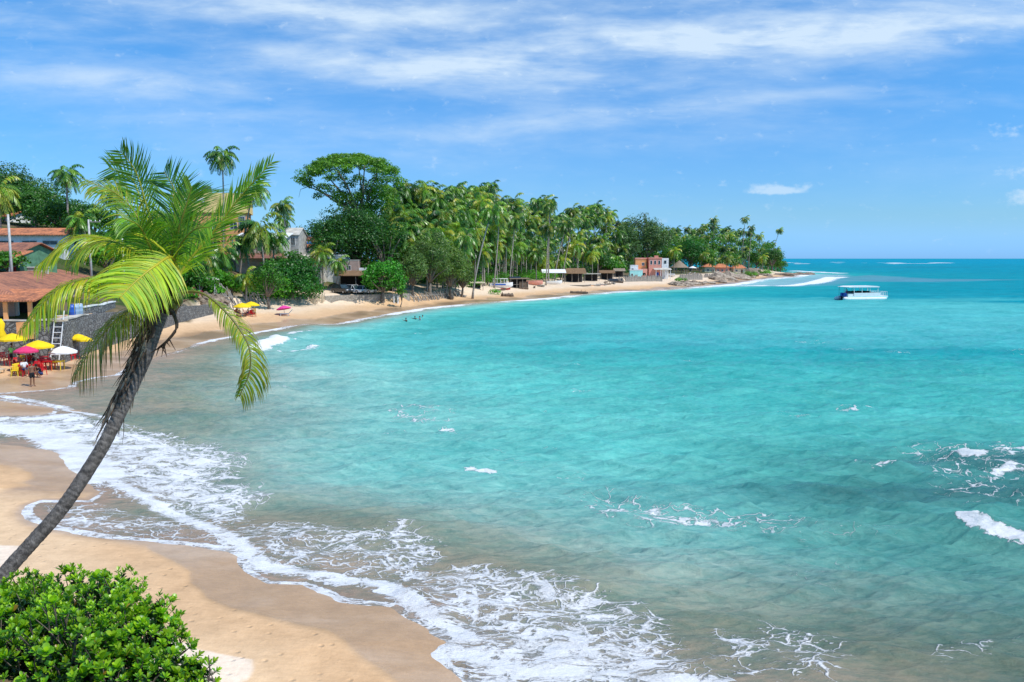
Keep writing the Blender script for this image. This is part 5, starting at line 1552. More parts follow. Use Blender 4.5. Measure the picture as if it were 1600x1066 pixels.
# ------------------------------------------------------------------ boats
def hull_mesh(L, B, H, sheer=.25, n=14, flatb=.45, tip=0.0, transom=.75):
    vs = []; fs = []
    for i in range(n + 1):
        f = i / n; x = -L / 2 + L * f
        w = B / 2 * (transom + (1 - transom) * min(f * 3, 1)) * (1 - max(0, (f - .55) / .45) ** 2.2)
        w = max(w, .02)
        zt = H + sheer * (max(0, f - .4) ** 2) * 2.6
        zk = 0 + .35 * H * max(0, (f - .75) / .25) ** 2
        sec = [(-w, zt), (-w * .92, (zt + zk) * .5), (-w * flatb, zk), (w * flatb, zk), (w * .92, (zt + zk) * .5), (w, zt), (w * .86, zt), (w * .8, zt - H * .55), (-w * .8, zt - H * .55), (-w * .86, zt)]
        vs += [(x, y, z) for y, z in sec]
    m = 10
    for i in range(n):
        for k in range(m):
            fs.append((i * m + k, (i + 1) * m + k, (i + 1) * m + (k + 1) % m, i * m + (k + 1) % m))
    fs += [tuple(range(m - 1, -1, -1)), tuple(n * m + k for k in range(m))]
    return MB().add(vs, fs)
# passenger boat hauled out, white with a blue stripe
def passenger_boat():
    t = thing('passenger_boat', 'white passenger boat with a windowed cabin and blue stripe hauled out under the palms', 'boat', gg(783, 450.5) + Vector((0, 1.2, .1)), R(12))
    part(hull_mesh(6.0, 1.9, 1.15, .25), 'hull', M['white'], t, smooth=False)
    for s_ in (-1, 1):
        part(MB().box(-2.4, s_ * .97 - .02, .62, 1.0, s_ * .97 + .02, .95), 'stripe', M['blueplastic'], t)
    part(MB().box(-2.3, -.8, 2.2, 1.6, .8, 2.32), 'roof', M['white'], t)
    for x in (-2.2, -1.25, -.3, .65, 1.45):
        for y in (-.75, .68): part(MB().box(x, y, 1.1, x + .10, y + .07, 2.197), 'pillar', M['white'], t)
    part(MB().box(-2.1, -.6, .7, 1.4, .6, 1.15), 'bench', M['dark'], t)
passenger_boat()
def rowboat(label, loc, rz, L, B, H, hm='white', im='palewood', group=None, tilt=0, name='rowing_boat'):
    t = thing(name, label, 'boat', loc, rz, group)
    t.rotation_euler = (tilt, 0, rz)
    part(hull_mesh(L, B, H), 'hull', M[hm], t)
    for f in (-.25, .12): part(MB().box(L * f, -B * .38, H * .72, L * f + .2, B * .38, H * .78), 'thwart', M[im], t)
    return t
rowboat('pale pink hulled boat with its bow raised right of the dark slatted hut', gg(832, 445.5), R(-20), 6.0, 1.8, 1.1, 'pinkwall', tilt=R(-14))
rowboat('white boat under the tarpaulin shelter', gg(866, 444.5), R(8), 4.6, 1.6, 1.0, 'white')
rowboat('small red canoe lying on the sand in front of the passenger boat', gg(790, 453), R(-25), 2.6, .7, .35, 'redcloth')
rowboat('small dark canoe next to the red canoe', gg(783, 454), R(15), 2.4, .6, .3, 'darkwood')
rowboat('dark hulled boat drawn up left of the palisade', gg(963, 440.5), R(5), 4.4, 1.5, 1.0, 'tank')
rowboat('long flat grey canoe on the sand right of the tarpaulin shelter', gg(907, 447.5), R(-6), 6.0, .7, .35, 'greywood')
rowboat('white boat standing on the slope right of the pink house', G(1048, 432), R(-30), 3.6, 1.5, .9, 'white', tilt=R(18))
rowboat('orange-brown upturned boat on the beach right of the thatched shelter', gg(920, 446.5), R(5), 4.2, 1.5, .9, 'orangewall', tilt=R(160))
rowboat('faded upturned boat beside the orange-brown one', gg(936, 445.5), R(-12), 3.6, 1.3, .8, 'pinkwall', tilt=R(165))
rowboat('brown upturned boat beside the driftwood pile', gg(948, 444), R(20), 3.8, 1.4, .8, 'darkwood', tilt=R(170))
# driftwood
def log(label, p, L, r, rz, seed, m='darkwood'):
    rng = random.Random(seed)
    pts = [(i / 5 * L - L / 2, rng.uniform(-.12, .12), r * .6 + rng.uniform(0, .1)) for i in range(6)]
    mb = MB(); mb.tube(pts, [r * 1.2, r, r, r * .9, r * .8, r * .6], 7)
    for k in range(3):
        q = Vector(pts[rng.randrange(5)]); mb.tube([q, q + Vector((rng.uniform(-.3, .3), rng.uniform(-.3, .3), rng.uniform(.3, .8)))], [r * .4, r * .1], 5)
    o = mb.build('driftwood', M[m]); o.location = p; o.rotation_euler = (0, 0, rz)
    return tag(o, label, 'driftwood')
log('dark stump lying at the wet edge of the beach below the passenger boat', gg(793, 463.5), 2.6, .42, R(10), 1)
rock('boulder', 'rounded dark boulder on the sand beside the stump', gg(797, 463), .75, 99, 'rock', (1, .9, 1.0))
log('dark log half in the foam right of the stump', gg(905, 459), 4.5, .38, R(-5), 2)
for i, (px, py) in enumerate([(940, 446), (950, 445), (958, 443.5), (966, 442), (930, 447), (946, 442), (955, 440), (700, 467), (722, 464), (835, 450), (845, 448), (818, 452), (775, 457)]):
    kk = 0 if i < 7 else (1 if i in (7, 8, 12) else 2)
    lg = log(['broken palm log in the driftwood heap left of the palisade', 'log lying on the sand between the driftwood fence and the passenger boat', 'thin log on the sand in front of the pink hulled boat'][kk], gg(px, py), 3.2 if i < 7 else 2.4, .25, R(i * 50), 10 + i, 'darkwood' if i % 2 else 'greywood')
    lg['group'] = ['driftwood heap left of the palisade', 'logs beside the driftwood fence', 'logs in front of the pink hulled boat'][kk]

# tour catamaran at anchor
def catamaran():
    x, y = plane(1345, 468.2)
    t = thing('tour_boat', 'white double-hulled tour boat with a flat canopy anchored in the bay', 'boat', (x, y, .0), R(14))
    for s_ in (-1, 1):
        pts = [(-5.6, s_ * 1.5, .28), (-5.3, s_ * 1.5, .26), (-4.4, s_ * 1.5, .24), (4.4, s_ * 1.5, .24), (5.1, s_ * 1.5, .34), (5.6, s_ * 1.5, .62)]
        MB().tube(pts, [.16, .42, .46, .46, .34, .06], 14).build('pontoon', M['white'], t, smooth=True)
    part(MB().box(-4.6, -1.75, .72, 5.5, 1.75, .86), 'deck', M['white'], t)
    part(MB().box(-4.62, -1.78, .5, 5.5, -1.72, .72), 'deck_skirt', M['aquawall'], t)
    sd_ = MB(); sd_.box(-3.1, -1.75, .863, 3.6, -1.69, 1.55); sd_.box(-3.1, 1.69, .863, 3.6, 1.75, 1.55); sd_.box(3.54, -1.687, .863, 3.6, 1.687, 1.55)
    part(sd_, 'side_panel', M['white'], t)
    for xx in (-3.1, -1.1, .9, 2.9):
        for yy in (-1.72, 1.66): part(MB().box(xx, yy, 1.553, xx + .09, yy + .07, 2.75), 'pillar', M['white'], t)
    cn = MB(); cn.prism([(-4.6, 2.75), (3.1, 2.75), (3.2, 2.85), (2.6, 3.0), (-3.2, 3.02), (-4.6, 2.84)], -1.95, 1.95)
    part(cn, 'canopy', M['white'], t)
    for k in range(4):
        b = part(MB().box(-2.6 + k * 1.35, -1.4, 1.25, -2.1 + k * 1.35, 1.4, 1.45), 'bench_seat', M['white'], t)
        part(MB().box(-2.7 + k * 1.35, -1.4, 1.5, -2.62 + k * 1.35, 1.4, 1.9), 'bench_back', M['dark'], t)
    rl = MB()
    for xx in (3.7, 4.1, 4.5, 4.9, 5.3):
        for yy in (-1.7, 1.66): rl.box(xx, yy, .863, xx + .05, yy + .04, 1.75)
    for yy in (-1.7, 1.66): rl.box(3.7, yy, 1.753, 5.35, yy + .04, 1.8)
    for yy in (-1.2, -.6, 0, .6, 1.2): rl.box(5.3, yy, .863, 5.35, yy + .05, 1.75)
    rl.box(5.3, -1.655, 1.753, 5.35, 1.655, 1.8)
    part(rl, 'bow_rail', M['white'], t)
    for s_ in (-.9, .2):
        e = part(MB().box(-4.95, s_ - .22, .75, -4.45, s_ + .22, 1.55), 'outboard_motor', M['blueplastic'], t)
        part(MB().box(-4.85, s_ - .06, -.3, -4.6, s_ + .06, .747), 'leg', M['dark'], e)
    part(MB().box(-4.5, -1.7, .863, -3.2, -1.2, 1.3), 'stern_locker', M['white'], t)
    part(MB().tube([(-4.7, 1.2, .86), (-4.7, 1.2, 2.9)], .03, 5), 'mast', M['dark'], t)
catamaran()

# ------------------------------------------------------------------ cars
def car(name, label, loc, rz, paint, L=4.0, Wd=1.7, H=1.5, suv=False):
    t = thing(name, label, 'car', loc, rz)
    zb = .28; zs = .85 if not suv else .98
    prof = [(-L / 2, .45), (-L / 2 + .05, zs - .12), (-L / 2 + .35, zs), (L / 2 - 1.15, zs), (L / 2 - .25, zs - .12), (L / 2, .62), (L / 2 - .02, zb + .05), (L / 2 - .15, zb), (-L / 2 + .1, zb)]
    b = MB(); b.prism(prof, -Wd / 2, Wd / 2)
    bo = part(b, 'body', M[paint], t)
    bo.modifiers.new('bevel', 'BEVEL').width = .06; bo.modifiers['bevel'].segments = 2
    x0, x1, x2, x3 = (-L / 2 + .1, -L / 2 + .45, L / 2 - 1.9, L / 2 - 1.2)
    vs = []
    for x, z, w in [(x0, zs + .003, Wd / 2 - .05), (x3, zs + .003, Wd / 2 - .05), (x2, H - .06, Wd / 2 - .22), (x1, H - .06, Wd / 2 - .22)]:
        vs += [(x, -w, z), (x, w, z)]
    g = MB().add(vs, [(0, 2, 4, 6), (1, 7, 5, 3), (0, 1, 3, 2), (2, 3, 5, 4), (4, 5, 7, 6), (6, 7, 1, 0)])
    part(g, 'windows', M['glass'], t)
    part(MB().box(x1 - .08, -Wd / 2 + .2, H - .057, x2 + .08, Wd / 2 - .2, H), 'roof', M[paint], t)
    for s_ in (-1, 1):
        w = Wd / 2
        pl = MB()
        for (xa, xb) in ((x0, x1), (-.05, -.02), (x3, x2)):
            pl.tube([(xa, s_ * (w - .035), zs), (xb, s_ * (w - .205), H - .05)], .045, 4)
        part(pl, 'pillar', M[paint], t)
        for xx in (-L / 2 + .75, L / 2 - .8):
            wh_ = part(MB().lathe([(.30, -.1), (.33, -.08), (.33, .08), (.30, .1)], 18), 'wheel', M['rubber'], t, (xx, s_ * (w - .08), .33), (PI / 2, 0, 0))
            part(MB().lathe([(.19, -.115), (.19, .115)], 12), 'rim', M['metal'], wh_)
        part(MB().box(L / 2 - .12, s_ * .55 - .18, .62, L / 2 - .02 + .03, s_ * .55 + .18, .76), 'headlight', M['white'], t)
        part(MB().box(-L / 2 - .02, s_ * .6 - .13, .62, -L / 2 + .06, s_ * .6 + .13, .8), 'tail_light', M['redplastic'], t)
    part(MB().box(L / 2 - .04, -.38, .40, L / 2 + .03, .38, .56), 'grille', M['dark'], t)
    return t
def carp(px, py): 
    g = G(px, py); return Vector((g.x, g.y, hz(g.x, g.y)))
base_car = on(536, 146.2)
car('parked_car', 'dark sport utility car parked at the left of the three by the sea wall', on(535, 145.5, .02), R(-38), 'cardark', 4.2, 1.8, 1.7, True)
car('parked_car', 'white car in the middle of the three parked by the sea wall', on(554, 146, .02), R(-30), 'carwhite', 4.1, 1.75, 1.6)
car('parked_car', 'silver car at the right of the three parked by the sea wall', on(571, 146.5, .02), R(-22), 'carsilver', 4.0, 1.7, 1.5)

# ------------------------------------------------------------------ beach umbrellas, tables, chairs
def umbrella(label, p, r, h, m, tilt=0, rz=0, drop=.45, group=None):
    t = thing('beach_umbrella', label, 'umbrella', p, rz, group)
    t.rotation_euler = (tilt, 0, rz)
    MB().tube([(0, 0, -.3), (0, 0, h)], .028, 8).build('pole', M['greywood'], t)
    n = 8; vs = [(0, 0, h + .02)]; fs = []
    for ring, (f, z) in enumerate([(.35, -.10), (.7, -.27), (1.0, -drop)]):
        for k in range(n * 2):
            a = PI * k / n
            sc = f * r * (1 if k % 2 == 0 else .955)
            vs.append((math.cos(a) * sc, math.sin(a) * sc, h + z * (r / 1.1) + (0 if k % 2 == 0 else .015)))
    N2 = n * 2
    for k in range(N2): fs.append((0, 1 + k, 1 + (k + 1) % N2))
    for j in range(2):
        for k in range(N2): fs.append((1 + j * N2 + k, 1 + (j + 1) * N2 + k, 1 + (j + 1) * N2 + (k + 1) % N2, 1 + j * N2 + (k + 1) % N2))
    # valance
    b = len(vs)
    for k in range(N2):
        v = vs[1 + 2 * N2 + k]; vs.append((v[0], v[1], v[2] - .13))
    for k in range(N2): fs.append((1 + 2 * N2 + k, b + k, b + (k + 1) % N2, 1 + 2 * N2 + (k + 1) % N2))
    c = MB().add(vs, fs).build('canopy', M[m], t)
    s_ = c.modifiers.new('thick', 'SOLIDIFY'); s_.thickness = .012
    MB().lathe([(.03, h), (.035, h + .06), (.012, h + .12)], 8).build('finial', M['greywood'], t)
    rb = MB()
    for k in range(n):
        a = 2 * PI * k / n; rb.tube([(0, 0, h - .28), (math.cos(a) * r * .55, math.sin(a) * r * .55, h - .24)], .008, 4)
    rb.build('ribs', M['metal'], t)
    return t
def up(px, pytop, base_y, label, r, m, **kw):
    g = G(px, base_y)
    h = CAMH + (404 - pytop) / FPX * g.y - g.z
    return umbrella(label, g, r, h, m, **kw)
up(22, 521, 573, 'yellow umbrella furthest left in front of the rubble wall', 1.05, 'yellow')
up(62, 532, 578, 'largest yellow umbrella standing over the red tables', 1.12, 'yellow')
up(43, 541, 582, 'rose pink umbrella between the two yellow ones', .85, 'rose')
up(100, 541, 577, 'white umbrella at the right of the red and yellow tables', 1.05, 'whitecloth')
up(124, 522, 560, 'yellow umbrella below the ladder, half behind the palm frond', .80, 'yellow')
up(134, 526, 562, 'small yellow umbrella tucked behind the palm frond', .65, 'yellow')
up(379, 473, 495, 'left of the two yellow umbrellas below the leaning poles', 1.25, 'yellow')
up(393, 471, 492, 'right of the two yellow umbrellas below the leaning poles', 1.2, 'yellow')
up(445, 477, 492, 'tilted magenta umbrella alone on the open sand', 1.05, 'pink', tilt=R(-12), rz=R(60))
up(1082, 416, 428, 'pale parasol over the loungers on the headland deck', 1.7, 'whitecloth')
tent = thing('folded_umbrella', 'folded yellow umbrella standing against the orange half wall', 'umbrella', G(3, 563))
hh = 3.3
MB().tube([(0, 0, -.2), (0, 0, hh + .2)], .03, 6).build('pole', M['greywood'], tent)
mb = MB(); mb.tube([(0, 0, 1.6), (.04, 0, 2.0), (-.03, 0, 2.4), (.03, 0, 2.9), (0, 0, hh)], [.25, .30, .24, .26, .12], 9)
mb.build('folded_canopy', M['yellow'], tent, smooth=True); tent.scale = (1.35, 1.35, 1.0)

def chair_parts(m):
    t = thing('plastic_chair', 'x', 'chair', (0, 0, 0))
    part(MB().box(-.22, -.22, .41, .22, .22, .45), 'seat', M[m], t)
    Mx = Matrix.Translation((0, .22, .43)) @ Matrix.Rotation(R(-14), 4, 'X')
    bk = MB()
    for k in range(5): bk.box(-.21 + k * .09, -.015, .03, -.15 + k * .09, .015, .38, 0, Mx)
    bk.box(-.23, -.02, .38, .23, .02, .46, 0, Mx)
    part(bk, 'backrest', M[m], t)
    for x in (-.2, .2):
        for y in (-.2, .2):
            part(MB().tube([(x * 1.15, y * 1.15, 0), (x * .95, y * .95, .41)], .028, 5), 'leg', M[m], t)
        part(MB().tube([(x * 1.18, .24, .64), (x * 1.2, -.1, .66), (x * 1.12, -.2, .43)], .022, 5), 'armrest', M[m], t)
    return t
def table_parts(m):
    t = thing('plastic_table', 'x', 'table', (0, 0, 0))
    tb_ = part(MB().box(-.40, -.40, .69, .40, .40, .73), 'tabletop', M[m], t)
    part(MB().box(-.37, -.37, .62, .37, .37, .687), 'apron', M[m], t)
    for x in (-.33, .33):
        for y in (-.33, .33): part(MB().tube([(x, y, 0), (x, y, .62)], .035, 6), 'leg', M[m], t)
    return t
protos = {}
def furn(kind, m, px, py, rz, label, group=None):
    key = (kind, m)
    g = G(px, py)
    if key not in protos:
        protos[key] = o = chair_parts(m) if kind == 'c' else table_parts(m)
    else: o = copy_tree(protos[key])
    o.location = g; o.rotation_euler = (0, 0, R(rz)); o['label'] = label
    if group: o['group'] = group
    elif 'group' in o: del o['group']
    return o
LC = 'red plastic chair in the crowd of chairs under the umbrellas by the rubble wall'
GC = 'red plastic chairs under the umbrellas'
for i, (px, py, rz) in enumerate([(28, 577, 40), (36, 582, 100), (58, 574, -30), (63, 580, 20), (66, 586, 160), (72, 575, 80), (14, 572, 0), (44, 572, 200), (8, 568, 60), (56, 583, 10), (50, 577, 120), (70, 570, 300)]):
    furn('c', 'redplastic', px, py, rz, LC, GC)
furn('c', 'redplastic', 84, 576, 90, 'red plastic chair between the red table and the yellow table')
furn('c', 'redplastic', 26, 584, -40, 'red plastic chair next to the yellow chair nearest the left tables')
furn('c', 'redplastic', 118, 561, 60, 'red plastic chair under the yellow umbrella behind the palm frond')
furn('c', 'redplastic', 112, 563, 160, 'red plastic chair right behind the white umbrella')
furn('t', 'redplastic', 76, 578, 10, 'red plastic table under the large yellow umbrella')
furn('t', 'redplastic', 47, 585, 25, 'red plastic table beside the people seated nearest the water')
furn('t', 'yellowplastic', 91, 578, 5, 'yellow plastic table beside the pole of the white umbrella')
furn('c', 'yellowplastic', 24, 588, 20, 'yellow plastic chair nearest the wooden loungers')
furn('c', 'yellowplastic', 33, 586, 80, 'yellow plastic chair beside the seated people')
furn('c', 'yellowplastic', 36, 572, 200, 'yellow plastic chair behind the rose pink umbrella')
for i, (px, py, rz) in enumerate([(2, 580, 20), (2, 588, 25), (10, 583, 22)]):
    lounger(['farthest', 'nearest', 'middle'][i] + ' of the pale wooden loungers at the left edge of the beach', G(px, py), R(rz + 150), 'palewood', fr='palewood')
for i, (px, py, rz) in enumerate([(374, 494, 30), (384, 493, 120), (397, 491, 210)]):
    furn('c', 'redplastic' if i == 1 else 'yellowplastic', px, py, rz, ['yellow plastic chair left under the pair of yellow umbrellas', 'red plastic chair in the middle under the pair of yellow umbrellas', 'yellow plastic chair right under the pair of yellow umbrellas'][i])
lounger('grey-blue lounger lying beneath the magenta umbrella', G(437, 494), R(10), 'cushion')

# ladder against the wall
pA = Vector((BKL[2][0] - .05, BKL[2][1] - 1.0, 0)); pA.z = hz(pA.x, pA.y); pB = Vector((pA.x + .35, pA.y + .62, 4.75))
la = thing('ladder', 'white wooden ladder leaning on the rubble wall', 'ladder', pA)
v = pB - pA; side = Vector((1, .15, 0)).normalized() * .33
for s_ in (-1, 1):
    a = side * s_
    part(MB().tube([a - v * .03, a + v], .045, 6), 'stile', M['white'], la)
for k in range(9):
    f = .06 + k * .105
    part(MB().tube([v * f - side, v * f + side], .035, 6), 'rung', M['white'], la)
part(MB().box(-.5, -.1, v.z * .80, .5, .5, v.z * .83), 'platform', M['palewood'], la, (v.x * .8, v.y * .8, 0))
# barrels on the wall
for i, (px, m, lab) in enumerate([(112, 'blueplastic', 'dark blue barrel on top of the rubble wall beside the ladder'), (118, 'palebarrel', 'pale blue barrel right of the dark blue one'), (84, 'palebarrel', 'grey-blue drum on the wall left of the ladder'), (124, 'palebarrel', 'grey bundle shaped drum at the right end of the row on the wall')]):
    q = at(px, 489, 69.5 + i * .4)
    t = thing('barrel', lab, 'barrel', (q.x, q.y, 4.08 if i != 2 else 4.08))
    t.location.z = max(hz(q.x, q.y), 4.05)
    MB().lathe([(.27, 0), (.31, .05), (.31, .28), (.33, .32), (.31, .36), (.31, .62), (.33, .66), (.31, .70), (.29, .92)], 16).build('drum', M[m], t, smooth=True)
    MB().lathe([(.27, .925), (.27, .96), (.05, .98)], 16).build('lid', M['white'] if i % 2 else M[m], t)

# flowering bush
for i, (px, py, d, lab) in enumerate([(300, 462, 104, 'pink flowering bush on the stone wall right of the palm trunk'), (238, 470, 96, 'reddish flowering bush behind the top of the palm trunk')]):
    q = at(px, py, d); t = thing('flowering_bush', lab, 'bush', (q.x, q.y, q.z - .9))
    rgg = random.Random(i)
    link('foliage', crown_mesh('foliage', rand_clumps(rgg, 10, 1.6, 1.0, .4, .6, .9, .8), .22, 12, GREEN, i + 5, M['leaf']), t)
    link('blossom', crown_mesh('blossom', rand_clumps(rgg, 9, 1.7, 1.05, .3, .45, 1.0, .8), .2, 10, [(.75, .06, .16), (.6, .05, .10), (.8, .14, .25)], i + 9, M['leaf']), t)

# ------------------------------------------------------------------ people
def skin_obj(name, joints, edges, m, parent, sub=1, root='pelvis', extra=0.0):
    names = list(joints)
    me = bpy.data.meshes.new(name)
    me.from_pydata([joints[n][0] for n in names], [(names.index(a), names.index(b)) for a, b in edges], [])
    me.materials.append(m)
    o = bpy.data.objects.new(name, me); COL.objects.link(o); o.parent = parent
    sk = o.modifiers.new('skin', 'SKIN')
    sk.use_smooth_shade = True
    if not me.skin_vertices: me.skin_vertices.new() if hasattr(me.skin_vertices, 'new') else None
    return o, names
def add_skin(name, joints, edges, m, parent, root):
    """joints: name -> (pos, radius). Uses a skin modifier grown from root."""
    import bmesh
    names = list(joints)
    bm = bmesh.new()
    lay = bm.verts.layers.skin.verify()
    vs = {}
    for n in names:
        p, r = joints[n]
        v_ = bm.verts.new(p); v_[lay].radius = (r[0], r[1]) if isinstance(r, tuple) else (r, r)
        v_[lay].use_root = (n == root)
        vs[n] = v_
    for a, b in edges: bm.edges.new((vs[a], vs[b]))
    me = bpy.data.meshes.new(name); bm.to_mesh(me); bm.free()
    me.materials.append(m)
    o = bpy.data.objects.new(name, me); COL.objects.link(o); o.parent = parent
    sk = o.modifiers.new('skin', 'SKIN'); sk.use_smooth_shade = True
    sb_ = o.modifiers.new('sub', 'SUBSURF'); sb_.levels = 1; sb_.render_levels = 1
    return o
def person(label, loc, rz, pose='stand', skin='skin', top=None, bottom='blackcloth', hair='hair', h=1.72, seat=.45, hide_below=None):
    t = thing('person', label, 'person', loc, rz)
    s = h / 1.72
    V = lambda x, y, z: Vector((x, y, z)) * s
    if pose == 'stand':
        hip, chest, neck, head = V(0, 0, .92), V(0, -.01, 1.28), V(0, 0, 1.46), V(0, -.03, 1.60)
        kn = [V(-.10, -.03, .50), V(.11, .0, .50)]; an = [V(-.11, .03, .08), V(.12, .02, .08)]; toe = [V(-.13, -.13, .03), V(.14, -.14, .03)]
        el = [V(-.27, .02, 1.12), V(.27, .03, 1.12)]; wr = [V(-.27, -.05, .87), V(.28, -.04, .87)]
    elif pose == 'sit':
        hip, chest, neck, head = V(0, 0, seat + .12), V(0, .03, seat + .47), V(0, .03, seat + .64), V(0, 0, seat + .78)
        kn = [V(-.12, -.44, seat + .08), V(.12, -.44, seat + .08)]; an = [V(-.12, -.42, .08), V(.13, -.46, .08)]; toe = [V(-.13, -.58, .03), V(.14, -.62, .03)]
        el = [V(-.27, -.08, seat + .28), V(.27, -.08, seat + .28)]; wr = [V(-.18, -.30, seat + .22), V(.17, -.30, seat + .24)]
    elif pose == 'squat':
        hip, chest, neck, head = V(0, .12, .30), V(0, -.06, .62), V(0, -.14, .78), V(0, -.22, .90)
        kn = [V(-.15, -.28, .50), V(.15, -.28, .50)]; an = [V(-.13, -.02, .09), V(.13, -.02, .09)]; toe = [V(-.15, -.18, .03), V(.15, -.18, .03)]
        el = [V(-.24, -.26, .50), V(.24, -.26, .50)]; wr = [V(-.10, -.46, .42), V(.10, -.46, .42)]
    elif pose == 'swim':
        hip, chest, neck, head = V(0, .1, -.62), V(0, .03, -.22), V(0, 0, -.02), V(0, -.03, .12)
        kn = [V(-.1, .05, -1.0), V(.1, .05, -1.0)]; an = [V(-.1, .2, -1.35), V(.1, .2, -1.35)]; toe = [V(-.1, .1, -1.42), V(.1, .1, -1.42)]
        el = [V(-.36, -.18, -.10), V(.36, -.18, -.10)]; wr = [V(-.34, -.42, -.02), V(.34, -.42, -.02)]
    J = {}; E = []
    J['pelvis'] = (hip, .115 * s); J['waist'] = (hip.lerp(chest, .5), (.12 * s, .095 * s)); J['chest'] = (chest, (.15 * s, .11 * s)); J['neck'] = (neck, .052 * s)
    hd = (head - neck).normalized()
    J['jaw'] = (head + Vector((0, -.015, -.055)) * s, .062 * s); J['skull'] = (head + hd * .02 * s, (.082 * s, .095 * s)); J['crown'] = (head + hd * .085 * s, .055 * s)
    J['nose'] = (head + Vector((0, -.115, -.015)) * s, .012 * s)
    E += [('pelvis', 'waist'), ('waist', 'chest'), ('chest', 'neck'), ('neck', 'jaw'), ('jaw', 'skull'), ('skull', 'crown'), ('skull', 'nose')]
    for i, sg in enumerate((-1, 1)):
        k = 'LR'[i]
        J['sh' + k] = (chest + Vector((sg * .19, 0, .08)) * s, .056 * s); J['el' + k] = (el[i], .040 * s); J['wr' + k] = (wr[i], .026 * s)
        d_ = (wr[i] - el[i]).normalized()
        palm_ = wr[i] + d_ * .075 * s
        J['pa' + k] = (palm_, (.034 * s, .018 * s))
        sidev = Vector((0, 1, 0)) if pose != 'sit' else Vector((1, 0, 0))
        E += [('chest', 'sh' + k), ('sh' + k, 'el' + k), ('el' + k, 'wr' + k), ('wr' + k, 'pa' + k)]
        for q, (off_, ln) in enumerate([(-.030, .070), (-.010, .082), (.010, .077), (.030, .06)]):
            a = palm_ + sidev * off_ * s + d_ * .035 * s; b_ = a + (d_ + Vector((-sg * .25, 0, 0))).normalized() * ln * s
            J[f'f{k}{q}'] = (a, .0095 * s); J[f'g{k}{q}'] = (b_, .007 * s)
            E += [('pa' + k, f'f{k}{q}'), (f'f{k}{q}', f'g{k}{q}')]
        a = palm_ - sidev * .045 * s + d_ * .005 * s
        J['th' + k] = (a, .010 * s); J['tt' + k] = (a + (d_ * .6 - sidev * .4).normalized() * .045 * s, .008 * s)
        E += [('pa' + k, 'th' + k), ('th' + k, 'tt' + k)]
        J['hp' + k] = (hip + Vector((sg * .09, 0, -.05)) * s, .088 * s); J['kn' + k] = (kn[i], .058 * s); J['ca' + k] = (kn[i].lerp(an[i], .35), .055 * s); J['an' + k] = (an[i], .036 * s); J['to' + k] = (toe[i], .032 * s)
        E += [('pelvis', 'hp' + k), ('hp' + k, 'kn' + k), ('kn' + k, 'ca' + k), ('ca' + k, 'an' + k), ('an' + k, 'to' + k)]
    add_skin('body', J, E, M[skin], t, 'pelvis')
    # hair and eyes
    hm = MB(); c = J['skull'][0] + hd * .03 * s + Vector((0, .018, 0)) * s
    vs = []; fs = []; nu, nv = 12, 6
    for j in range(nv + 1):
        for i in range(nu):
            th = 2 * PI * i / nu; ph_ = PI * .62 * j / nv
            rr_ = .112 * s * (1 + .05 * math.sin(5 * th + j))
            y = math.sin(ph_) * math.sin(th)
            vs.append((c.x + rr_ * .88 * math.cos(th) * math.sin(ph_), c.y + rr_ * max(y, -.62), c.z + rr_ * math.cos(ph_)))
    for j in range(nv):
        for i in range(nu): fs.append((j * nu + i, (j + 1) * nu + i, (j + 1) * nu + (i + 1) % nu, j * nu + (i + 1) % nu))
    hm.add(vs, fs).build('hair', M[hair], t, smooth=True)
    ey = MB()
    for sg in (-1, 1): ey.box(head.x + sg * .032 * s - .01, head.y - .105 * s, head.z + .004, head.x + sg * .032 * s + .01, head.y - .09 * s, head.z + .014)
    ey.build('eyes', M['dark'], t)
    if bottom:
        Jb = {'pelvis': (hip + Vector((0, 0, .02)) * s, .135 * s), 'w': (hip.lerp(chest, .28), .125 * s)}; Eb = [('pelvis', 'w')]
        for i, k in enumerate('LR'):
            Jb['h' + k] = (J['hp' + k][0], .108 * s); Jb['k' + k] = (J['hp' + k][0].lerp(kn[i], .85), .085 * s); Eb += [('pelvis', 'h' + k), ('h' + k, 'k' + k)]
        add_skin('shorts', Jb, Eb, M[bottom], t, 'pelvis')
    if top:
        Jt = {'c': (chest, (.172 * s, .132 * s)), 'w': (hip.lerp(chest, .5), (.142 * s, .118 * s)), 'p': (hip.lerp(chest, .12), (.14 * s, .12 * s)), 'n': (chest.lerp(neck, .6), .085 * s)}; Et = [('c', 'w'), ('w', 'p'), ('c', 'n')]
        for i, k in enumerate('LR'):
            Jt['s' + k] = (J['sh' + k][0], .072 * s); Jt['e' + k] = (J['sh' + k][0].lerp(el[i], .7), .060 * s); Et += [('c', 's' + k), ('s' + k, 'e' + k)]
        add_skin('shirt', Jt, Et, M[top], t, 'c')
    return t
person('bare-chested person in dark shorts standing alone at the wet edge of the sand', G(51, 604), R(60), 'stand', 'skin', None, 'blackcloth', h=1.75)
person('person in dark clothes squatting on the sand beside the standing person', G(62, 590), R(-30), 'squat', 'skin', 'blackcloth', 'bluecloth')
person('person in a lime green shirt standing behind the left tables', G(20, 572), R(170), 'stand', 'skin', 'greencloth', 'blackcloth', h=1.75)
def seated(px, py, rz, **kw):
    g = G(px, py); furn('c', kw.pop('chair', 'redplastic'), px, py, rz, kw.pop('clabel'))
    a = R(rz)
    person(kw.pop('label'), g + Vector((math.sin(a) * .05, -math.cos(a) * .05, 0)), a, 'sit', **kw)
seated(38, 588, 60, label='seated person in a white shirt at the front red table', top='whiteshirt', bottom='bluecloth', clabel='red chair carrying the person in the white shirt')
seated(54, 580, -60, label='seated person in black leaning over the red table', top='blackcloth', bottom='blackcloth', clabel='red chair carrying the person in black')
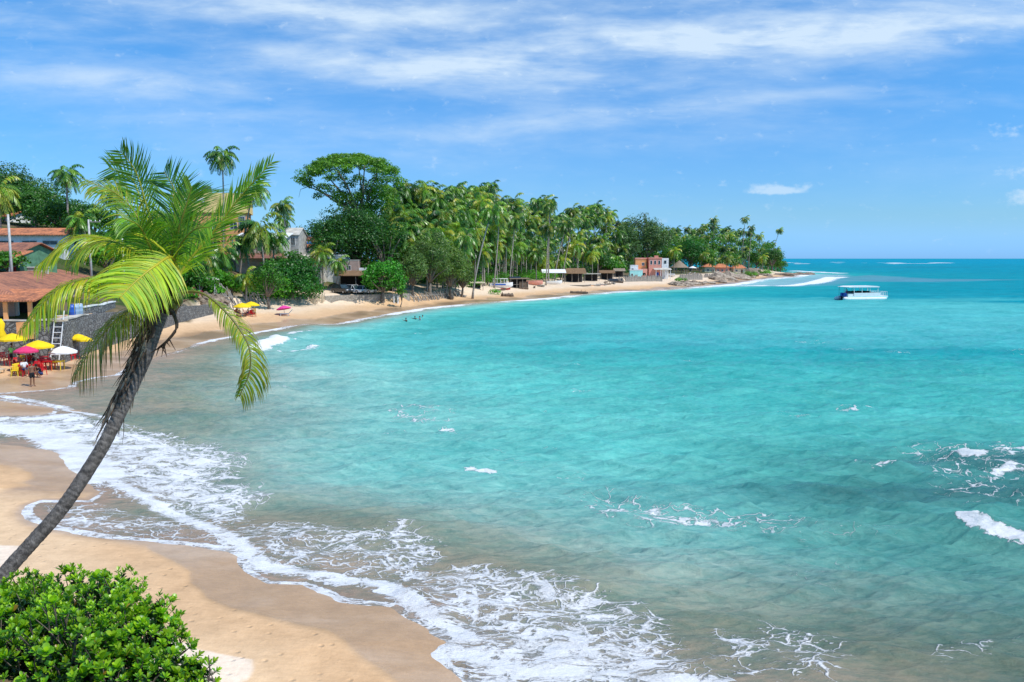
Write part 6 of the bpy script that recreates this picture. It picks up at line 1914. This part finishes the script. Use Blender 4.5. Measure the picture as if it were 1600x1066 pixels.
seated(47, 576, 180, label='seated person in a red top facing away under the rose umbrella', top='redcloth', bottom='bluecloth', clabel='red chair under the person in the red top')
seated(30, 580, 100, label='seated bare-shouldered person near the yellow chair', top=None, bottom='redcloth', skin='skinlight', clabel='red chair under the bare-shouldered person')
seated(370, 494, 60, label='seated person in dark trunks left under the pair of yellow umbrellas', top=None, bottom='bluecloth', clabel='red chair at the left under the pair of yellow umbrellas')
seated(389, 494, -40, label='seated person in a white top under the right yellow umbrella of the pair', top='whiteshirt', bottom='bluecloth', clabel='red chair under the person in the white top by the bank')
seated(395, 495, 150, label='seated tanned person at the right under the pair of yellow umbrellas', top=None, bottom='blackcloth', skin='skinlight', clabel='red chair under the tanned person by the bank')
person('person with hands in lap sitting low on the sand left of the yellow pair', G(377, 497), R(-20), 'squat', 'skinlight', None, 'bluecloth')
for px, py, lab, sk, tp in [(634.5, 501, 'swimmer with dark hair furthest left in the shallows', 'skin', None), (648.5, 498, 'swimmer in a teal top in the middle of the group', 'skin', 'tealcloth'), (656, 498.5, 'swimmer in a white top at the right of the group', 'skinlight', 'whiteshirt'), (660.5, 496.5, 'swimmer behind the one in the white top', 'skinlight', None)]:
    x, y = plane(px, py)
    person(lab, (x, y, .14), R(-30), 'swim', sk, tp, None)
bx, by = plane(1345, 468.2)
def onboat(lx, ly, lz):
    a = R(14); return (bx + lx * math.cos(a) - ly * math.sin(a), by + lx * math.sin(a) + ly * math.cos(a), lz)
person('person in a blue top seated at the stern of the tour boat', onboat(-4.0, -.6, .865), R(-60), 'sit', 'skin', 'bluecloth', 'blackcloth')
person('person in a pale shirt standing on the stern deck of the tour boat', onboat(-3.6, .3, .865), R(40), 'stand', 'skin', 'whiteshirt', 'redcloth', h=1.6)
# ------------------------------------------------------------------ the leaning coconut palm in the foreground
def bez(pts, n):
    """Catmull-Rom through pts, n+1 samples"""
    P = [Vector(p) for p in pts]
    P = [P[0] * 2 - P[1]] + P + [P[-1] * 2 - P[-2]]
    out = []
    m = len(P) - 3
    for i in range(n + 1):
        t = i / n * m; k = min(int(t), m - 1); u = t - k
        a, b, c, d = P[k:k + 4]
        out.append(.5 * ((2 * b) + (c - a) * u + (2 * a - 5 * b + 4 * c - d) * u * u + (3 * b - a - 3 * c + d) * u ** 3))
    return out
YG = [(.52, .54, .025), (.42, .50, .03), (.62, .56, .03), (.30, .42, .035)]
MG = [(.14, .31, .03), (.20, .38, .035), (.10, .24, .03), (.30, .46, .04)]
DG = [(.045, .14, .03), (.065, .18, .035), (.09, .22, .035), (.13, .28, .035)]
OG = [(.28, .34, .04), (.20, .27, .04), (.38, .38, .05), (.26, .20, .07)]
def near_frond(root, pts, ln, grav, fwd, cols, seed, n=54, sides=(1, 1), updir=(0, 0, 1), start=.16, stem=(.48, .44, .06), wd=.023, tipcol=None, wind=(0, 0, 0), curl=.6, bare=False, spread=1.0):
    rng = random.Random(seed)
    C = bez([at(*p) for p in pts], 40)
    C = [c - root.location for c in C]
    up = Vector(updir).normalized(); W = Vector(wind)
    rib = MB()
    fr = thing_part(None)
    mb = MB()
    Ltot = sum((C[i + 1] - C[i]).length for i in range(40))
    for sg in (-1, 1):
        amt = sides[0] if sg < 0 else sides[1]
        if amt <= 0: continue
        for k in range(n):
            f = start + (1 - start) * (k + rng.uniform(0, .7)) / n
            x = f * 40; j = min(int(x), 39); q = C[j].lerp(C[j + 1], x - j)
            tg = (C[j + 1] - C[j]).normalized()
            sd_ = tg.cross(up)
            if sd_.length < .1: sd_ = tg.cross(Vector((1, 0, 0)))
            sd_.normalize(); sd_ *= sg
            prof = min(1, (f - start) * 6 + .45) * (1 - max(0, (f - .72) / .28) ** 1.6 * .62)
            L = ln * amt * prof * rng.uniform(.85, 1.1)
            d_ = (sd_ * spread + tg * fwd * rng.uniform(.8, 1.25) + Vector((rng.uniform(-.08, .08), rng.uniform(-.08, .08), rng.uniform(-.08, .08))) + up * .12).normalized()
            ns = 5; p = q.copy(); pts_ = [p.copy()]; ds = [d_.copy()]
            g = grav * rng.uniform(.7, 1.3)
            for s_ in range(ns):
                d_ = (d_ + Vector((0, 0, -g)) * (.35 + .28 * s_) + W * .3).normalized()
                p = p + d_ * L / ns; pts_.append(p.copy()); ds.append(d_.copy())
            col = rng.choice(cols); col = tuple(c * rng.uniform(.85, 1.15) for c in col)
            tc_ = tipcol or tuple(c * 1.1 for c in col)
            wv0 = tg.cross(ds[0]).cross(ds[0])
            vs = []; cc = []; fs = []
            w0 = wd * rng.uniform(.8, 1.15)
            for s_ in range(ns + 1):
                t = s_ / ns
                w = w0 * (.45 + 1.6 * t if t < .3 else (.93 * (1 - ((t - .3) / .7) ** 1.8) + .03)) * .5
                wv = (tg - ds[s_] * tg.dot(ds[s_]))
                if wv.length < .15: wv = up.cross(ds[s_])
                wv.normalize()
                nv = ds[s_].cross(wv).normalized()
                vs += [pts_[s_] - wv * w + nv * w * .35, pts_[s_], pts_[s_] + wv * w + nv * w * .35]
                c_ = tuple(col[i] * (1 - max(0, t - .5) * 2) + tc_[i] * max(0, t - .5) * 2 for i in range(3))
                cc += [c_] * 3
            for s_ in range(ns):
                a = s_ * 3
                fs += [(a, a + 3, a + 4, a + 1), (a + 1, a + 4, a + 5, a + 2)]
            b = len(mb.v)
            mb.v.extend([tuple(v) for v in vs]); mb.c.extend(cc)
            mb.f.extend([tuple(b + i for i in f_) for f_ in fs]); mb.mi.extend([0] * len(fs))
    fo = mb.build('frond', M['nearleaf'], root)
    rad = [.034 * (1 - .80 * i / 40) + (.030 * max(0, 1 - i / 5)) for i in range(41)]
    rib = MB(); rib.tube(C, rad, 6, col=stem, flat=.8)
    rib.build('midrib', M['nearleaf'], fo, smooth=True)
    return fo
def thing_part(x): return None
def lean_palm():
    root = thing('leaning_palm', 'large leaning coconut palm with yellow-green fronds in the left foreground', 'palm tree', at(-75, 1010, 10.6))
    o = root.location
    root.location = o
    tp = [(-75, 1010, 10.6), (-40, 955, 10.8), (0, 905, 11.0), (50, 848, 11.3), (100, 790, 11.6), (146, 722, 11.9), (178, 664, 12.2), (204, 610, 12.5), (228, 556, 12.7), (246, 508, 12.9), (258, 474, 13.0), (266, 448, 13.05)]
    NS = 240
    C = bez([at(*p) for p in tp], NS)
    rng = random.Random(4)
    mb = MB(); n = 18; vs = []; fs = []
    L = 0; ring = 0
    RING = []
    while len(RING) <= NS:
        k_ = rng.choice([2, 3, 3, 4, 5]); RING += [0, 1] + [2] * (k_ - 2)
    for i, c in enumerate(C):
        f = i / NS
        d_ = (C[min(i + 1, NS)] - C[max(i - 1, 0)]).normalized()
        a = d_.cross(Vector((0, 1, 0))).normalized(); b = d_.cross(a)
        r = np.interp(f, [0, .2, .55, .8, .93, 1], [.122, .102, .096, .102, .110, .08])
        r *= 1 + (.04 if RING[i] == 0 else (-.025 if RING[i] == 1 else 0)) * rng.uniform(.3, 1.2) + rng.uniform(-.015, .015)
        for k in range(n):
            t = 2 * PI * k / n
            rr_ = r * (1 + .04 * math.sin(3 * t + i * .13) + rng.uniform(-.02, .02))
            vs.append(c - o + a * math.cos(t) * rr_ + b * math.sin(t) * rr_)
    for i in range(NS):
        for k in range(n):
            fs.append((i * n + k, i * n + (k + 1) % n, (i + 1) * n + (k + 1) % n, (i + 1) * n + k))
    mb.add(vs, fs)
    mb.c = []
    for i in range(NS + 1):
        k_ = (1.2 if RING[i] == 0 else (.6 if RING[i] == 1 else .95)) * rng.uniform(.8, 1.2)
        mb.c += [(k_, k_, k_)] * n
    # bark material with leaf scars
    m, t, b = mat('ringed_palm_bark')
    gp = t.node('ShaderNodeTexCoord').outputs['Object']
    f1, _ = t.noise(gp, 14, 5, .7); f2, _ = t.noise(gp, 2.2, 4, .6); f3, _ = t.noise(t.mapping(gp, (60, 60, 8)), 1, 3, .6)
    c = t.mix(t.smooth(f1, .3, .7), (.07, .065, .06), (.22, .20, .18))
    c = t.mix(t.smooth(f2, .45, .7), c, t.mix(f3, (.10, .095, .09), (.30, .28, .26)))
    c = t.mix(t.smooth(f3, .62, .75, 0, .6), c, (.03, .028, .026))
    c = t.mix(.8, c, t.mix(1.0, c, t.attr('Col', 'Color'), 'MULTIPLY'))
    t.l.new(c, b.inputs['Base Color']); b.inputs['Roughness'].default_value = .95; b.inputs['Specular IOR Level'].default_value = .12
    t.l.new(t.bump(t.math('ADD', f1, f3), .9, .02), b.inputs['Normal'])
    mb.build('trunk', m, root, smooth=True)
    # fibrous crown base and old leaf sheaths
    fb = MB(); cr = at(262, 462, 13.0) - o
    m2_, t2, b2 = mat('palm_fibre')
    gp2 = t2.node('ShaderNodeTexCoord').outputs['Object']
    g1, _ = t2.noise(t2.mapping(gp2, (26, 26, 5)), 1, 5, .7)
    at2 = t2.attr('Col', 'Color')
    t2.l.new(t2.mix(1.0, at2, t2.mix(t2.smooth(g1, .3, .7), (.4, .4, .4), (1.6, 1.6, 1.6)), 'MULTIPLY'), b2.inputs['Base Color']); b2.inputs['Roughness'].default_value = .95; b2.inputs['Specular IOR Level'].default_value = .1
    for k in range(26):
        a_ = rng.uniform(0, 6.28); q = cr + Vector((math.cos(a_) * .11, math.sin(a_) * .11, rng.uniform(-.25, .12)))
        e = q + Vector((math.cos(a_) * rng.uniform(.06, .26), math.sin(a_) * rng.uniform(.06, .2), rng.uniform(-.05, .3)))
        fb.tube([q - Vector((0, 0, .12)), q, q.lerp(e, .6), e], [.05, .06, .045, .012], 6, col=rng.choice([(.10, .07, .05), (.16, .11, .07), (.07, .05, .04), (.22, .16, .09)]), flat=.5)
    fb.build('leaf_sheaths', m2_, root, smooth=True)
    # dead fibre hanging down the left flank of the trunk
    sk = MB()
    for k in range(430):
        f = rng.uniform(.60, .93)
        c_ = C[int(f * NS)] - o
        q = c_ + Vector((rng.uniform(-.16, .03), rng.uniform(-.16, .02), rng.uniform(-.05, .05)))
        Ln = rng.uniform(.25, .85)
        d_ = Vector((-.42 + rng.uniform(-.22, .16), rng.uniform(-.15, .05), -1)).normalized()
        pts = [q]; 
        for j in range(4):
            d_ = (d_ + Vector((rng.uniform(-.22, .12), rng.uniform(-.1, .1), rng.uniform(-.25, .02)))).normalized(); pts.append(pts[-1] + d_ * Ln / 4)
        w = rng.uniform(.006, .022)
        col = rng.choice([(.20, .13, .09), (.30, .20, .13), (.40, .28, .19), (.09, .065, .05), (.50, .40, .29), (.14, .10, .07)])
        sk.tube(pts, [w, w * 1.2, w, w * .7, w * .2], 4, col=col, caps=False, flat=.35)
    sk.build('dead_fibres', m2_, root)
    # dried flower stalks that arc down
    for pts in [[(262, 478, 12.8), (272, 492, 12.7), (276, 512, 12.6), (262, 532, 12.6), (248, 544, 12.7)], [(250, 478, 12.8), (240, 498, 12.7), (238, 520, 12.7), (226, 538, 12.7), (220, 546, 12.7)], [(246, 472, 12.9), (232, 492, 12.9), (240, 508, 12.8)]]:
        Cc = [c_ - o for c_ in bez([at(*p) for p in pts], 14)]
        st_ = MB().tube(Cc, [.035 * (1 - .5 * i / 14) for i in range(15)], 7, col=(.09, .065, .05))
        for k in range(9):
            q = Cc[14 - k // 2]; st_.tube([q, q + Vector((rng.uniform(-.15, .1), rng.uniform(-.1, .1), rng.uniform(-.22, -.05)))], [.012, .004], 4, col=(.12, .08, .06), caps=False)
        st_.build('dry_stalk', m2_, root, smooth=True)
    NF = lambda *a, **k: near_frond(root, *a, **k)
    D = 13.0
    # back row, darker, reaching up
    NF([(262, 455, D), (252, 400, 13.5), (226, 330, 14.0), (205, 278, 14.2), (170, 262, 14.2)], .60, .10, .9, MG + YG[3:], 1, updir=(0, -1, .2), wind=(-.25, 0, .05))
    NF([(262, 455, D), (250, 395, 13.2), (228, 318, 13.4), (212, 268, 13.4), (188, 236, 13.3)], .52, .05, .8, MG + YG[3:], 2, updir=(0, -1, 0), wind=(-.2, 0, .1))
    NF([(264, 455, D), (268, 390, 12.9), (273, 330, 12.9), (272, 296, 13.0), (256, 268, 13.1)], .58, .04, .8, DG + MG, 4, updir=(0, -1, 0), sides=(1, .9))
    NF([(264, 455, D), (276, 395, 13.8), (292, 340, 14.5), (308, 305, 15.0), (322, 296, 15.4)], .66, .03, .8, DG, 5, updir=(0, -1, .2))
    NF([(266, 455, D), (292, 412, 13.2), (332, 365, 13.3), (372, 312, 13.3), (424, 254, 13.2)], .50, .06, 1.7, MG + YG[1:2], 6, updir=(0, -1, .3), n=80, wd=.024, start=.12, tipcol=(.4, .5, .04))
    NF([(262, 452, D), (236, 390, 13.2), (212, 335, 13.3), (178, 300, 13.2), (135, 284, 13.0)], .62, .28, .8, YG + MG[3:], 7, updir=(0, -.5, 1))
    NF([(262, 452, D), (228, 408, 12.8), (180, 378, 12.6), (118, 372, 12.4), (62, 412, 12.3)], .72, .38, 1.1, YG, 9, updir=(0, -.35, 1), n=70)
    NF([(262, 452, D), (222, 402, 12.6), (176, 378, 12.2), (132, 388, 12.0), (112, 414, 11.9)], .50, .35, .9, YG + MG[1:2], 10, updir=(0, -.3, 1))
    # the big lit frond arching towards the viewer and down to the left
    NF([(284, 446, 12.9), (270, 403, 12.5), (242, 416, 12.1), (212, 440, 11.8), (186, 466, 11.5)], .86, .30, .30, [(.42, .54, .09), (.50, .56, .06), (.34, .46, .10), (.58, .58, .06)], 11, updir=(0, -1, .15), n=76, start=.16, wd=.034, stem=(.62, .50, .05), sides=(.85, 1.0))
    NF([(258, 458, D), (216, 438, 12.5), (160, 432, 12.0), (90, 452, 11.6), (36, 514, 11.3)], .62, .55, .7, YG, 12, updir=(0, -.25, 1), n=84, wd=.028)
    # drooping older fronds
    NF([(254, 468, D), (224, 476, 12.7), (184, 498, 12.4), (148, 538, 12.2), (120, 584, 12.1)], .86, .50, .45, OG, 13, updir=(-.3, -.5, 1), n=64, tipcol=(.16, .09, .05), stem=(.40, .36, .09))
    NF([(256, 466, D), (232, 468, 13.2), (200, 486, 13.4), (176, 512, 13.6), (160, 540, 13.7)], .60, .5, .5, OG, 14, updir=(-.3, -.5, 1), n=54, tipcol=(.16, .09, .05))
    NF([(268, 462, D), (300, 456, 12.8), (326, 464, 12.7), (362, 498, 12.6), (388, 540, 12.5), (390, 580, 12.5), (374, 620, 12.5)], .66, .6, .55, YG[:3] + MG[1:2], 15, updir=(.35, -.35, 1), n=84, start=.34, sides=(.95, .55), tipcol=(.30, .26, .04), stem=(.36, .30, .10))
    # right-hand fronds in mid green
    NF([(264, 452, D), (246, 412, 12.6), (230, 376, 12.4), (216, 352, 12.2), (190, 340, 12.0)], .62, .2, .9, MG, 21, updir=(0, -.8, .6))
    NF([(264, 452, D), (272, 412, 12.6), (284, 380, 12.4), (306, 358, 12.3), (330, 356, 12.2)], .55, .15, .9, MG + YG[3:], 22, updir=(0, -.8, .6))
    NF([(264, 452, D), (268, 400, 12.6), (282, 350, 12.5), (292, 318, 12.5), (300, 292, 12.5)], .52, .03, 1.2, MG + YG[3:], 24, updir=(0, -1, .1))
    # spear leaf
    Cs = [at(264, 452, D) - o, at(264, 390, D) - o, at(266, 322, D) - o]
    MB().tube(Cs, [.035, .03, .006], 6, col=(.40, .48, .06)).build('spear_leaf', M['nearleaf'], root, smooth=True)
    # young nuts
    for k, (px, py) in enumerate([(252, 470), (270, 474), (278, 466)]):
        q = at(px, py, 12.8) - o
        MB().lathe([(.02, -.12), (.07, -.08), (.085, 0), (.06, .08), (.02, .11)], 12, tuple(q), col=(.2, .22, .05)).build('nut', M['nearleaf'], root, smooth=True)
lean_palm()

# ------------------------------------------------------------------ the glossy shrub on the bluff at lower left
def bluff_shrub():
    base = Vector((-4.9, 7.6, hz(-4.9, 7.6)))
    root = thing('leafy_shrub', 'dense glossy bright green shrub on the bluff at the lower left corner', 'shrub', base)
    rng = np.random.default_rng(3); rnd_ = random.Random(3)
    mounds = [(-25, 1062, 9.0, .92), (58, 1000, 8.8, .62), (62, 925, 9.2, .27), (145, 1010, 8.4, .68), (120, 940, 9.0, .36), (178, 935, 8.8, .30), (205, 1040, 7.9, .56), (232, 1000, 8.0, .26), (262, 1062, 7.6, .28), (90, 1080, 7.6, .80), (-30, 1090, 7.6, .85), (180, 1120, 7.2, .58), (312, 1052, 7.7, .12), (30, 1010, 8.0, .55), (296, 1096, 7.2, .24), (232, 962, 8.3, .20), (25, 940, 9.2, .22)]
    S = []
    for px, py, d, r in mounds:
        c = np.array(at(px, py, d))
        k = int(4 * PI * r * r * 85) + 26
        for _ in range(k):
            v = rng.normal(0, 1, 3); v /= np.linalg.norm(v)
            if v[2] < -.45 or v[1] > .75: continue
            rr_ = r * rng.uniform(.80, 1.05) * (1 + .10 * math.sin(v[0] * 7 + px) * math.sin(v[2] * 8 + py))
            pp = c + v * rr_
            cl_ = math.sin(pp[0] * 9 + 1) * math.sin(pp[1] * 8) + math.sin(pp[2] * 11 + pp[0] * 6)
            if cl_ < -.55 and rng.uniform() < .8: continue
            pp = pp + v * .05 * cl_
            S.append((pp, v, rng.uniform(0, 1)))
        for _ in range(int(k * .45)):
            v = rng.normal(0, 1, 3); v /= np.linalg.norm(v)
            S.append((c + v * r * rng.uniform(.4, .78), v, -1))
    V = []; F = []; Cc = []
    outl = [(0, 0), (.22, .10), (.48, .20), (.74, .23), (.93, .14), (1.0, 0)]
    for p, v, u in S:
        up_ = np.array([v[0] * .7, v[1] * .7 - .1, max(v[2], 0) + .75]); up_ /= np.linalg.norm(up_)
        a = np.cross(up_, [0.3, 1, .2]); a /= np.linalg.norm(a); b = np.cross(up_, a)
        nl = int(rng.integers(8, 14)); tone = rng.uniform(0, 1) if u >= 0 else 0
        big = rng.uniform() < .07
        for k in range(nl):
            th = k * 2.4 + rng.uniform(-.3, .3); lay = k / nl
            tilt = .22 + .95 * (1 - lay) + rng.uniform(-.15, .15)
            d_ = (a * math.cos(th) + b * math.sin(th)) * math.sin(tilt) + up_ * math.cos(tilt)
            s_ = np.cross(d_, up_); s_ /= np.linalg.norm(s_) + 1e-9
            nrm = np.cross(s_, d_)
            L = rng.uniform(.042, .078) * (1.35 if big else 1); W = L * (1.4 if big else .82)
            young = lay > .55
            if u < 0: col = (.035, .10, .02)  # inner leaves darkened: shade of the gaps is put into their colour
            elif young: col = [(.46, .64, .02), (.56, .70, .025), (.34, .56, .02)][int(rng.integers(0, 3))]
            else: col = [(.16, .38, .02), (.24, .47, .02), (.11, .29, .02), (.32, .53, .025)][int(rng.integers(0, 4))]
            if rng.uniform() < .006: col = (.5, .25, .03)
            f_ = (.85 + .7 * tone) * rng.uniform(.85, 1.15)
            col = tuple(c * f_ for c in col)
            base_i = len(V)
            st = p + up_ * (.02 * lay)
            for t_, w in outl:
                bend = nrm * (-.10 * L * t_ * t_)
                cen = st + d_ * L * t_ + bend
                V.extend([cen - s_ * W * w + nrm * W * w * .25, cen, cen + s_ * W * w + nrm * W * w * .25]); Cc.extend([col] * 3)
            for j in range(5):
                q = base_i + j * 3
                F.append((q, q + 3, q + 4, q + 1)); F.append((q + 1, q + 4, q + 5, q + 2))
    V = np.array(V) - np.array(base)
    me = mesh_np('leaves', V, np.array(F), np.array(Cc), M['shrubleaf'], True)
    link('leaves', me, root)
    tw = MB()
    for i, (p, v, u) in enumerate(S):
        if i % 3: continue
        q = Vector(p) - base
        e = q - Vector(v) * rnd_.uniform(.15, .4) + Vector((rnd_.uniform(-.1, .1), rnd_.uniform(0, .2), -.15))
        tw.tube([e, q.lerp(e, .4) + Vector((rnd_.uniform(-.03, .03), 0, 0)), q], [.010, .006, .004], 4, col=(.3, .26, .2), caps=False)
    for k in range(16):
        px, py, d, r = mounds[k % len(mounds)]
        e = at(px + rnd_.uniform(-30, 30), py, d) - base
        tw.tube([Vector((rnd_.uniform(-1, 1), rnd_.uniform(-.5, .8), -.2)), e * .5 + Vector((0, 0, -.1)), e], [.03, .02, .008], 5)
    for k, (x0, y0, x1, y1, d) in enumerate([(324, 1075, 326, 1024, 7.5), (332, 1085, 330, 1052, 7.5), (22, 1010, 2, 1000, 7.7), (0, 1002, 24, 962, 7.7)]):
        tw.tube([at(x0, y0, d) - base, at((x0 + x1) / 2 + 3, (y0 + y1) / 2, d) - base, at(x1, y1, d) - base], [.012, .009, .004], 4)
    tw.build('branches', M['bark'], root)
bluff_shrub()
